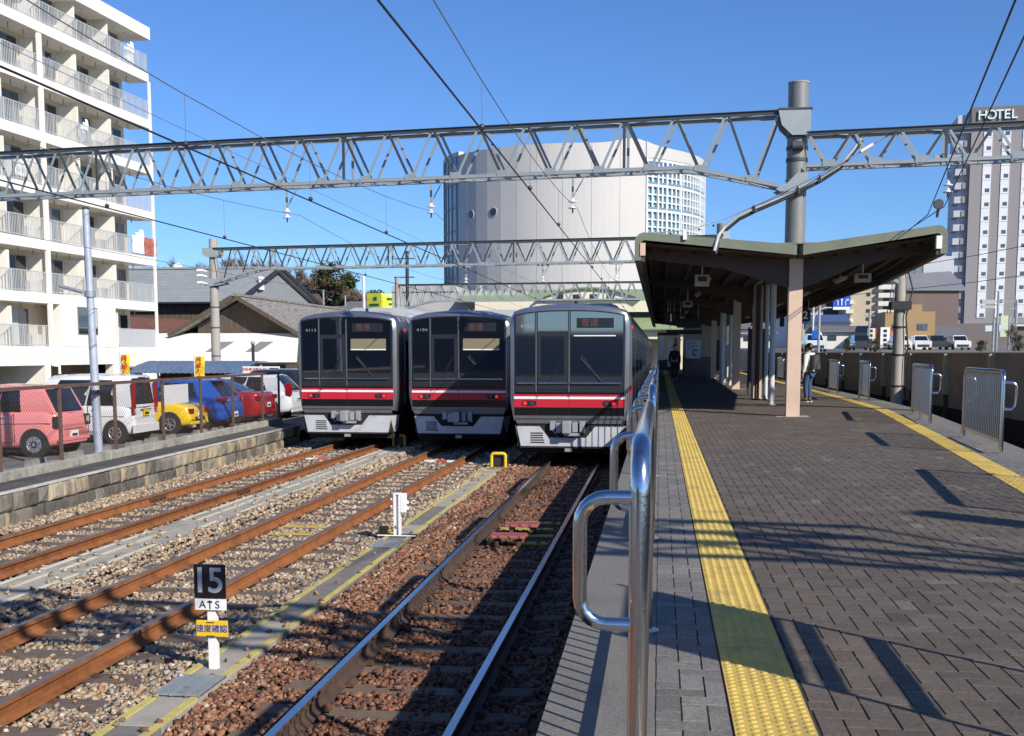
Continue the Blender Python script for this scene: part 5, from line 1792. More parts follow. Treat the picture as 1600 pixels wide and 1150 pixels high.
# ------------------------------------------------------------------ cable bundle from the canopy up to the right gantry
t = thing('cable_bundle', 'thick bundle of grey and black cables sweeping from the canopy to the right gantry', 'cables', (1.25, 24.5, 3.8))
path = [(1.10, 23.9, 3.50), (1.18, 23.95, 3.82), (1.34, 24.5, 4.05), (1.6, 24.45, 4.26), (1.95, 24.45, 4.43), (2.4, 24.5, 4.62), (2.85, 24.6, 4.83), (3.3, 24.6, 5.05), (3.7, 24.6, 5.30), (3.95, 24.6, 5.60), (4.15, 24.65, 5.88)]
for i, (dx, dz, r, mt) in enumerate(((0, 0, 0.035, mt_gray_paint), (0.03, -0.06, 0.03, mt_cable), (-0.04, -0.03, 0.025, mt_cable), (0.05, 0.035, 0.015, mt_wire_lt))):
    b = MB(); b.tube([(x + dx * (1 if k < 8 else 0.4), y + 0.03 * i, z + dz) for k, (x, y, z) in enumerate(path)], r, 8)
    b.build('cable', mt, t, smooth=60)
for k in (4, 6, 7):
    x, y, z = path[k]
    b = MB(); b.tube([(x - 0.02, y - 0.06, z + 0.06), (x + 0.03, y - 0.06, z - 0.1)], 0.02, 6); b.build('cable_tie', mt_dark, t)
b = MB(); b.box(1.27, 1.42, 24.2, 24.35, 3.78, 3.93); b.build('anchor_block', mt_gray_paint, t)
t = thing('stay_wire', 'thin stay wire with ties from the canopy edge to the right gantry', 'wire', (0.3, 24.5, 3.9))
b = MB(); b.tube([(-0.1, 24.0, 3.90), (0.55, 24.1, 3.96), (1.3, 24.45, 4.2), (2.2, 24.4, 4.58), (3.2, 24.4, 5.06), (4.0, 24.5, 5.5), (4.85, 24.6, 6.0)], 0.012, 6); b.build('strand', mt_wire_lt, t, smooth=60)
b = MB(); b.tube([(4.1, 24.5, 5.56), (4.35, 24.53, 5.71)], 0.04, 8); b.build('strain_insulator', mt_porcelain, t, smooth=50)
for q in (0.2, 0.5, 0.8, 1.1):
    b = MB(); b.sphere((q, 24.5, 3.93 + max(0, q - 0.5) * 0.26), 0.025, 6, 5); b.build('tie', mt_dark, t)
b = MB(); b.box(0.45, 0.53, 23.9, 23.96, 3.74, 3.95); b.build('bracket', mt_white, t)

# ------------------------------------------------------------------ notice stand just right of the view (its shadow falls across the strip)
t = thing('notice_stand', 'two legged notice stand on the platform just right of the view', 'notice stand', (2.05, 4.1, 0))
for yy in (3.42, 4.58):
    b = MB(); b.cyl((2.05, yy, 0), (2.05, yy, 1.95), 0.016, n=10); b.build('leg', mt_steel_dull, t, smooth=50)
b = MB(); b.box(2.04, 2.065, 3.44, 4.56, 1.22, 1.9); b.build('panel', mt_white, t)
for z in (0.86, 1.12):
    b = MB(); b.box(2.035, 2.065, 3.43, 4.57, z - 0.03, z + 0.03); b.build('cross_bar', mt_steel_dull, t)
# ------------------------------------------------------------------ block of flats on the left
mt_plaster = M('white_plaster', (0.82, 0.785, 0.71), 0.8, 0, 0.05, 1.2, 0.05, 30, dark=(0.58, 0.53, 0.45), dscale=0.8, damt=0.45, stretch=(1.5, 1.5, 0.35))
mt_cream = M('cream_plaster', (0.70, 0.60, 0.44), 0.8, 0, 0.05, 1.2)
mt_railg = M('pale_grey_railing', (0.56, 0.58, 0.58), 0.5, 0.2, 0.05, 5)
mt_shut = M('pale_curtain', (0.5, 0.52, 0.53), 0.8, 0, 0.1, 3)
mt_garage = M('dark_garage', (0.055, 0.045, 0.04), 0.9, 0, 0.15, 2)
mt_acw = M('air_conditioner_white', (0.66, 0.66, 0.62), 0.5, 0, 0.05, 6)
mt_wframe = M('aluminium_frame', (0.36, 0.38, 0.39), 0.4, 0.6, 0.05, 5)
mt_cloth1 = M('white_laundry', (0.75, 0.74, 0.74), 0.9, 0, 0.06, 6)
mt_cloth2 = M('red_brown_laundry', (0.4, 0.12, 0.09), 0.9, 0, 0.4, 5)
mt_cloth3 = M('dark_laundry', (0.06, 0.07, 0.1), 0.9, 0, 0.3, 5)

AP = (-30.2, 64.6, 0)
apt = thing('apartment_block', 'tall white block of flats with rows of railed balconies', 'flats', AP, None, -rad(3.55))
def AB(name, mat, *boxes, par=None, bevel=0.0):
    b = MB()
    for q in boxes: b.box(*q)
    return b.build(name, mat, par or apt, world=False, bevel=bevel)
Z0 = [17.28 - 2.68 * k for k in range(7)]
AB('main_wall', mt_cream, (-12, -1.3, -34, -0.75, 1.22, 19.8))
AB('roof_slab', mt_plaster, (-12.2, 0.12, -34.2, 0.1, 19.72, 20.42))
for k, z in enumerate(Z0):
    AB('balcony_slab', mt_plaster, (-1.3, 0.0, -34, 0.0, z, z + 0.5))
    parts = [-34 + 0.05]
    ys_ = [0.0, -4.1, -7.3, -10.5, -13.7, -16.9, -20.1, -23.3, -26.5, -29.7, -32.9]
    for i, (yb, ya) in enumerate(zip(ys_, ys_[1:])):
        low = k >= 5
        if k == 6 and i in (1,):
            AB('flush_wall', mt_plaster, (-0.5, 0.02, -9.9, -4.6, z + 0.501, z + 2.68))
            o = AB('bay_window', mt_wframe, (0.021, 0.05, -8.4, -6.5, z + 1.15, z + 2.62))
            AB('pane', mt_glass_blue, (0.051, 0.06, -8.33, -7.5, z + 1.55, z + 2.55), par=o)
            AB('pane', mt_shut, (0.051, 0.06, -7.42, -6.57, z + 1.55, z + 2.55), par=o)
            AB('pane', mt_glass, (0.051, 0.06, -8.33, -6.57, z + 1.2, z + 1.48), par=o)
        if k >= 6 and -9.9 < (ya + yb) / 2 < -4.6: continue
        # railing of this bay: top and bottom bar plus bars as one lattice
        b = MB()
        zt = z + 0.5
        b.box(-0.08, -0.04, ya + 0.03, yb - 0.02, zt + 1.03, zt + 1.07)
        b.box(-0.08, -0.04, ya + 0.03, yb - 0.02, zt + 0.08, zt + 0.11)
        n = int((yb - ya) / 0.125)
        wide = (k == 6)
        for j in range(n + 1):
            y = ya + 0.04 + j * 0.125
            if y > yb - 0.03: break
            hw = 0.05 if (wide and i in (0, 2) and j < n) else (0.028 if j % 6 == 0 else 0.012)
            b.box(-0.072, -0.048, y - hw, y + hw, zt, zt + 1.04)
        b.build('balcony_railing', mt_railg, apt, world=False)
        # partition at the near end of each bay
        AB('partition', mt_plaster, (-1.25, -0.16, ya - 0.04, ya + 0.04, zt, zt + 1.95))
        o = AB('balcony_window', mt_wframe, (-1.299, -1.24, ya + 1.25, ya + 2.95, zt + 0.0, zt + 1.95))
        for s, mm in ((0, mt_glass_blue if (i + k) % 3 else mt_shut), (1, mt_glass if (i * 2 + k) % 4 else mt_glass_blue)):
            AB('pane', mm, (-1.239, -1.23, ya + 1.31 + s * 0.82, ya + 2.07 + s * 0.82, zt + 0.05, zt + 1.88), par=o)
        if (i + 2 * k) % 2:
            AB('air_conditioner', mt_acw, (-0.75, -0.40, yb - 1.2, yb - 0.45, zt + 0.02, zt + 0.6), bevel=0.02)
        AB('ceiling_hook', mt_wframe, (-0.5, -0.46, ya + 1.2, ya + 1.24, z + 2.38, z + 2.68))
        AB('ceiling_hook', mt_wframe, (-0.5, -0.46, ya + 2.4, ya + 2.44, z + 2.38, z + 2.68))
LA = [(0, 0, -1.6, 1.0, mt_cloth1, 'white laundry hung on the top right balcony of the flats'), (1, 2, -9.4, 0.8, mt_cloth3, 'dark laundry on a second floor from top balcony of the flats'), (2, 1, -6.5, 0.7, mt_cloth1, 'white shirt hung high under a balcony of the flats'),
      (3, 2, -12.2, 1.1, mt_cloth1, 'white laundry beside a partition on a middle balcony'), (4, 0, -1.9, 1.3, mt_cloth1, 'white sheet hung over the railing at the right end'), (4, 0, -0.5, 1.5, mt_cloth2, 'red patterned quilt hung over the railing at the right corner'), (4, 3, -14.5, 0.9, mt_cloth3, 'dark shirt hanging on a lower balcony on the left')]
ca_, sa_ = math.cos(-rad(3.55)), math.sin(-rad(3.55))
def apw(x, y, z): return (AP[0] + x * ca_ - y * sa_, AP[1] + x * sa_ + y * ca_, z)
for (k, i, y, w, mm, l) in LA:
    z = Z0[k] + 0.5
    t = thing('laundry', l, 'laundry', apw(-0.3 if k != 4 or i else 0.02, y, z), 'laundry on the balconies', -rad(3.55))
    n = 3 if mm is not mt_cloth2 else 1
    for j in range(n):
        b = MB()
        yy = -w / 2 + w * (j + 0.5) / n
        hh = 0.75 + 0.2 * ((j * 7) % 3)
        rows = [(-0.02, hh + 0.35), (0.03, hh), (-0.01, 0.55), (0.02, 0.3 if not (k == 4 and i == 0) else 0.1)]
        b.loft([[(dx, yy - w / n * 0.46, zz), (dx + 0.03, yy - w / n * 0.2, zz), (dx - 0.02, yy + w / n * 0.1, zz), (dx + 0.02, yy + w / n * 0.46, zz), (dx + 0.01, yy + w / n * 0.46, zz), (dx - 0.03, yy + w / n * 0.1, zz), (dx + 0.02, yy - w / n * 0.2, zz), (dx - 0.01, yy - w / n * 0.46, zz)] for dx, zz in rows])
        b.build('cloth', mm, t, world=False)
AB('corner_downpipe', mt_plaster, (-0.06, 0.06, -0.08, 0.08, 0.0, 17.3))
AB('pilaster', mt_plaster, (-0.1, 0.06, -10.85, -10.6, 1.2, 17.2))
AB('pilaster', mt_plaster, (-0.1, 0.06, -20.4, -20.15, 1.2, 17.2))
# ground floor: piers, beam, dark parking bays
AB('ground_beam', mt_plaster, (-1.3, 0.0, -34, 0.0, 0.75, 1.215))
AB('ground_floor_wall', mt_cream, (-11.8, -3.5, -34, -0.8, -1.0, 1.2))
AB('garage_opening', mt_garage, (-3.49, -3.3, -16.6, -12.1, -1.0, 0.7))
AB('garage_opening', mt_garage, (-3.49, -3.3, -10.2, -8.7, -1.0, 0.3))
AB('ground_pier', mt_plaster, (-0.5, -0.01, -5.0, -0.0, -1.0, 0.745))
AB('ground_pier', mt_plaster, (-3.4, -0.01, -11.4, -10.9, -1.0, 0.745))
AB('ground_pier', mt_plaster, (-3.4, -0.01, -18.0, -17.4, -1.0, 0.745))
o = AB('ground_window', mt_wframe, (-0.009, 0.03, -3.4, -1.9, -0.6, 0.6))
AB('pane', mt_glass, (0.031, 0.04, -3.3, -2.0, -0.5, 0.5), par=o)
b = MB(); b.tube([(0.08, -10.9, 1.2), (0.1, -10.9, 0.75), (0.35, -10.7, 0.7), (0.35, -10.7, 0.3)], 0.07, 10)
b.build('drain_elbow', mt_plaster, apt, world=False, smooth=50)
# roof aerial
t = thing('roof_aerial', 'television aerial on the roof of the flats', 'aerial', (-31, 59.6, 20.4))
b = MB(); b.cyl((-31, 59.6, 20.4), (-31, 59.6, 23.6), 0.05, n=8); b.build('pole', mt_wframe, t)
for z, w in ((22.0, 0.8), (22.6, 0.6), (23.2, 0.5)):
    b = MB(); b.bar((-31 - w, 59.6, z), (-31 + w, 59.6, z), 0.03, 0.03); b.build('element', mt_wframe, t)
t = thing('roof_aerial', 'short aerial cluster on the roof edge at the top of the view', 'aerial', (-31.5, 56, 20.4))
for dx in (0, 0.5, 0.9):
    b = MB(); b.cyl((-31.5, 56 + dx, 20.4), (-31.5, 56 + dx, 21.6), 0.05, n=8); b.build('pole', mt_wframe, t)
b = MB(); b.bar((-31.5, 55.9, 21.1), (-31.5, 57, 21.1), 0.05, 0.05); b.build('element', mt_wframe, t)

# ------------------------------------------------------------------ parked cars
def paint(n, c, metal=0.0, rough=0.3):
    return M('car_paint_' + n, c, rough, metal, 0.03, 3, coat=1.0)
mt_cglass = M_glass('car_glass', (0.012, 0.014, 0.017), 0.04, 0.8)
mt_tyre = M('tyre', (0.022, 0.022, 0.023), 0.85, 0, 0.15, 20)
mt_alloy = M('alloy_wheel', (0.45, 0.46, 0.47), 0.35, 0.7, 0.05, 8)
mt_tail = M('tail_light_red', (0.27, 0.008, 0.012), 0.15, 0, 0.1, 20, coat=0.5)
mt_clear = M('clear_lens', (0.6, 0.6, 0.6), 0.12, 0.3, 0.1, 20)
mt_trim = M('black_plastic_trim', (0.025, 0.025, 0.027), 0.6, 0, 0.1, 10)
mt_plw = M('white_number_plate', (0.75, 0.76, 0.75), 0.5, 0, 0.02, 8)

def car(label, Xr, Y0, L_, W_, deck, roof, pt, cab, wheel, kind, plate_y=False, zg=-1.0, extra=None):
    """rear bumper at x=Xr, nose towards -X; near side at y=Y0.
    deck: [(u, z)] bonnet/belt/boot line from rear to nose; cab: (rear bottom u, rear top u, front top u, front bottom u, belt z)"""
    t = thing('parked_car', label, 'car', (Xr, Y0, zg), 'cars parked along the fence')
    cy = W_ / 2
    Q = lambda u, v, z: (-u, v, z)
    def ring(u, zd, k=1.0, z0=0.2):
        hw = cy * k
        P = [(hw - 0.10, z0), (hw - 0.035, z0 + 0.06), (hw - 0.01, z0 + 0.15), (hw + 0.004, lerp(z0, zd, 0.42)), (hw + 0.002, lerp(z0, zd, 0.62)), (hw - 0.006, lerp(z0, zd, 0.78)), (hw - 0.022, zd - 0.06), (hw - 0.045, zd - 0.022), (hw - 0.085, zd - 0.002), (hw - 0.22, zd + 0.014), (hw - 0.45, zd + 0.022)]
        return [Q(u, cy + a, z) for a, z in P] + [Q(u, cy - a, z) for a, z in reversed(P)]
    b = MB()
    rings = []
    us = [u for u, z in deck]
    def deckz(u):
        i = max(0, min(len(deck) - 2, sum(1 for q in us if q <= u) - 1))
        p0, p1, p2, p3 = deck[max(0, i - 1)], deck[i], deck[i + 1], deck[min(len(deck) - 1, i + 2)]
        h = (p2[0] - p1[0]) or 1e-6
        q = (u - p1[0]) / h
        m1 = (p2[1] - p0[1]) / max(1e-6, p2[0] - p0[0]) * h * 0.8
        m2 = (p3[1] - p1[1]) / max(1e-6, p3[0] - p1[0]) * h * 0.8
        return (2 * q ** 3 - 3 * q ** 2 + 1) * p1[1] + (q ** 3 - 2 * q ** 2 + q) * m1 + (-2 * q ** 3 + 3 * q ** 2) * p2[1] + (q ** 3 - q ** 2) * m2
    for u in sorted(set([round(v, 3) for v in us] + [0.06, 0.18, 0.27, 0.36, 0.48] + [round(0.6 + (L_ - 1.0) * i / 14, 3) for i in range(15)] + [L_ - 0.3, L_ - 0.2, L_ - 0.12, L_ - 0.05])):
        if u > L_: continue
        z = deckz(u)
        ed = min(u, L_ - u)
        k = 1.0 - 0.15 * max(0, 1 - ed / 0.42) ** 2.2
        rings.append(ring(u, z, k, 0.20 + 0.08 * max(0, 1 - ed / 0.5)))
    b.loft(rings)
    body = b.build('body', pt, t, world=False, smooth=55)
    r0, r1, f1, f0, zb = cab
    hb, ht = cy - 0.055, cy - 0.20 if kind != 'box' else cy - 0.115
    def gp(su, sv, q):           # point on the cabin shell: su 0 rear..1 front, sv -1/1 side, q 0 belt..1 roof
        ua, ub = lerp(r0, f0, su), lerp(r1, f1, su)
        bulge = 0.03 * math.sin(q * math.pi)
        h = lerp(hb, ht, q) + bulge
        return (lerp(ua, ub, q), cy + sv * h, lerp(zb, roof, q))
    b = MB()
    rings = []
    for q in (0.0, 0.2, 0.4, 0.6, 0.8, 0.92, 1.0):
        rr = []
        kq = 0.0 if q < 0.95 else 0.05
        for (su, sv) in ((0, -1), (0, -0.6), (0, 0), (0, 0.6), (0, 1), (0.3, 1), (0.65, 1), (1, 1), (1, 0.6), (1, 0), (1, -0.6), (1, -1), (0.65, -1), (0.3, -1)):
            u, v, z = gp(su, sv, min(q, 0.985) if q == 1 else q)
            if su == 0: u -= (0.05 if abs(sv) < 0.9 else 0) * (1 - abs(sv)) - 0.0
            if su == 1: u += 0.08 * (1 - abs(sv))
            if q == 1.0: u = lerp(u, (r1 + f1) / 2, 0.07); v = lerp(v, cy, 0.10); z = roof
            rr.append(Q(u, v, z))
        rings.append(rr)
    b.loft(rings)
    b.build('cabin', pt, t, world=False, smooth=60)
    # roof crown
    b = MB()
    rr = [[Q(lerp(lerp(u, (r1 + f1) / 2, 0.07), (r1 + f1) / 2, k), lerp(lerp(v, cy, 0.1), cy, k), roof + dz) for (u, v, z) in [gp(su, sv, 0.985) for su, sv in ((0, -1), (0, 0), (0, 1), (0.5, 1), (1, 1), (1, 0), (1, -1), (0.5, -1))]] for k, dz in ((0, -0.003), (0.25, 0.025), (0.6, 0.04))]
    b.loft(rr)
    b.build('roof_panel', pt, t, world=False, smooth=50)
    def win(name, pts, mat=mt_cglass, off=0.012, par=t):
        b = MB()
        V = [Vector(Q(*p)) for p in pts]
        nrm = (V[1] - V[0]).cross(V[2] - V[0]).normalized()
        c = sum(V, Vector()) / len(V)
        if nrm.dot(c - Vector(Q(L_ / 2, cy, 0.9))) < 0: nrm = -nrm
        b.prism([p + nrm * off for p in V], nrm * -0.02)
        return b.build(name, mat, par, world=False)
    for sv in (-1, 1):
        def sp(su, q, o=0.014):
            u, v, z = gp(su, sv, q)
            return (u, v + sv * o, z)
        for (a, c) in extra.get('side', ((0.14, 0.47), (0.50, 0.82))):
            b = MB()
            inner = []
            loops = [[sp(a, 0.06), sp(c, 0.06), sp(c, 0.45), sp(c, 0.86), sp(a + (0.03 if a < 0.3 else 0), 0.86), sp(a, 0.45)]]
            win('side_window', loops[0], off=0.004)
    rw = extra.get('rear', (0.12, 0.88, 0.86))
    def rp(sv, q, o=0.0):
        u, v, z = gp(0, sv, q)
        u -= 0.05 * (1 - abs(sv))
        return (u - 0.012 - o, v, z)
    if rw:
        win('rear_window', [rp(-rw[2], rw[0]), rp(0, rw[0]), rp(rw[2], rw[0]), rp(rw[2], rw[1]), rp(0, rw[1]), rp(-rw[2], rw[1])], off=0.01)
    win('windscreen', [(lambda p: (p[0] + 0.08 * (1 - abs(sv)) + 0.012, p[1], p[2]))(gp(1, sv, q)) for sv, q in ((-0.85, 0.08), (0, 0.08), (0.85, 0.08), (0.85, 0.9), (0, 0.9), (-0.85, 0.9))], off=0.01)
    # wheels
    R_ = wheel
    for u in extra.get('axles', (0.62, L_ - 0.75)):
        for sv in (-1, 1):
            v0 = cy + sv * (cy - 0.19)
            v1 = cy + sv * (cy + 0.004)
            b = MB(); b.cyl(Q(u, cy + sv * (cy - 0.15), R_ + 0.03), Q(u, cy + sv * (cy + 0.006), R_ + 0.03), R_ + 0.055, n=28)
            b.build('wheel_arch', mt_trim, t, world=False, smooth=40)
            b = MB()
            rp_ = [(R_ * 0.62, v1 + sv * 0.006), (R_ * 0.66, v1 + sv * 0.016), (R_ * 0.95, v1 + sv * 0.012), (R_, v1 - sv * 0.02), (R_, v0)]
            b.loft([[Q(u + r * math.cos(2 * math.pi * j / 28), v, R_ + r * math.sin(2 * math.pi * j / 28)) for j in range(28)] for r, v in rp_])
            w = b.build('wheel', mt_tyre, t, world=False, smooth=40)
            vv = v1 + sv * 0.009
            b = MB()
            b.loft([[Q(u + r * math.cos(2 * math.pi * j / 28), v, R_ + r * math.sin(2 * math.pi * j / 28)) for j in range(28)] for r, v in ((R_ * 0.66, vv), (R_ * 0.60, vv + sv * 0.008), (R_ * 0.55, vv - sv * 0.002))], caps=False)
            ns = extra.get('spokes', 6)
            for j in range(ns):
                q = 2 * math.pi * (j + 0.25) / ns
                b.bar(Q(u + 0.02 * math.cos(q), vv, R_ + 0.02 * math.sin(q)), Q(u + R_ * 0.58 * math.cos(q), vv, R_ + R_ * 0.58 * math.sin(q)), 0.012, R_ * extra.get('sw', 0.16), (-math.sin(q), 0, math.cos(q)))
            b.cyl(Q(u, vv, R_), Q(u, vv + sv * 0.012, R_), R_ * 0.16, n=12)
            b.build('rim', extra.get('rimmat', mt_alloy), w, world=False)
    # number plate, bumper strip, handles, wiper
    zp = extra.get('plate', 0.45)
    pu = extra.get('plate_u', -0.012)
    b = MB(); b.box(-pu, -pu + 0.012, cy - 0.165, cy + 0.165, zp - 0.08, zp + 0.085)
    o = b.build('number_plate', mt_plate_y if plate_y else mt_plw, t, world=False)
    b = MB(); b.box(-pu + 0.0121, -pu + 0.014, cy - 0.12, cy + 0.12, zp - 0.05, zp + 0.015)
    b.build('plate_digits', mt_black_txt if plate_y else mt_dark, o, world=False)
    if kind != 'open':
        for u in extra.get('handles', (1.15,)):
            zz = extra.get('hz', zb - 0.12)
            b = MB(); b.box(-u - 0.09, -u + 0.09, -0.028, 0.0, zz - 0.014, zz + 0.014)
            b.build('door_handle', extra.get('hmat', mt_clear), t, world=False, bevel=0.006)
    for (u0, u1, v0, v1, z0, z1, mm, nm) in extra.get('boxes', ()):
        for mir in ((0, 1) if nm.startswith('*') else (0,)):
            a, c = (v0, v1) if not mir else (W_ - v1, W_ - v0)
            b = MB(); b.box(-u1, -u0, a, c, z0, z1)
            b.build(nm.strip('*'), mm, t, world=False, bevel=min(0.02, (u1 - u0) * 0.2, (z1 - z0) * 0.3))
    for us in extra.get('seams', ()):
        b = MB(); b.bar((-us[0], -0.004, us[1]), (-us[2], -0.004, us[3]), 0.008, 0.012)
        b.build('door_seam', mt_trim, t, world=False)
    if rw and kind != 'open':
        p0, p1 = rp(0.0, rw[0] + 0.02, 0.02), rp(0.42, rw[0] + 0.12, 0.022)
        b = MB(); b.tube([Q(*p0), Q(*p1)], 0.011, 6)
        b.build('rear_wiper', mt_trim, t, world=False)
        p2, p3 = rp(-0.3, 0.93, 0.015), rp(0.3, 0.93, 0.015)
        b = MB(); b.bar(Q(*p2), Q(*p3), 0.03, 0.025)
        b.build('high_brake_light', mt_tail, t, world=False)
    for sv, vv_ in ((-1, -0.13), (1, W_ + 0.13)):
        um = f0 - 0.25
        b = MB(); b.sphere((-um, vv_, zb + 0.06), 0.09, 10, 7, sc=(0.55, 1.0, 0.8))
        b.build('door_mirror', pt, t, world=False, smooth=60)
    for (u_a, z_a, u_b, z_b) in ((r0 + 1.0, 0.34, r0 + 1.0, zb - 0.02), (r0 + 2.0, 0.34, r0 + 2.0, zb - 0.02), (r0 + 1.0, 0.33, r0 + 2.6, 0.33)):
        if u_b > L_ - 0.7: continue
        b = MB(); b.bar((-u_a, -0.006, z_a), (-u_b, -0.006, z_b), 0.006, 0.010)
        b.build('door_seam', mt_trim, t, world=False)
    b = MB(); b.box(-0.004, 0.006, 0.18, W_ - 0.18, 0.27, 0.30)
    b.build('bumper_slot', mt_trim, t, world=False)
    b = MB(); b.box(-L_ + 0.4, -0.35, 0.15, W_ - 0.15, 0.14, 0.3)
    b.build('underside', mt_trim, t, world=False)
    return t

pk = paint('pink', (0.78, 0.25, 0.24))
car('salmon pink small hatchback with black rear window, nearest car', -13.62, 23.85, 3.4, 1.475, [(0.0, 0.62), (0.03, 0.86), (0.10, 1.02), (0.6, 1.05), (2.3, 1.03), (2.6, 0.98), (3.2, 0.86), (3.4, 0.6)], 1.62, pk, (0.10, 0.42, 2.1, 2.75, 1.0), 0.29, 'box',
    extra=dict(axles=(0.58, 2.78), rear=(0.06, 0.88, 0.84), side=((0.30, 0.52), (0.54, 0.8)), plate=0.50, plate_u=-0.004, spokes=8, sw=0.3, hz=0.92, handles=(1.25,),
    boxes=((-0.018, 0.12, 0.01, 0.21, 0.68, 0.94, mt_trim, '*tail_light'), (-0.030, 0.0, 0.05, 0.18, 0.75, 0.89, mt_clear, '*tail_lens'), (-0.034, 0.0, 0.025, 0.08, 0.70, 0.92, mt_tail, '*red_lens'), (-0.02, 0.02, 0.05, 1.42, 0.36, 0.44, pk, 'bumper_lip'), (-0.008, 0.01, 0.3, 1.17, 0.62, 0.635, mt_trim, 'hatch_seam')),
    seams=((1.05, 0.35, 1.05, 1.0), (0.15, 0.78, 3.0, 0.72))))
vw = paint('white', (0.72, 0.72, 0.71))
car('white tall boxy van with vertical red tail lights', -13.66, 27.65, 3.4, 1.475, [(0.0, 0.55), (0.02, 0.75), (0.05, 0.95), (0.5, 1.0), (2.5, 1.0), (2.8, 0.95), (3.25, 0.8), (3.4, 0.55)], 1.79, vw, (0.04, 0.16, 2.3, 2.95, 0.96), 0.28, 'box', plate_y=True,
    extra=dict(axles=(0.52, 2.85), rear=(0.10, 0.9, 0.80), side=((0.17, 0.44), (0.46, 0.84)), plate=0.80, plate_u=-0.016, spokes=7, hz=0.90, handles=(1.05, 1.95),
    boxes=((-0.02, 0.05, 0.03, 0.16, 0.78, 1.62, mt_tail, '*tail_light'), (-0.03, 0.0, 0.05, 0.13, 0.80, 0.92, mt_clear, '*tail_lens'), (-0.02, 0.02, 0.0, 1.475, 0.28, 0.5, vw, 'bumper'), (-0.022, 0.01, 0.45, 1.03, 0.88, 0.90, mt_trim, 'plate_garnish')),
    seams=((1.25, 0.3, 1.25, 1.0), (0.25, 0.72, 3.0, 0.72))))
yl = paint('yellow', (0.85, 0.56, 0.02))
car('small yellow open roadster with round tail lights', -13.65, 31.15, 3.4, 1.475, [(0.0, 0.45), (0.03, 0.66), (0.12, 0.82), (0.6, 0.92), (1.2, 0.92), (2.2, 0.88), (2.8, 0.80), (3.2, 0.68), (3.4, 0.5)], 1.24, yl, (1.2, 1.55, 1.75, 2.35, 0.86), 0.29, 'open',
    extra=dict(axles=(0.62, 2.85), rear=(0.12, 0.86, 0.8), side=((0.2, 0.8),), plate=0.52, plate_u=-0.012, spokes=6, rimmat=mt_alloy,
    boxes=((-0.012, 0.09, 0.09, 0.33, 0.60, 0.75, mt_tail, '*tail_light'), (-0.02, 0.0, 0.4, 1.07, 0.40, 0.50, mt_trim, 'plate_recess'), (-0.018, 0.05, 0.12, 1.35, 0.28, 0.36, yl, 'bumper_lip'), (-0.02, 0.2, 0.3, 0.42, 0.19, 0.27, mt_clear, 'exhaust_tip')),
    seams=((1.3, 0.3, 1.3, 0.85),)))
bl = paint('blue', (0.016, 0.12, 0.55), 0.3)
car('bright blue hatchback with swept red tail lights', -13.45, 33.35, 4.1, 1.74, [(0.0, 0.5), (0.04, 0.8), (0.12, 0.98), (0.6, 1.04), (2.6, 1.0), (3.0, 0.95), (3.8, 0.8), (4.1, 0.5)], 1.52, bl, (0.14, 0.62, 2.3, 3.1, 0.98), 0.32, 'hatch',
    extra=dict(axles=(0.78, 3.25), rear=(0.08, 0.86, 0.82), side=((0.26, 0.50), (0.52, 0.8)), plate=0.44, plate_u=-0.015, spokes=5, sw=0.2, handles=(1.35, 2.3),
    boxes=((-0.01, 0.30, 0.02, 0.34, 0.86, 1.0, mt_tail, '*tail_light'), (-0.018, 0.0, 0.2, 0.30, 0.88, 0.94, mt_clear, '*tail_lens'), (-0.03, 0.03, 0.1, 1.64, 0.24, 0.36, mt_trim, 'bumper_trim'), (0.35, 0.6, 0.25, 1.49, 1.50, 1.535, bl, 'roof_spoiler')),
    seams=((1.2, 0.35, 1.2, 1.0),)))
rd = paint('red', (0.40, 0.012, 0.018), 0.2)
car('dark red sedan with sloping rear window, between blue and white cars', -13.35, 36.1, 4.6, 1.8, [(0.0, 0.5), (0.03, 0.85), (0.12, 1.02), (0.6, 1.06), (1.3, 1.04), (3.2, 0.98), (4.3, 0.8), (4.6, 0.5)], 1.47, rd, (0.55, 1.75, 2.6, 3.6, 1.0), 0.32, 'sedan',
    extra=dict(axles=(0.95, 3.7), rear=(0.05, 0.9, 0.86), side=((0.2, 0.46), (0.48, 0.8)), plate=0.62, plate_u=-0.015,
    boxes=((-0.012, 0.16, 0.03, 0.34, 0.80, 0.95, mt_tail, '*tail_light'), (-0.02, 0.03, 0.1, 1.7, 0.3, 0.42, rd, 'bumper')), handles=(1.5, 2.5)))
wh = paint('pearl', (0.62, 0.65, 0.68))
car('white tall wagon with red upright tail light, half hidden by the left train', -13.2, 38.9, 4.2, 1.75, [(0.0, 0.5), (0.04, 0.8), (0.12, 0.95), (0.6, 1.02), (2.9, 1.0), (3.8, 0.85), (4.2, 0.5)], 1.60, wh, (0.12, 0.7, 2.5, 3.4, 0.98), 0.32, 'hatch',
    extra=dict(axles=(0.8, 3.4), rear=(0.06, 0.88, 0.84), side=((0.24, 0.50), (0.52, 0.8)), plate=0.72, plate_u=-0.015,
    boxes=((-0.01, 0.2, 0.02, 0.16, 0.85, 1.3, mt_tail, '*tail_light'), (-0.025, 0.03, 0.1, 1.65, 0.24, 0.4, wh, 'bumper')), handles=(1.4, 2.4)))
dk = paint('dark', (0.03, 0.035, 0.045), 0.3)
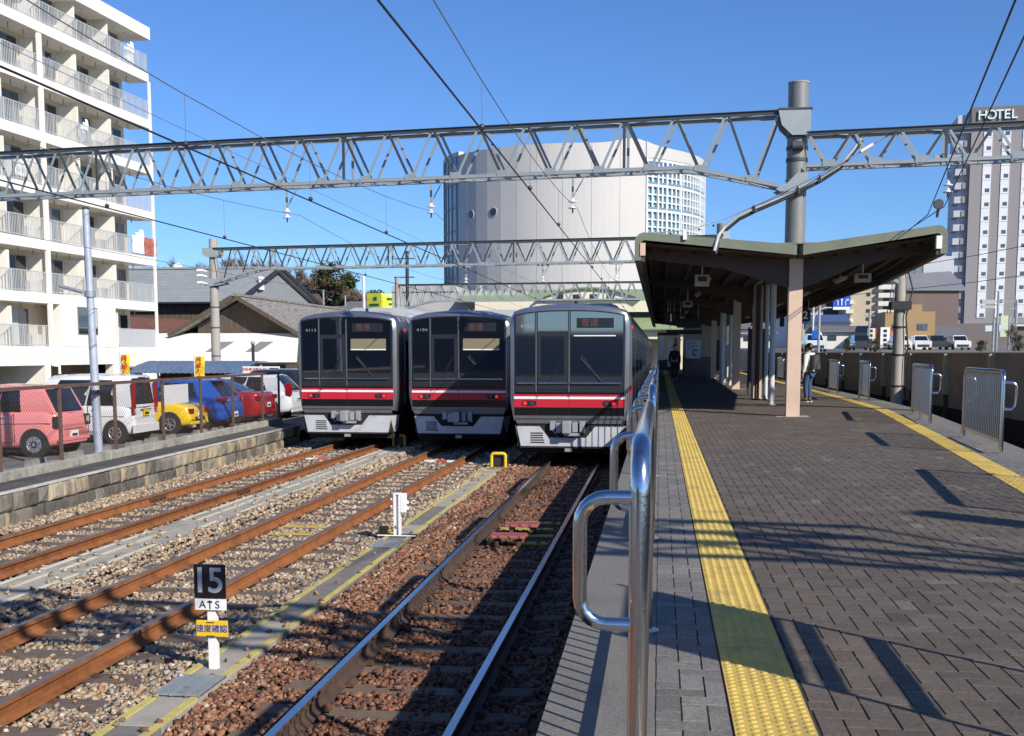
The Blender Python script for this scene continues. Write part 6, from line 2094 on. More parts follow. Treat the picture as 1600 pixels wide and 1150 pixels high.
car('dark blue-black hatchback at the far end of the row', -13.2, 41.7, 4.2, 1.75, [(0.0, 0.5), (0.04, 0.8), (0.12, 0.95), (0.6, 1.02), (2.9, 1.0), (3.8, 0.85), (4.2, 0.5)], 1.72, dk, (0.12, 0.5, 2.5, 3.4, 1.0), 0.33, 'hatch',
    extra=dict(axles=(0.8, 3.4), side=((0.2, 0.50), (0.52, 0.8)), plate=0.72, boxes=((-0.01, 0.2, 0.02, 0.16, 0.85, 1.3, mt_tail, '*tail_light'),)))

# concrete wheel stops
mt_stop = M('wheel_stop_concrete', (0.24, 0.23, 0.21), 0.95, 0, 0.25, 6, 0.4, 60, dark=(0.1, 0.09, 0.08), dscale=4, damt=0.6)
WS = [(-13.2, 20.6), (-13.2, 22.2), (-13.35, 24.0), (-13.3, 25.3), (-13.3, 26.9), (-13.4, 28.1), (-13.4, 29.2), (-13.4, 31.3), (-13.35, 32.5), (-13.2, 33.9), (-13.2, 35.0), (-13.1, 37.0)]
t = thing('wheel_stop', 'rough grey concrete wheel stop on the car park asphalt', 'wheel stop', (0, 0, -1.0), 'concrete wheel stops')
b = MB(); b.prism([(-0.09, -0.3, 0), (0.09, -0.3, 0), (0.06, -0.3, 0.13), (-0.06, -0.3, 0.13)], (0, 0.6, 0))
b.build('block', mt_stop, t, world=False, bevel=0.012)
tr = CH(t)
for i, (x, y) in enumerate(WS):
    if i == 0: t.location = (x, y, -1.0)
    else: dup(t, (x, y, -1.0), random.uniform(-0.1, 0.1), tree=tr)

# ------------------------------------------------------------------ shed, banners, notice by the car park
mt_blue_sheet = M('blue_corrugated_sheet', (0.11, 0.16, 0.25), 0.35, 0.1, 0.25, 2.5, stretch=(4, 0.4, 1))
t = thing('bicycle_shelter', 'low bicycle shelter with blue corrugated curved roof', 'shelter', (-22, 46, -1))
b = MB()
rings = []
for i in range(41):
    x = -22.0 + i * 0.125
    up = 0.025 if i % 2 else 0.0
    rings.append([(x, 44.2, 0.55 + up), (x, 45.0, 0.86 + up), (x, 46.0, 1.02 + up), (x, 47.2, 1.0 + up), (x, 47.2, 0.985 + up), (x, 46.0, 1.0 + up), (x, 45.0, 0.84 + up), (x, 44.2, 0.53 + up)])
b.loft(rings)
b.build('roof', mt_blue_sheet, t)
for x in (-21.9, -20.3, -18.8, -17.2):
    b = MB(); b.cyl((x, 46.8, -1), (x, 46.8, 0.9), 0.05, n=8); b.build('post', mt_railg, t)
b = MB(); b.box(-21.9, -17.1, 47.0, 47.1, -1, 0.6); b.build('back_panel', mt_garage, t)
mt_banner = M('yellow_banner_cloth', (0.85, 0.66, 0.03), 0.8, 0, 0.06, 4)
def banner(x, y, z0, z1, w, txt, label):
    t = thing('banner', label, 'banner', (x, y, -1), 'yellow banners')
    b = MB(); b.cyl((x - w / 2 - 0.03, y, -1), (x - w / 2 - 0.03, y, z1 + 0.08), 0.02, n=8); b.build('pole', mt_railg, t)
    b = MB()
    rings = []
    for i in range(9):
        z = lerp(z0, z1, i / 8)
        d = 0.05 * math.sin(i * 1.1)
        rings.append([(x - w / 2, y, z), (x, y - d, z), (x + w / 2, y + d * 0.7, z), (x + w / 2, y + d * 0.7 + 0.006, z), (x, y - d + 0.006, z), (x - w / 2, y + 0.006, z)])
    b.loft(rings)
    o = b.build('cloth', mt_banner, t, smooth=60)
    n = len(txt)
    for i, ch in enumerate(txt):
        text('character', ch, min(w * 0.8, (z1 - z0) / n * 0.95), mt_red_txt, o, (x, y - 0.075, z1 - (z1 - z0) * (i + 0.5) / n), FR, 0.001, bold=0.004)
banner(-19.75, 39.5, 0.1, 1.32, 0.34, '月極契約', 'yellow banner with red characters beside the flats')
banner(-18.13, 42.5, 0.0, 1.24, 0.40, '月極契約中', 'yellow banner with red characters in front of the concrete mast')
t = thing('parking_notice', 'white car park notice with red and blue lines of characters', 'notice', (-16.0, 43.5, -1))
b = MB(); b.box(-16.75, -15.2, 43.5, 43.54, 0.34, 0.84)
o = b.build('board', mt_white, t)
b = MB(); b.box(-15.62, -15.24, 43.49, 43.499, 0.64, 0.78); b.build('grey_patch', mt_dark, o)
text('red_line', '自転車盗難多発！', 0.145, mt_red_txt, o, (-16.2, 43.49, 0.71), FR, 0.001)
text('blue_line', '注意してください。', 0.145, mt_blue_txt, o, (-16.05, 43.49, 0.47), FR, 0.001)
for x in (-16.6, -15.35):
    b = MB(); b.box(x - 0.04, x + 0.04, 43.545, 43.6, -1, 0.8); b.build('post', mt_galv, t)
t = thing('street_lamp', 'thin dark lamp pole in front of the white lean-to roof', 'street lamp', (-19.1, 51.0, -1))
b = MB(); b.cyl((-19.1, 51, -1), (-19.1, 51, 1.8), 0.07, n=10); b.build('pole', mt_dark, t)
b = MB(); b.sphere((-19.1, 51, 1.85), 0.11, 8, 6); b.build('lamp_head', mt_galv, t)

# ------------------------------------------------------------------ barns and houses behind the car park
mt_groof = M('grey_metal_roof', (0.33, 0.355, 0.36), 0.45, 0.2, 0.1, 1.5)
mt_planks = M('weathered_dark_planks', (0.10, 0.072, 0.052), 0.9, 0, 0.5, 3, 0.4, 20, dark=(0.03, 0.025, 0.02), dscale=1.2, damt=0.7, stretch=(5, 5, 0.35))
mt_planks2 = M('brown_planks', (0.095, 0.072, 0.054), 0.9, 0, 0.5, 3, 0.4, 20, dark=(0.05, 0.035, 0.025), dscale=1.2, damt=0.6, stretch=(5, 5, 0.35))
mt_tile = M('old_grey_roof_tiles', (0.24, 0.225, 0.20), 0.85, 0, 0.8, 4, 1.0, 9, dark=(0.05, 0.045, 0.04), dscale=2.2, damt=0.9, stretch=(1, 1, 2))
mt_gwall = M('grey_gable_wall', (0.20, 0.21, 0.225), 0.8, 0, 0.06, 2)
mt_wroof = M('white_metal_roof', (0.80, 0.80, 0.79), 0.5, 0, 0.04, 1.0)
mt_sky = M('skylight_sheet', (0.25, 0.25, 0.25), 0.4, 0, 0.1, 3)
mt_redroof = M('rust_red_roof', (0.16, 0.07, 0.05), 0.8, 0, 0.35, 3)
# grey roofed barn, ridge left-right, gable end to the right
t = thing('barn', 'large dark barn with grey sheet metal roof and grey gable', 'barn', (-30, 70, -1))
x0, x1 = -46.0, -29.0
ye, yr, yb_, ze, zr = 79.0, 83.8, 88.5, 5.04, 7.84
b = MB(); b.box(x0, -31.3, ye + 0.7, 88, -1, 4.9); b.build('wall', mt_planks, t)
b = MB(); b.box(x0, -31.29, ye + 0.68, ye + 0.7, -1, 3.6); b.build('lower_boarding', mt_planks2, t)
b = MB()
nst = 11
for i in range(nst):
    q0, q1 = i / nst, (i + 1) / nst
    ya, yc = lerp(ye, yr, q0), lerp(ye, yr, q1)
    za, zc = lerp(ze, zr, q0), lerp(ze, zr, q1)
    xa, xc = lerp(-30.7, x1, q0), lerp(-30.7, x1, q1)
    b.add([(x0, ya, za + 0.07), (xa, ya, za + 0.07), (xc, yc, zc), (x0, yc, zc), (x0, ya, za), (xa, ya, za)], [(0, 1, 2, 3), (4, 5, 1, 0)])
b.build('front_roof_slope', mt_groof, t)
b = MB(); b.prism([(x0, yr, zr), (x1, yr, zr), (x1 + 1.8, yb_, ze), (x0, yb_, ze)], (0, 0, -0.1)); b.build('back_roof_slope', mt_groof, t)
b = MB(); b.prism([(-30.8, ye + 0.8, 5.0), (-29.45, yr, 7.5), (-27.8, yb_ - 0.4, 5.0)], (-0.15, 0, 0)); b.build('gable_wall', mt_gwall, t)
b = MB(); b.box(-30.8, -27.9, ye + 0.9, yb_ - 0.4, -1, 5.03); b.build('end_wall', mt_gwall, t)
b = MB(); b.bar((-30.65, ye, ze + 0.05), (x1, yr, zr + 0.03), 0.2, 0.22); b.build('barge_board', mt_dark, t)
b = MB(); b.bar((x1, yr, zr + 0.03), (-27.2, yb_, ze + 0.05), 0.25, 0.25); b.build('barge_board', mt_dark, t)
b = MB(); b.bar((x0, yr, zr + 0.08), (x1, yr, zr + 0.08), 0.3, 0.14); b.build('ridge_cap', mt_groof, t)
b = MB(); b.box(-29.95, -29.8, 81.5, 82.3, 6.1, 7.1); b.build('gable_vent', mt_white, t)
b = MB(); b.bar((x0, ye - 0.05, ze), (-30.7, ye - 0.05, ze), 0.14, 0.12); b.build('gutter', mt_dark, t)
# tiled barn, gable towards the tracks' near side
t = thing('wooden_house', 'old plank walled house with a worn tiled gable roof', 'house', (-24, 62, -1))
b = MB(); b.prism([(-30.0, 70.2, -1), (-23.65, 70.2, -1), (-23.65, 70.2, 2.93), (-27.1, 70.2, 4.73), (-30.0, 70.2, 3.15)], (0, 25, 0)); b.build('plank_wall', mt_planks2, t)
for (xa, za, xb, zb, nm) in ((-27.14, 5.04, -31.6, 2.49, 'left_roof_slope'), (-27.14, 5.04, -22.8, 2.53, 'right_roof_slope')):
    b = MB(); b.prism([(xa, 69.2, za), (xb, 69.2, zb), (xb, 69.2, zb - 0.14), (xa, 69.2, za - 0.16)], (0 if nm[0] == 'r' else 0, 26, 0.0)); b.build(nm, mt_tile, t)
    b = MB(); b.bar((xa, 69.18, za - 0.02), (xb, 69.18, zb - 0.02), 0.1, 0.24, (0, 0, 1)); b.build('barge_board', mt_planks, t)
b = MB(); b.bar((-27.14, 69.1, 5.1), (-27.14, 95, 5.1), 0.3, 0.16); b.build('ridge_tiles', mt_tile, t)
# lean-to with bright white roof
t = thing('lean_to_shed', 'long lean-to shed with bright white sheet roof and two skylights', 'shed', (-23, 58, -1))
b = MB(); b.prism([(-37, 65.5, 0.85), (-21.8, 65.5, 0.85), (-23.15, 70.1, 2.65), (-37, 70.1, 2.65)], (0, 0, -0.09)); b.build('roof', mt_wroof, t)
for xc in (-28.1, -25.5):
    P_ = lambda u, q: (u + q * 1.2, lerp(65.5, 70.1, q), lerp(0.85, 2.65, q) + 0.015)
    b = MB(); b.prism([P_(xc - 0.5, 0.32), P_(xc + 0.35, 0.32), P_(xc + 0.35, 0.68), P_(xc - 0.5, 0.68)], (0, 0, -0.02)); b.build('skylight', mt_sky, t)
b = MB(); b.box(-36.9, -22.1, 66.1, 66.2, -1, 0.9); b.build('plank_front', mt_planks, t)
b = MB(); b.box(-23.4, -23.25, 66.2, 70, -1, 1.1); b.build('side_wall', mt_planks, t)
b = MB(); b.box(-37, -21.8, 65.43, 65.49, 0.66, 0.81); b.build('gutter', mt_dark, t)
# small red roofed lean-to between flats and barn
t = thing('rusty_outbuilding', 'small outbuilding with rust red roof beside the flats', 'outbuilding', (-35, 74, -1))
b = MB(); b.prism([(-38, 73.0, 2.75), (-32.3, 73.0, 2.5), (-32.8, 76.5, 3.7), (-38, 76.5, 3.95)], (0, 0, -0.12)); b.build('roof', mt_redroof, t)
b = MB(); b.box(-38, -32.9, 73.6, 76.4, -1, 2.4); b.build('wall', mt_planks, t)
# dark fence behind the car park
t = thing('plank_fence', 'dark brown plank fence behind the parked cars', 'fence', (-17, 60, -1))
b = MB()
for i in range(40):
    x = -20.6 + i * 0.17
    b.box(x, x + 0.15, 60 + 0.01 * (i % 3), 60.05 + 0.01 * (i % 3), -1, 0.76 + 0.02 * (i % 2))
b.build('boarding', mt_planks, t)
# drain pole etc
# ------------------------------------------------------------------ big round building
mt_rw = M('pale_grey_cladding', (0.52, 0.505, 0.48), 0.6, 0, 0.05, 0.5, 0, None, dark=(0.42, 0.405, 0.385), dscale=0.5, damt=0.5, stretch=(1, 1, 0.25))
mt_rw2 = M('grey_cladding', (0.30, 0.30, 0.31), 0.6, 0, 0.03, 0.3)
mt_rlat = M('white_lattice_screen', (0.62, 0.65, 0.66), 0.5, 0, 0.03, 1)
mt_rgl = M_glass('blue_curtain_glass', (0.16, 0.25, 0.32), 0.2, 0.8)
RC, RR = Vector((-10.05, 130.0, 0)), 14.85
rb = thing('round_building', 'big pale grey drum shaped building with a lattice glass bay', 'round building', RC)
def RP(ang, r, z):      # ang 0 = towards camera, + = right
    return (RC.x + r * math.sin(ang), RC.y - r * math.cos(ang), z)
def roofz(a):
    return 22.5 + 0.65 * math.exp(-((a - 0.50) / 0.15) ** 2) - 0.15 * max(0, a - 0.7)
def seg(name, mat, a0, a1, r0, r1, z0, z1f, n, par=rb):
    b = MB()
    for i in range(n):
        qa, qb = lerp(a0, a1, i / n), lerp(a0, a1, (i + 1) / n)
        za, zb = z1f(qa), z1f(qb)
        V = [RP(qa, r0, z0), RP(qb, r0, z0), RP(qb, r0, zb), RP(qa, r0, za), RP(qa, r1, z0), RP(qb, r1, z0), RP(qb, r1, zb), RP(qa, r1, za)]
        b.add(V, [(4, 5, 6, 7), (0, 3, 2, 1), (7, 6, 2, 3), (0, 1, 5, 4)] + ([(0, 4, 7, 3)] if i == 0 else []) + ([(1, 2, 6, 5)] if i == n - 1 else []))
    return b.build(name, mat, par)
seg('core', mt_rw2, -math.pi, math.pi, 5, RR - 0.6, -1, lambda a: 20.5, 40)
A_ = [-0.90, -0.79, -0.69, -0.58, -0.46, -0.33, -0.18, 0.0, 0.2, 0.4, 0.60]
for i, (a, c) in enumerate(zip(A_, A_[1:])):
    seg('facade_panel', mt_rw, a + 0.002, c, RR - 0.55, RR + (0.0 if i else 0.02), -1, roofz, 1 if i < 5 else 4)
    for z in (6.5, 11.5, 16.5):
        seg('panel_joint', mt_rw2, a + 0.004, c - 0.002, RR * 0.985, RR * math.cos((c - a) / (2 if i < 5 else 4)) + 0.012 if False else RR * 0.986, z, lambda q: z + 0.06, 1 if i < 5 else 2)
seg('left_glass_bay', mt_rgl, -1.62, -0.90, RR - 0.5, RR - 0.05, -1, lambda a: 22.4, 8)
for z in np.arange(2, 22, 2.5):
    seg('glass_bay_band', mt_rw2, -1.62, -0.90, RR - 0.3, RR + 0.02, z, lambda q: z + 0.14, 8)
for a in np.arange(-1.58, -0.90, 0.09):
    seg('glass_bay_mullion', mt_rw2, a, a + 0.006, RR - 0.3, RR + 0.03, -1, lambda q: 22.4, 1)
seg('left_parapet', mt_rw, -1.75, -0.90, RR - 0.55, RR + 0.05, 22.4, lambda a: 22.9, 8)
# right lattice bay: recessed bluish glass behind a white screen of floors and posts
mt_rgl2 = M('pale_screen_glass', (0.22, 0.40, 0.47), 0.2, 0, 0.25, 0.5)
seg('right_glass_bay', mt_rgl2, 0.602, 1.72, RR - 0.7, RR - 0.25, -1, lambda a: 20.6, 16)
for k, z in enumerate(np.arange(0.6, 21.2, 2.55)):
    seg('screen_floor_band', mt_rlat, 0.603, 1.72, RR - 0.25, RR + 0.06, z, lambda q: z + 0.26, 16)
    seg('band_dark_line', mt_rgl, 0.603, 1.72, RR - 0.25, RR + 0.04, z + 0.261, lambda q: z + 0.5, 16)  # narrow glass strip above each floor band
for k, z in enumerate(np.arange(0.6, 20.2, 2.55)):
    b = MB()
    for j in range(2):
        zz = z + 0.95 + 0.75 * j
        for i in range(16):
            qa, qb = lerp(0.603, 1.72, i / 16), lerp(0.603, 1.72, (i + 1) / 16)
            b.add([RP(qa, RR - 0.2, zz), RP(qb, RR - 0.2, zz), RP(qb, RR - 0.2, zz + 0.14), RP(qa, RR - 0.2, zz + 0.14), RP(qa, RR + 0.0, zz), RP(qb, RR + 0.0, zz), RP(qb, RR + 0.0, zz + 0.14), RP(qa, RR + 0.0, zz + 0.14)], [(4, 5, 6, 7), (7, 6, 2, 3), (0, 1, 5, 4)])
    for a in np.arange(0.606, 1.70, 0.046):
        b.add([RP(a, RR - 0.2, z + 0.36), RP(a + 0.014, RR - 0.2, z + 0.36), RP(a + 0.014, RR - 0.2, z + 2.6), RP(a, RR - 0.2, z + 2.6), RP(a, RR + 0.02, z + 0.36), RP(a + 0.014, RR + 0.02, z + 0.36), RP(a + 0.014, RR + 0.02, z + 2.6), RP(a, RR + 0.02, z + 2.6)], [(4, 5, 6, 7), (0, 4, 7, 3), (1, 2, 6, 5)])
    b.build('lattice_screen', mt_rlat, rb)
for a in (0.603, 0.70, 0.78, 0.94, 1.1, 1.26, 1.42, 1.58):
    seg('screen_post', mt_rlat, a, a + 0.012, RR - 0.25, RR + 0.10, -1, lambda q: 21.3, 1)
seg('right_parapet', mt_rw, 0.60, 1.75, RR - 0.6, RR + 0.12, 21.3, lambda a: roofz(a), 16)
seg('rear_wall', mt_rw, 1.74, math.pi + 1.4, RR - 0.55, RR, -1, lambda a: 21.6, 20)
b = MB()
ringp = [RP(2 * math.pi * i / 40, RR - 0.6, 20.6) for i in range(40)]
b.face(ringp); b.build('roof', mt_roof, rb)
for a, z, r in ((-0.52, 16.0, 0.5), (-0.745, 16.0, 0.5)):
    c = Vector(RP(a, RR * 0.9985 - 0.06, z)); n = Vector((math.sin(a), -math.cos(a), 0)); tt = Vector((math.cos(a), math.sin(a), 0))
    b = MB(); b.prism([c + tt * r * math.cos(q) + Vector((0, 0, r * math.sin(q))) for q in [2 * math.pi * j / 20 for j in range(20)]], n * 0.12); o = b.build('porthole_ring', mt_rw, rb)
    b = MB(); b.prism([c + n * 0.1 + tt * r * 0.82 * math.cos(q) + Vector((0, 0, r * 0.82 * math.sin(q))) for q in [2 * math.pi * j / 20 for j in range(20)]], n * 0.04); b.build('porthole_glass', mt_glass, o)

# ------------------------------------------------------------------ station buildings behind the trains
mt_sgrey = M('grey_station_wall', (0.42, 0.41, 0.40), 0.8, 0, 0.05, 0.5)
mt_scream = M('cream_station_band', (0.72, 0.66, 0.50), 0.7, 0, 0.05, 0.5)
mt_sgreen = M('green_station_roof', (0.26, 0.34, 0.17), 0.5, 0.1, 0.08, 0.8, stretch=(9, 1, 1))
st_ = thing('station_building', 'long grey and cream station building with green roofs behind the trains', 'station', (-12, 95, -1))
def SB(name, mat, *q, bevel=0):
    b = MB(); b.box(*q); return b.build(name, mat, st_, bevel=bevel)
SB('grey_wall', mt_sgrey, -23.0, -11.2, 95, 104, -1, 6.6)
SB('grey_wing_top', mt_sgrey, -23.0, -17.5, 94.9, 104, 6.601, 7.1)
SB('cream_band', mt_scream, -15.5, 1.5, 93.5, 93.9, 4.75, 5.65)
SB('dark_window_band', mt_dark, -15.4, 1.4, 94.2, 94.6, 4.25, 4.75)  # dark window strip below the cream band
SB('cream_lower_band', mt_scream, -6, 3.5, 92.5, 93.0, 2.5, 3.3)
SB('concourse_wall', mt_scream, -11.2, 4, 95, 104, -1, 6.0)
b = MB(); b.prism([(-17, 93.6, 5.72), (4, 93.6, 5.72), (4, 96.2, 6.75), (-17, 96.2, 6.75)], (0, 0, -0.1)); b.build('green_roof', mt_sgreen, st_)
b = MB(); b.prism([(-6.5, 91.9, 3.35), (3.5, 91.9, 3.35), (3.5, 94.3, 4.4), (-6.5, 94.3, 4.4)], (0, 0, -0.1)); b.build('lower_green_roof', mt_sgreen, st_)
b = MB()
arch = [(-10.2 + 8.6 * i / 16, 93.2, 5.72 + 0.95 * math.sin(math.pi * i / 16) ** 0.8) for i in range(17)]
b.prism(arch, (0, 0.8, 0)); b.build('arched_gable', mt_scream, st_)
b = MB()
for a, c in zip(arch, arch[1:]): b.bar((a[0], 93.4, a[2] + 0.06), (c[0], 93.4, c[2] + 0.06), 1.0, 0.12)
b.build('arched_roof_edge', mt_sgreen, st_)
for x in (-8.6, -7.2, -5.8, -4.4):
    SB('arch_window', mt_glass, x, x + 0.6, 93.15, 93.19, 5.8, 6.2)
for x in np.arange(-22.5, -12, 2.4):
    SB('roof_post', mt_white, x, x + 0.15, 95.2, 95.35, 6.6, 7.2)
SB('far_end_wall', mt_dark, -0.2, 1.6, 89, 89.3, 0, 3.1)
t = thing('concourse_doorway', 'sunlit white doorway at the far end of the platform', 'doorway', (0.4, 86.5, 0))
b = MB(); b.box(-0.05, 0.30, 86.4, 86.6, 0.9, 2.7); b.build('white_panel', mt_white, t)
b = MB(); b.box(0.6, 0.95, 86.4, 86.6, 0.3, 2.4); b.build('white_panel', mt_white, t)
b = MB(); b.box(1.1, 1.3, 86.4, 86.6, 0.6, 2.5); b.build('red_panel', mt_stripe_r, t)
b = MB(); b.box(-0.2, 1.4, 86.38, 86.62, 2.7, 2.9); b.build('lintel', mt_dark, t)
# billboards and small town behind the leftmost train
mt_bill = M('yellow_billboard', (0.78, 0.80, 0.05), 0.6, 0, 0.04, 2)
t = thing('billboard', 'yellow two sided billboard with green lettering on a white rooftop', 'billboard', (-29, 110, 5.8))
b = MB(); b.prism([(-29.2, 110, 5.5), (-27.5, 109.2, 5.5), (-27.5, 109.2, 7.3), (-29.2, 110, 7.3)], (0.1, 0.2, 0)); b.build('left_face', mt_bill, t)
b = MB(); b.prism([(-27.4, 109.2, 5.5), (-25.7, 109.8, 5.5), (-25.7, 109.8, 7.15), (-27.4, 109.2, 7.15)], (-0.1, 0.2, 0)); b.build('right_face', mt_bill, t)
mt_gtxt = M('green_lettering', (0.02, 0.13, 0.04), 0.6, 0, 0)
for (x, y, z, w, h) in ((-28.4, 109.58, 6.75, 0.35, 0.35), (-28.9, 109.82, 6.15, 1.1, 0.22), (-27.0, 109.3, 6.7, 0.9, 0.25), (-26.8, 109.35, 6.2, 0.8, 0.18)):
    b = MB(); b.bar((x, y, z), (x + w, y + (-0.47 if x < -27.6 else 0.35) * w, z), 0.02, h); b.build('lettering_block', mt_gtxt, t)
def house(label, x0, x1, y, yd, z0, zw, zr, wall, roof, name='house', wins=2, ridge='x'):
    t = thing(name, label, 'house' if name == 'house' else 'building', ((x0 + x1) / 2, y, z0))
    b = MB(); b.box(x0, x1, y, y + yd, z0, zw); b.build('wall', wall, t)
    if zr > zw:
        o = 0.5
        b = MB()
        if ridge == 'x':
            b.prism([(x0 - o, y - o, zw - 0.1), (x0 - o, y + yd / 2, zr), (x0 - o, y + yd + o, zw - 0.1)], (x1 - x0 + 2 * o, 0, 0))
        else:
            b.prism([(x0 - o, y - o, zw - 0.1), ((x0 + x1) / 2, y - o, zr), (x1 + o, y - o, zw - 0.1)], (0, yd + 2 * o, 0))
        b.build('roof', roof, t)
    for i in range(wins):
        xw = lerp(x0, x1, (i + 0.5) / wins)
        b = MB(); b.box(xw - 0.5, xw + 0.5, y - 0.06, y - 0.005, lerp(z0, zw, 0.5), lerp(z0, zw, 0.8)); b.build('window', mt_glass, t)
    return t
mt_hw = M('house_white_wall', (0.66, 0.64, 0.6), 0.8, 0, 0.05, 1)
mt_hb = M('house_beige_wall', (0.48, 0.40, 0.29), 0.8, 0, 0.06, 1)
mt_hr = M('house_brown_roof', (0.12, 0.075, 0.06), 0.8, 0, 0.15, 2)
mt_hgr = M('house_grey_roof', (0.14, 0.14, 0.15), 0.8, 0, 0.15, 2)
house('white rooftop block carrying the yellow billboard', -29.5, -24.5, 110.5, 8, -1, 5.4, 5.4, mt_hw, mt_hgr, 'low_building')
house('low grey roofed building beyond the tiled house', -36, -29, 105, 8, -1, 4.6, 6.0, mt_hw, mt_hgr)
house('white house with brown roof at the foot of the wooded hill', -45.0, -42.3, 132, 5, 3, 7.6, 8.6, mt_hw, mt_hr)
house('low dark building in front of the grey station wall', -36, -24, 125, 8, -1, 6.2, 7.4, mt_gwall, mt_hgr, 'low_building')
for (x, y, z, l) in ((-27.9, 104, 8.6, 'white roadside pole beside the yellow billboard'), (-34.3, 112, 7.8, 'thin grey utility pole before the hill'), (-32.0, 112, 7.2, 'short grey utility pole before the hill')):
    t = thing('utility_pole', l, 'utility pole', (x, y, -1), 'poles behind the left train')
    b = MB(); b.cyl((x, y, -1), (x, y, z), 0.13 if x > -30 else 0.09, n=10); b.build('shaft', mt_white if x > -30 else mt_galv, t)
t = thing('utility_pole', 'dark wooden looking utility pole with arms behind the third gantry', 'utility pole', (-20.5, 90, -1), 'poles behind the left train')
b = MB(); b.cyl((-20.5, 90, -1), (-20.5, 90, 9.6), 0.14, n=10); b.build('shaft', mt_dark, t)
for z in (9.0, 8.3, 7.5):
    b = MB(); b.bar((-21.6, 90, z), (-19.9, 90, z), 0.1, 0.08); b.build('cross_arm', mt_dark, t)
t = thing('power_pylon', 'tiny distant lattice power pylon left of the round building', 'pylon', (-78, 460, 0))
b = MB()
for s in (-1, 1):
    b.bar((-78 + s * 3.5, 460, 0), (-78 + s * 0.4, 460, 38), 0.35, 0.35)
for z in (28, 32, 36):
    b.bar((-82, 460, z), (-74, 460, z), 0.3, 0.3)
for i in range(6):
    w0, w1 = 3.5 - 0.5 * i, 3.5 - 0.5 * (i + 1)
    b.bar((-78 - w0, 460, i * 6), (-78 + w1, 460, i * 6 + 6), 0.2, 0.2); b.bar((-78 + w0, 460, i * 6), (-78 - w1, 460, i * 6 + 6), 0.2, 0.2)
b.build('lattice', mt_galv, t)
t = thing('water_tank', 'white round topped tank above the grey barn roof', 'tank', (-49, 110, 0))
b = MB(); b.loft([[(-49 + r * math.cos(q), 110 + r * math.sin(q), z) for q in [2 * math.pi * j / 14 for j in range(14)]] for r, z in ((0.6, 0), (0.6, 9.9), (0.45, 10.3), (0.15, 10.5))]); b.build('tank_body', mt_hw, t, smooth=50)

# ------------------------------------------------------------------ wooded hill on the left
mt_hill = M('hill_scrub', (0.13, 0.095, 0.06), 0.95, 0, 0.4, 0.3, 0.5, 2)
def hill(name, cx, cy, rx, ry, h, mat, n=40, m=14, rough=0.12, seed=1, z0=-1):
    r2 = random.Random(seed)
    ph = [(r2.uniform(0, 6.28), r2.randint(2, 7), r2.uniform(0.3, 1)) for _ in range(8)]
    b = MB()
    rings = []
    for i in range(m + 1):
        q = i / m
        ring = []
        for j in range(n):
            a = 2 * math.pi * j / n
            w = 1 + rough * sum(k * math.sin(f * a + p + q * 2) for p, f, k in ph) / 4
            ring.append((cx + rx * (1 - q) * w * math.cos(a), cy + ry * (1 - q) * w * math.sin(a), z0 + h * (1 - (1 - q) ** 2) * (0.92 + 0.08 * w)))
        rings.append(ring)
    b.loft(rings)
    return tag(b.build(name, mat, smooth=60), kind='structure')
hill('hill', -66, 168, 36, 34, 12.0, mt_hill, seed=3)

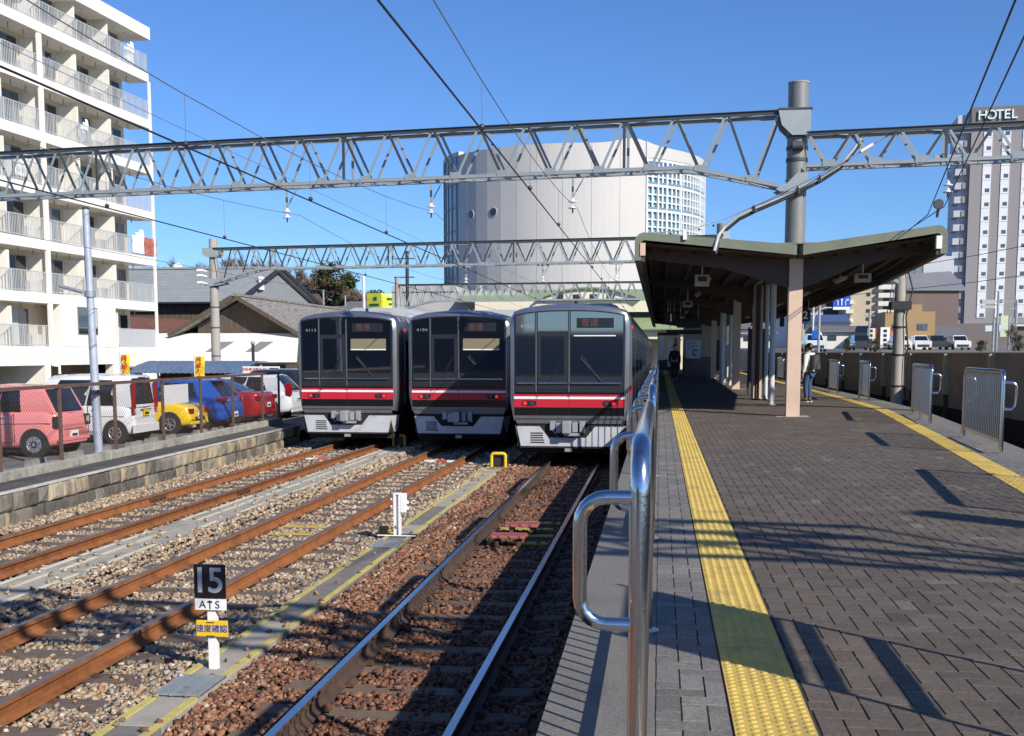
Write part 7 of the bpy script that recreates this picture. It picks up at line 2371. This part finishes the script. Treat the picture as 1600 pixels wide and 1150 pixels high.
def leaf_quads(V, F, T, P, s, tints, rr):
    for p in P:
        a, c = rr.uniform(0, 6.28), rr.uniform(-0.9, 0.9)
        u = Vector((math.cos(a), math.sin(a), c * 0.5)).normalized()
        w = u.cross(Vector((rr.uniform(-1, 1), rr.uniform(-1, 1), 1))).normalized()
        k = s * rr.uniform(0.6, 1.3)
        o = len(V)
        V += [tuple(p - u * k - w * k * 0.5), tuple(p + u * k * 0.2 - w * k * 0.7), tuple(p + u * k + w * k * 0.2), tuple(p - u * k * 0.3 + w * k * 0.7)]
        F.append((o, o + 1, o + 2, o + 3))
        T += [tints] * 4
def tree_mesh(kind, seed, h=6.0, r=2.2):
    rr = random.Random(seed)
    tb = MB()
    tips = []
    def limb(p, d, L_, rad_, depth):
        q = p + d * L_
        tb.tube([tuple(p), tuple(lerp(p, q, 0.5) + Vector((rr.uniform(-.1, .1), rr.uniform(-.1, .1), 0)) * L_), tuple(q)], [rad_, rad_ * 0.8, rad_ * 0.6], 5 if depth else 7, cap=False)
        if depth >= (3 if kind == 'bare' else 2):
            tips.append((p, q)); return
        for i in range(rr.randint(3, 4)):
            a = rr.uniform(0, 6.28)
            sp = rr.uniform(0.4, 0.9)
            nd = (d + Vector((math.cos(a) * sp, math.sin(a) * sp, rr.uniform(0.0, 0.4)))).normalized()
            limb(lerp(p, q, rr.uniform(0.55, 1.0)), nd, L_ * rr.uniform(0.6, 0.8), rad_ * 0.55, depth + 1)
    limb(Vector((0, 0, 0)), Vector((rr.uniform(-.06, .06), rr.uniform(-.06, .06), 1)).normalized(), h * 0.36, 0.055 * h / 2, 0)
    V, F, T = [], [], []
    if kind == 'bare':
        for (p, q) in tips:
            d = (q - p)
            for i in range(14):
                s0 = lerp(p, q, rr.uniform(0.2, 1.0))
                e = s0 + Vector((rr.uniform(-1, 1), rr.uniform(-1, 1), rr.uniform(-0.2, 1))).normalized() * d.length * rr.uniform(0.4, 0.9)
                w = Vector((rr.uniform(-1, 1), rr.uniform(-1, 1), 0)).normalized() * 0.022 * h / 6
                o = len(V)
                V += [tuple(s0 - w), tuple(s0 + w), tuple(e + w * 0.4), tuple(e - w * 0.4)]
                F.append((o, o + 1, o + 2, o + 3)); T += [rr.uniform(0, 1)] * 4
    else:
        cl = [(Vector((rr.gauss(0, r * 0.42), rr.gauss(0, r * 0.42), h * rr.uniform(0.35, 0.97))), rr.uniform(0.35, 0.7) * r * 0.6) for _ in range(26)]
        for c, cr in cl:
            k = (1.1 - 0.55 * c.z / h)
            c = Vector((c.x * k, c.y * k, c.z))
            tn = rr.uniform(0, 1)
            for i in range(85):
                v = Vector((rr.gauss(0, 1), rr.gauss(0, 1), rr.gauss(0, 1))).normalized() * cr * rr.uniform(0.5, 1.05)
                leaf_quads(V, F, T, [c + v], 0.16 * h / 6, min(1, max(0, tn + rr.uniform(-0.2, 0.2))), rr)
    me = bpy.data.meshes.new('crown')
    me.from_pydata(V, [], F)
    at = me.attributes.new('tint', 'FLOAT', 'POINT')
    at.data.foreach_set('value', T)
    return tb, me
mt_bark = M('tree_bark', (0.11, 0.085, 0.065), 0.9, 0, 0.25, 6)
mt_twig = M_tint('bare_twigs', [(0, (0.14, 0.09, 0.06)), (0.5, (0.22, 0.15, 0.105)), (1, (0.28, 0.2, 0.145))], 0.9, 0.1, 4)
mt_leaf = M_tint('evergreen_leaves', [(0, (0.035, 0.05, 0.018)), (0.4, (0.06, 0.078, 0.028)), (0.75, (0.09, 0.10, 0.04)), (1, (0.13, 0.105, 0.055))], 0.6, 0.2, 3)
PT = {}
def tree(kind, v, x, y, z, sc, label, group):
    key = (kind, v)
    if key not in PT:
        t = thing('bare_tree' if kind == 'bare' else 'evergreen_tree', label, 'tree', (x, y, z), group)
        tb, me = tree_mesh(kind, 31 + v * 7 + (100 if kind == 'bare' else 0))
        tb.build('trunk', mt_bark, t, world=False, smooth=60)
        me.materials.append(mt_twig if kind == 'bare' else mt_leaf)
        c = bpy.data.objects.new('crown', me); COL.objects.link(c); c.parent = t
        PT[key] = (t, CH(t))
        o = t
    else:
        o = dup(PT[key][0], (x, y, z), None, label, tree=PT[key][1])
        o['group'] = group
    o.scale = (sc, sc, sc * random.uniform(0.9, 1.15))
    o.rotation_euler.z = random.uniform(0, 6.28)
    return o
rt = random.Random(5)
G_ = 'trees on the wooded hill'
for i in range(170):
    x = rt.uniform(-80, -31)
    y = rt.uniform(137, 168)
    q = math.sqrt(((x + 66) / 36) ** 2 + ((y - 168) / 34) ** 2)
    z = -1 + 12.0 * (1 - min(1, q) ** 2) - 0.5
    if q > 1.0: continue
    kind = 'bare' if (rt.random() < 0.62 or x < -54) else 'green'
    sc = rt.uniform(0.75, 1.1) * (0.85 if x > -43 else 1.0)
    tree(kind, rt.randint(0, 2), x, y, z, sc, 'brown leafless tree on the wooded hill' if kind == 'bare' else 'dark evergreen tree on the wooded hill', G_)
tree('bare', 1, -51.5, 139, 4.6, 1.5, 'tall bare tree standing above the hill, behind the grey barn gable', G_)
tree('bare', 2, -57, 140, 4.5, 1.25, 'wide bare tree just left of the tall one', G_)
tree('green', 1, -44.5, 150, 6.8, 1.0, 'square topped dark evergreen at the crest of the hill', G_)
for i, x in enumerate((-68, -64.5, -61.5)):
    tree('bare', i % 3, x, 142, 5.2, 1.0, ('bare tree peeping over the left end of the barn roof', 'second bare tree over the barn roof', 'bare tree over the middle of the barn roof')[i], G_)

for i, (px_, y_, z_, s_, k_) in enumerate(((-53.6, 150, 6.6, 1.25, 'bare'), (-52.2, 151, 6.6, 1.35, 'bare'), (-50.2, 150, 6.4, 1.15, 'bare'), (-48.8, 150, 6.2, 1.1, 'bare'), (-47.2, 148, 6.0, 1.15, 'bare'), (-45.6, 149, 6.0, 1.05, 'green'),
        (-43.6, 150, 5.4, 1.05, 'bare'), (-42.2, 149, 4.8, 1.1, 'bare'), (-40.8, 150, 4.0, 1.1, 'bare'), (-39.6, 150, 3.4, 1.05, 'bare'), (-38.3, 151, 2.6, 1.1, 'bare'), (-37.2, 150, 2.0, 1.05, 'bare'), (-41.5, 146, 3.2, 0.9, 'green'), (-49.5, 146, 4.6, 0.9, 'green'), (-55.2, 149, 6.6, 1.2, 'bare'))):
    tree(k_, i % 3, px_, y_, z_, s_, 'brown leafless tree on the wooded hill' if k_ == 'bare' else 'dark evergreen tree on the wooded hill', G_)

# ------------------------------------------------------------------ right side: raised town ground, noise wall, far buildings
mt_tground = M('town_ground', (0.16, 0.15, 0.13), 0.95, 0, 0.25, 0.2)
mt_road = M('road_asphalt', (0.085, 0.083, 0.08), 0.9, 0, 0.2, 0.5)
b = MB()
def TZ(y): return 0.75 + 0.0093 * max(0, y - 20)
xs = [9.2, 40, 160, 600]
ysr = [-20, 20, 60, 110, 160, 230, 330, 600, 1000]
def slope(x, y): return TZ(y) + 0.0
for a, c in zip(ysr, ysr[1:]):
    for xa, xb in zip(xs, xs[1:]):
        b.face([(xa, a, TZ(a)), (xb, a, TZ(a)), (xb, c, TZ(c)), (xa, c, TZ(c))])
    b.face([(9.2, a, -1.4), (9.2, c, -1.4), (9.2, c, TZ(c)), (9.2, a, TZ(a))])
tag(b.build('town_ground', mt_tground), kind='structure')
b = MB()
for a, c in zip([20, 60, 110, 160, 230], [60, 110, 160, 230, 330]):
    b.face([(9.8, a, TZ(a) + 0.02), (17.5, a, TZ(a) + 0.02), (17.5, c, TZ(c) + 0.02), (9.8, c, TZ(c) + 0.02)])
tag(b.build('road', mt_road), kind='structure')

mt_npanel = M('brown_noise_panel', (0.36, 0.275, 0.19), 0.7, 0, 0.1, 1.5, dark=(0.10, 0.07, 0.05), dscale=1.2, damt=0.4)
mt_npost = M('pale_steel_post', (0.52, 0.46, 0.30), 0.6, 0.0, 0.12, 4)
mt_ncap = M('rusty_cap_strip', (0.30, 0.19, 0.09), 0.8, 0, 0.2, 6)
t = thing('noise_barrier', 'long brown panelled noise barrier behind the right hand track', 'noise barrier', (8.2, 40, -1.2))
NX = lambda y: 8.72 - 0.0158 * y
pn = [12.5 + 4.15 * i for i in range(19)]
for a, c in zip(pn, pn[1:]):
    b = MB(); b.prism([(NX(a), a + 0.09, -0.17), (NX(c), c - 0.09, -0.17), (NX(c), c - 0.09, 1.36), (NX(a), a + 0.09, 1.36)], (0.08, 0, 0)); b.build('panel', mt_npanel, t)
    b = MB(); b.prism([(NX(a), a + 0.05, -1.3), (NX(c), c - 0.05, -1.3), (NX(c), c - 0.05, -0.173), (NX(a), a + 0.05, -0.173)], (0.12, 0, 0)); b.build('lower_panel', mt_under, t)
    b = MB(); b.prism([(NX(a) - 0.03, a, 1.363), (NX(c) - 0.03, c, 1.363), (NX(c) + 0.1, c, 1.363), (NX(a) + 0.1, a, 1.363)], (0, 0, 0.03)); b.build('cap_strip', mt_ncap, t)
for y in pn:
    b = MB(); b.box(NX(y) - 0.14, NX(y) + 0.02, y - 0.08, y + 0.08, -0.2 if False else 0.2, 1.36); b.build('post', mt_npost, t)
    b = MB(); b.box(NX(y) - 0.10, NX(y) + 0.02, y - 0.06, y + 0.06, -1.3, 0.195); b.build('post_foot', mt_cbrown, t)
# right hand track bed and rails
b = MB()
for a, c in zip(range(-14, 104, 6), range(-8, 110, 6)):
    b.face([(RX(a) + 0.8, a, -1.24), (9.2, a, -1.24), (9.2, c, -1.24), (RX(c) + 0.8, c, -1.24)])
tag(b.build('right_track_bed', mt_bed), kind='structure')
def rcurve(y): return RX(y) - RX(30)
rail(RX(30) + 0.95 + 1.42 - G2, -10, 100, mt_rail_top, mt_rail_used, 'left rail of the right hand track under the platform edge', rcurve)
rail(RX(30) + 0.95 + 1.42 + G2, -10, 100, mt_rail_top, mt_rail_used, 'right rail of the right hand track beside the noise barrier', rcurve)
# concrete pole with arms beside the barrier
cpx, cpy = 6.82, 27.5
t = thing('concrete_pole', 'weathered concrete pole with cables standing by the right track', 'pole', (7.5, 31, -1.2))
X_, Y_ = 6.86, 33.6
b = MB(); b.cyl((X_, Y_, -1.2), (X_, Y_, 4.1), 0.18, 0.155, n=16); b.build('shaft', mt_conc_pole, t, smooth=50)
b = MB(); b.box(X_ - 0.28, X_ + 0.28, Y_ - 0.25, Y_ + 0.1, 2.62, 2.86); b.build('black_bracket', mt_dark, t)
b = MB(); b.bar((X_ - 0.05, Y_ - 0.1, 3.38), (X_ - 1.0, Y_ - 0.1, 4.02), 0.06, 0.09); b.build('brace_arm', mt_galv, t)
for z in (0.4, 1.3, 2.1):
    b = MB(); b.cyl((X_, Y_, z), (X_, Y_, z + 0.05), 0.185, n=16); b.build('band', mt_dark, t)
b = MB(); b.tube([(X_ + 0.12, Y_ - 0.16, 3.9), (X_ + 0.3, Y_ - 0.2, 3.2), (X_ + 0.14, Y_ - 0.2, 2.4), (X_ + 0.22, Y_ - 0.2, 1.6), (X_ + 0.15, Y_ - 0.18, 0.8), (X_ + 0.2, Y_ - 0.18, 0.1)], 0.025, 6); b.build('hanging_cable', mt_cable, t, smooth=60)
for dx in (-0.32, -0.24):
    b = MB(); b.tube([(X_ + dx - 0.05, Y_ - 0.1, 2.5), (X_ + dx + 0.1, Y_ - 0.1, 3.5)], 0.015, 6); b.build('riser_wire', mt_wire_lt, t)

# hotel tower
mt_hotel = M('hotel_grey_brown_wall', (0.29, 0.272, 0.275), 0.75, 0, 0.05, 0.3, 0, None, dark=(0.23, 0.21, 0.21), dscale=0.3, damt=0.5, stretch=(1, 1, 0.2))
mt_hotel_d = M('hotel_dark_top', (0.17, 0.15, 0.142), 0.7, 0, 0.04, 0.2)
mt_hotel_w = M('hotel_white_stripe', (0.76, 0.76, 0.77), 0.6, 0, 0.03, 0.3)
mt_hotel_b = M('hotel_blue_grey_balcony', (0.5, 0.52, 0.55), 0.7, 0, 0.05, 0.3)
HX, HY = 59.2, 230.0
HR = rad(-6)
ht = thing('hotel_tower', 'tall grey hotel tower with white vertical window stripes', 'hotel', (HX, HY, 2.9), None, HR)
def HB(name, mat, *q, par=None, bevel=0):
    b = MB(); b.box(*q); return b.build(name, mat, par or ht, world=False, bevel=bevel)
# local: x to the right along the facade, y into the building, z up from the ground
HB('main_block', mt_hotel, 0, 26, 0, 16, 4.2, 42.0)
HB('top_storey', mt_hotel_d, -0.1, 26.1, -0.1, 16.1, 42.001, 45.5)
HB('base_storey', mt_hotel_d, -3.2, 26.3, -0.4, 16, -1.5, 4.19)
lt = [('H', 1.55), ('O', 3.15), ('T', 4.62), ('E', 5.95), ('L', 7.25)]
mt_hsign = M('pale_aqua_letters', (0.70, 0.85, 0.86), 0.4, 0, 0.0)
for ch, x in lt:
    text('sign_letter', ch, 2.45, mt_hsign, ht, (x + 0.3, -0.35, 43.85), FR, 0.1, bold=0.02, world=False)
stripes = [2.3, 5.6, 9.3, 12.6, 16.0, 19.5]
for i, x in enumerate(stripes):
    for k in range(14):
        z = 5.1 + k * 2.66
        o = HB('window_bay', mt_hotel_w, x, x + 1.55, -0.12, -0.005, z + (0.0 if k else 0.2), z + 2.6)
        HB('window_pane', mt_glass_blue, x + 0.55, x + 1.35, -0.15, -0.125, z + 0.35, z + 1.05, par=o)
for k in range(15):
    z = 3.6 + k * 2.66
    o = HB('side_balcony', mt_hotel_b, -2.6, -0.02, 0.6, 5.5, z, z + 1.25)
    HB('end_panel', mt_hotel, -1.2, -0.03, 0.45, 0.6, z + 0.05, z + 1.2, par=o)
HB('side_wing', mt_hotel_b, -1.7, -0.01, 1.4, 15.5, -1, 43.5)
HB('roof_corner', mt_hotel_b, -2.4, -0.12, 1.0, 15, 41.5, 44.3)
HB('entrance_canopy', mt_hotel_w, 9.0, 14.0, -1.2, -0.41, 3.6, 3.9)

# brown hall and neighbours
mt_hall = M('brown_hall_wall', (0.17, 0.125, 0.11), 0.8, 0, 0.08, 0.3)
mt_hallw = M('slate_hall_wall', (0.09, 0.085, 0.1), 0.8, 0, 0.08, 0.3)
mt_hroof = M('grey_hall_roof', (0.24, 0.24, 0.25), 0.6, 0.1, 0.05, 0.5)
mt_hglass = M_glass('hall_glazing', (0.18, 0.24, 0.26), 0.15, 0.6)
t = thing('sports_hall', 'broad brown hall with grey roof and glazed clerestory before the hotel', 'hall', (40, 190, 2.3))
b = MB(); b.box(30.5, 48.0, 190, 215, 1.5, 11.6); b.build('front_wall', mt_hall, t)
b = MB(); b.box(25.0, 30.49, 190.5, 215, 1.5, 12.2); b.build('dark_wing', mt_hallw, t)
b = MB(); b.prism([(24.6, 189.5, 11.8), (49, 189.5, 11.62), (49, 200, 15.2), (35, 200, 14.4)], (0, 0, -0.25)); b.build('roof', mt_hroof, t)
b = MB(); b.box(35, 45, 202, 203, 12, 17.6); o = b.build('clerestory', mt_hglass, t)
for i in range(9):
    x = 35.2 + i * 1.2
    b = MB(); b.box(x, x + 0.12, 201.9, 201.99, 13.5, 17.6); b.build('mullion', mt_hroof, o)
b = MB(); b.box(45.01, 50, 202, 203, 12, 17.9); b.build('pale_end_wall', mt_hotel_b, t)
t = thing('apartment_house', 'beige apartment house with stacked white balconies behind the road sign', 'flats', (33, 200, 2.4))
b = MB(); b.box(29.0, 33.8, 178, 190, 1.5, 11.8); b.build('main_block', mt_hb, t)
b = MB(); b.box(28.6, 30.2, 179, 186, 11.801, 13.8); b.build('stair_tower', mt_hb, t)
b = MB(); b.box(30.4, 31.1, 178.5, 179.0, 11.801, 13.4); b.build('white_rooftop_panel', mt_hw, t)
for k in range(5):
    z = 6.0 + k * 1.25
    b = MB(); b.box(33.0, 35.6, 177.2, 179, z, z + 0.7); b.build('balcony', mt_hw, t)
    b = MB(); b.box(33.1, 35.5, 178.2, 179, z + 0.7, z + 1.2); b.build('balcony_recess', mt_dark, t)
    b = MB(); b.box(31.4, 31.9, 177.9, 177.99, z + 0.3, z + 0.8); b.build('window', mt_glass, t)
for k in range(4):
    z = 4.6 + k * 1.4
    b = MB(); b.box(28.3, 29.4, 177.6, 177.98, z, z + 0.6); b.build('stair_landing', mt_hw, t)
mt_tan = M('tan_render', (0.36, 0.24, 0.12), 0.8, 0, 0.06, 0.6)
t = thing('tan_building', 'tan two storey building with stepped top beside the brown hall', 'building', (28, 130, 1.8))
b = MB(); b.box(25.0, 30.4, 130, 138, 1.2, 5.95); b.build('wall', mt_tan, t)
b = MB(); b.box(27.3, 29.0, 130.2, 134, 5.951, 6.75); b.build('roof_block', mt_tan, t)
for x in (25.8, 28.5):
    b = MB(); b.box(x, x + 1.1, 129.93, 129.99, 3.9, 4.6); b.build('window', mt_glass_blue, t)
b = MB(); b.box(24.6, 30.0, 129.5, 129.98, 2.65, 2.9); b.build('awning', mt_hw, t)
b = MB(); b.box(25.5, 29.8, 129.9, 129.99, 1.3, 2.6); b.build('shop_front', mt_scream, t)
house('dark roofed house between tan building and hotel', 31.5, 36, 140, 8, 1.8, 3.3, 4.6, mt_gwall, mt_hgr)
house('low pale shop with grey roof beyond the road sign', 18.5, 24.5, 135, 8, 1.7, 3.9, 4.6, mt_hw, mt_hgr, 'shop')
house('small brown roofed house on the far slope', 21.5, 24.5, 175, 6, 2, 8.0, 9.6, mt_hb, mt_hr)
house('blue roofed low house beyond the noise barrier', 19.5, 24, 150, 6, 2, 5.4, 6.4, mt_hw, M('blue_tiles', (0.06, 0.1, 0.22), 0.6, 0, 0.1, 2))
house('white low store behind the canopy columns', 10.2, 15.0, 150, 8, 1.9, 3.9, 4.3, mt_hw, mt_hgr, 'shop')
house('grey house beyond the white store', 12.5, 17, 190, 8, 2.2, 5.4, 7.0, mt_hw, mt_hgr)
house('brown hillside house under the mountain', 15.5, 19.5, 230, 8, 3, 9.5, 12, mt_hb, mt_hr)
house('pale hillside house right of the brown one', 24, 28.5, 260, 8, 3, 11.5, 14, mt_hw, mt_hr)
# vertical shop flags / signboards
for (x, w, z0, z1, mm, l) in ((23.35, 0.8, 1.9, 4.1, mt_scream, 'yellow and white upright shop sign by the road'), (24.85, 1.0, 1.9, 4.2, mt_white, 'white upright shop sign with red edge by the road')):
    t = thing('shop_sign', l, 'sign', (x, 131, z0), 'upright shop signs')
    b = MB(); b.box(x - w / 2, x + w / 2, 128.9, 129.1, z0, z1); o = b.build('panel', mm, t)
    b = MB(); b.box(x + w / 2 + 0.005, x + w / 2 + 0.14, 128.9, 129.1, z0, z1); b.build('red_edge', mt_stripe_r, o)
    for k in range(4):
        b = MB(); b.box(x - w * 0.18, x + w * 0.18, 128.86, 128.89, z0 + 0.25 + k * 0.5, z0 + 0.55 + k * 0.5); b.build('mark', mt_dark, o)
# blue road sign on its arm
mt_rblue = M('road_sign_blue', (0.012, 0.10, 0.52), 0.4, 0, 0.03, 3)
t = thing('road_sign', 'blue overhead lane sign with three white arrows on a curved pole', 'road sign', (14.45, 110, 1.6))
b = MB(); b.cyl((14.5, 110, 1.4), (14.5, 110, 6.8), 0.09, n=10); b.build('pole', mt_ltpipe, t)
b = MB(); b.tube([(14.5, 110, 4.2), (14.6, 110, 4.9), (15.0, 110, 5.45), (15.6, 110, 5.65), (16.4, 110, 5.65)], 0.06, 8); b.build('curved_brace', mt_ltpipe, t, smooth=60)
b = MB(); b.bar((14.5, 110, 6.45), (16.4, 110, 6.45), 0.1, 0.1); b.build('arm', mt_ltpipe, t)
b = MB(); b.box(16.3, 17.85, 109.85, 109.95, 5.72, 6.72); o = b.build('panel', mt_rblue, t)
b = MB(); b.box(16.3, 17.85, 109.85, 109.95, 5.45, 5.715); b.build('white_strip', mt_white, t)
for i, (x, d) in enumerate(((16.72, -1), (17.08, 0), (17.42, 1))):
    b = MB()
    if d:
        b.tube([(x, 109.83, 5.85), (x, 109.83, 6.2), (x + d * 0.08, 109.83, 6.35), (x + d * 0.2, 109.83, 6.4)], 0.045, 6)
        b.prism([(x + d * 0.18, 109.82, 6.28), (x + d * 0.18, 109.82, 6.52), (x + d * 0.34, 109.82, 6.4)], (0, 0.02, 0))
    else:
        b.bar((x, 109.83, 5.85), (x, 109.83, 6.35), 0.09, 0.09)
        b.prism([(x - 0.11, 109.82, 6.33), (x + 0.11, 109.82, 6.33), (x, 109.82, 6.55)], (0, 0.02, 0))
    b.build('white_arrow', mt_white, o, weld=True)
t = thing('round_road_sign', 'two stacked round road signs, white above blue, on one post', 'road sign', (14.75, 108, 1.6))
b = MB(); b.cyl((14.75, 108.1, 1.4), (14.75, 108.1, 3.4), 0.05, n=8); b.build('post', mt_ltpipe, t)
for z, mm in ((3.05, mt_white), (2.35, mt_rblue)):
    b = MB(); b.cyl((14.75, 107.9, z), (14.75, 108.0, z), 0.33, n=18); o = b.build('disc', mt_white, t)
    b = MB(); b.cyl((14.75, 107.87, z), (14.75, 107.895, z), 0.24, n=18); b.build('disc_face', mt_rblue if mm is mt_rblue else mt_shut, o)
# parked cars on the far lot, signals and posts
def tiny_car(x, y, pt, label):
    z = TZ(y)
    t = thing('distant_car', label, 'car', (x, y, z), 'cars on the far road and car park')
    b = MB(); b.loft([[(x + s * w, y + u, z + h) for s, w, h in ((-1, 0.8, 0.25), (-1, 0.85, 0.7), (-1, 0.78, 0.92), (1, 0.78, 0.92), (1, 0.85, 0.7), (1, 0.8, 0.25))] for u in (0, 0.3, 3.9, 4.2)]); b.build('body', pt, t, smooth=30)
    b = MB(); b.loft([[(x - 0.76, y + 0.9, z + 0.92), (x + 0.76, y + 0.9, z + 0.92), (x + 0.76, y + 3.9, z + 0.92), (x - 0.76, y + 3.9, z + 0.92)], [(x - 0.6, y + 1.5, z + 1.5), (x + 0.6, y + 1.5, z + 1.5), (x + 0.6, y + 3.5, z + 1.5), (x - 0.6, y + 3.5, z + 1.5)]]); b.build('cabin', pt, t)
    b = MB(); b.prism([(x - 0.66, y + 0.96, z + 0.98), (x + 0.66, y + 0.96, z + 0.98), (x + 0.56, y + 1.38, z + 1.42), (x - 0.56, y + 1.38, z + 1.42)], (0, -0.03, 0.01)); b.build('windscreen', mt_cglass, t)
    for s in (-1, 1):
        for u in (0.8, 3.3):
            b = MB(); b.cyl((x + s * 0.7, y + u, z + 0.3), (x + s * 0.87, y + u, z + 0.3), 0.3, n=12); b.build('wheel', mt_tyre, t)
    b = MB(); b.box(x - 0.6, x + 0.6, y - 0.03, y + 0.01, z + 0.3, z + 0.55); b.build('grille', mt_trim, t)
for x, y, pt, l in ((24.6, 118, vw, 'white car parked left of the concrete pole on the far lot'), (27.0, 120, wh, 'silver white car in the middle of the far lot'), (28.9, 121, dk, 'dark car between two white ones on the far lot'), (30.9, 120, vw, 'white van at the right end of the far lot'), (26.2, 128, wh, 'pale car in the second row of the far lot'), (13.0, 96, wh, 'silver car on the road behind the round road signs'), (19.6, 112, dk, 'dark car on the road under the blue sign')):
    tiny_car(x, y, pt, l)
def post_thing(name, label, cat, x, y, z1, parts, group=None):
    t = thing(name, label, cat, (x, y, TZ(y)), group)
    b = MB(); b.cyl((x, y, TZ(y) - 0.2), (x, y, z1), 0.1, n=8); b.build('post', mt_galv, t)
    for nm, mm, q in parts:
        b = MB(); b.box(*q); b.build(nm, mm, t)
    return t
post_thing('traffic_light', 'traffic light on a long arm in front of the hotel', 'traffic light', 33.6, 112, 6.4, [('arm', mt_galv, (30.6, 33.6, 111.95, 112.05, 6.2, 6.3)), ('arm', mt_galv, (32.9, 33.6, 111.95, 112.05, 5.5, 5.6)), ('signal_head', mt_gray_paint, (30.4, 31.6, 111.9, 112.2, 6.0, 6.4)), ('signal_head', mt_gray_paint, (30.4, 31.6, 111.9, 112.2, 5.6, 5.85))])
mt_pgreen = M('pedestrian_banner', (0.55, 0.6, 0.4), 0.7, 0, 0.1, 3)
post_thing('street_banner', 'pale green and white shop banner beside the traffic light', 'banner', 33.0, 112, 4.9, [('cloth', mt_pgreen, (32.2, 32.9, 111.95, 112.0, 2.9, 4.9))])
post_thing('pedestrian_signal', 'small pedestrian signal between tan building and hotel', 'traffic light', 28.2, 100, 4.2, [('signal_head', mt_ltpipe, (27.5, 28.05, 99.9, 100.2, 3.2, 3.7))])
post_thing('utility_pole', 'slim grey pole left of the hotel balconies', 'utility pole', 30.2, 106, 6.9, [('signal_head', mt_ltpipe, (30.35, 30.8, 105.9, 106.2, 3.3, 3.9))])
post_thing('utility_pole', 'slim pole seen in front of the beige apartment house', 'utility pole', 20.6, 115, 5.4, [('cross_arm', mt_galv, (20.1, 21.1, 114.95, 115.05, 5.0, 5.1))])
post_thing('utility_pole', 'grey pole just right of the front canopy column', 'utility pole', 11.5, 84, 6.0, [('sign_plate', mt_rblue, (11.0, 11.4, 83.9, 83.95, 2.4, 3.0))])
# bare street trees and shrubs in front of the hotel
for i, (x, y, s, l) in enumerate(((35.2, 110, 0.62, 'leafless street tree in front of the hotel base'), (31.0, 104, 0.42, 'small leafless shrub beside the far lot'), (38.2, 112, 0.5, 'leafless street tree at the right edge of the view'))):
    tree('bare', i, x, y, TZ(y) - 0.1, s, l, 'bare trees before the hotel')
for i, (x, y, s, l) in enumerate(((24.0, 88, 0.22, 'low shrub with autumn leaves above the noise barrier'), (27.3, 90, 0.24, 'yellow brown shrub below the hotel'), (29.2, 92, 0.2, 'low dark shrub right of the far lot'), (14.5, 90, 0.2, 'small green shrub by the round road signs'), (17.0, 92, 0.22, 'low shrub by the road under the blue sign'))):
    tree('green', i % 3, x, y, TZ(y) - 0.3, s, l, 'shrubs along the far road')
# mountains
mt_mtn = M('far_mountain', (0.075, 0.085, 0.12), 0.95, 0, 0.3, 0.012, 0.0)
hill('mountains', 340, 1700, 420, 300, 140, mt_mtn, n=80, m=16, rough=0.3, seed=9, z0=0)
hill('mountains', 90, 900, 190, 160, 46, M('near_wooded_slope', (0.07, 0.065, 0.06), 0.95, 0, 0.4, 0.03), n=70, m=14, rough=0.25, seed=12, z0=0)
hill('hill', -150, 700, 190, 120, 30, mt_hill, n=60, m=12, rough=0.2, seed=21, z0=-1)
# unseen buildings added behind the camera to set what the train windows reflect
house('long low grey house added behind the camera, reflected in the platform train', -14.5, 2, -66, 8, -1, 3.2, 3.5, mt_gwall, mt_hgr, wins=5)
house('dark four storey block added behind the camera, reflected in the siding trains', -48, -15.5, -78, 14, -1, 13, 13, mt_hallw, mt_hgr, 'added_dark_block', wins=8)
house('beige low house added behind the camera on the right', 6, 16, -66, 8, -1, 3.2, 3.6, mt_hb, mt_hgr)
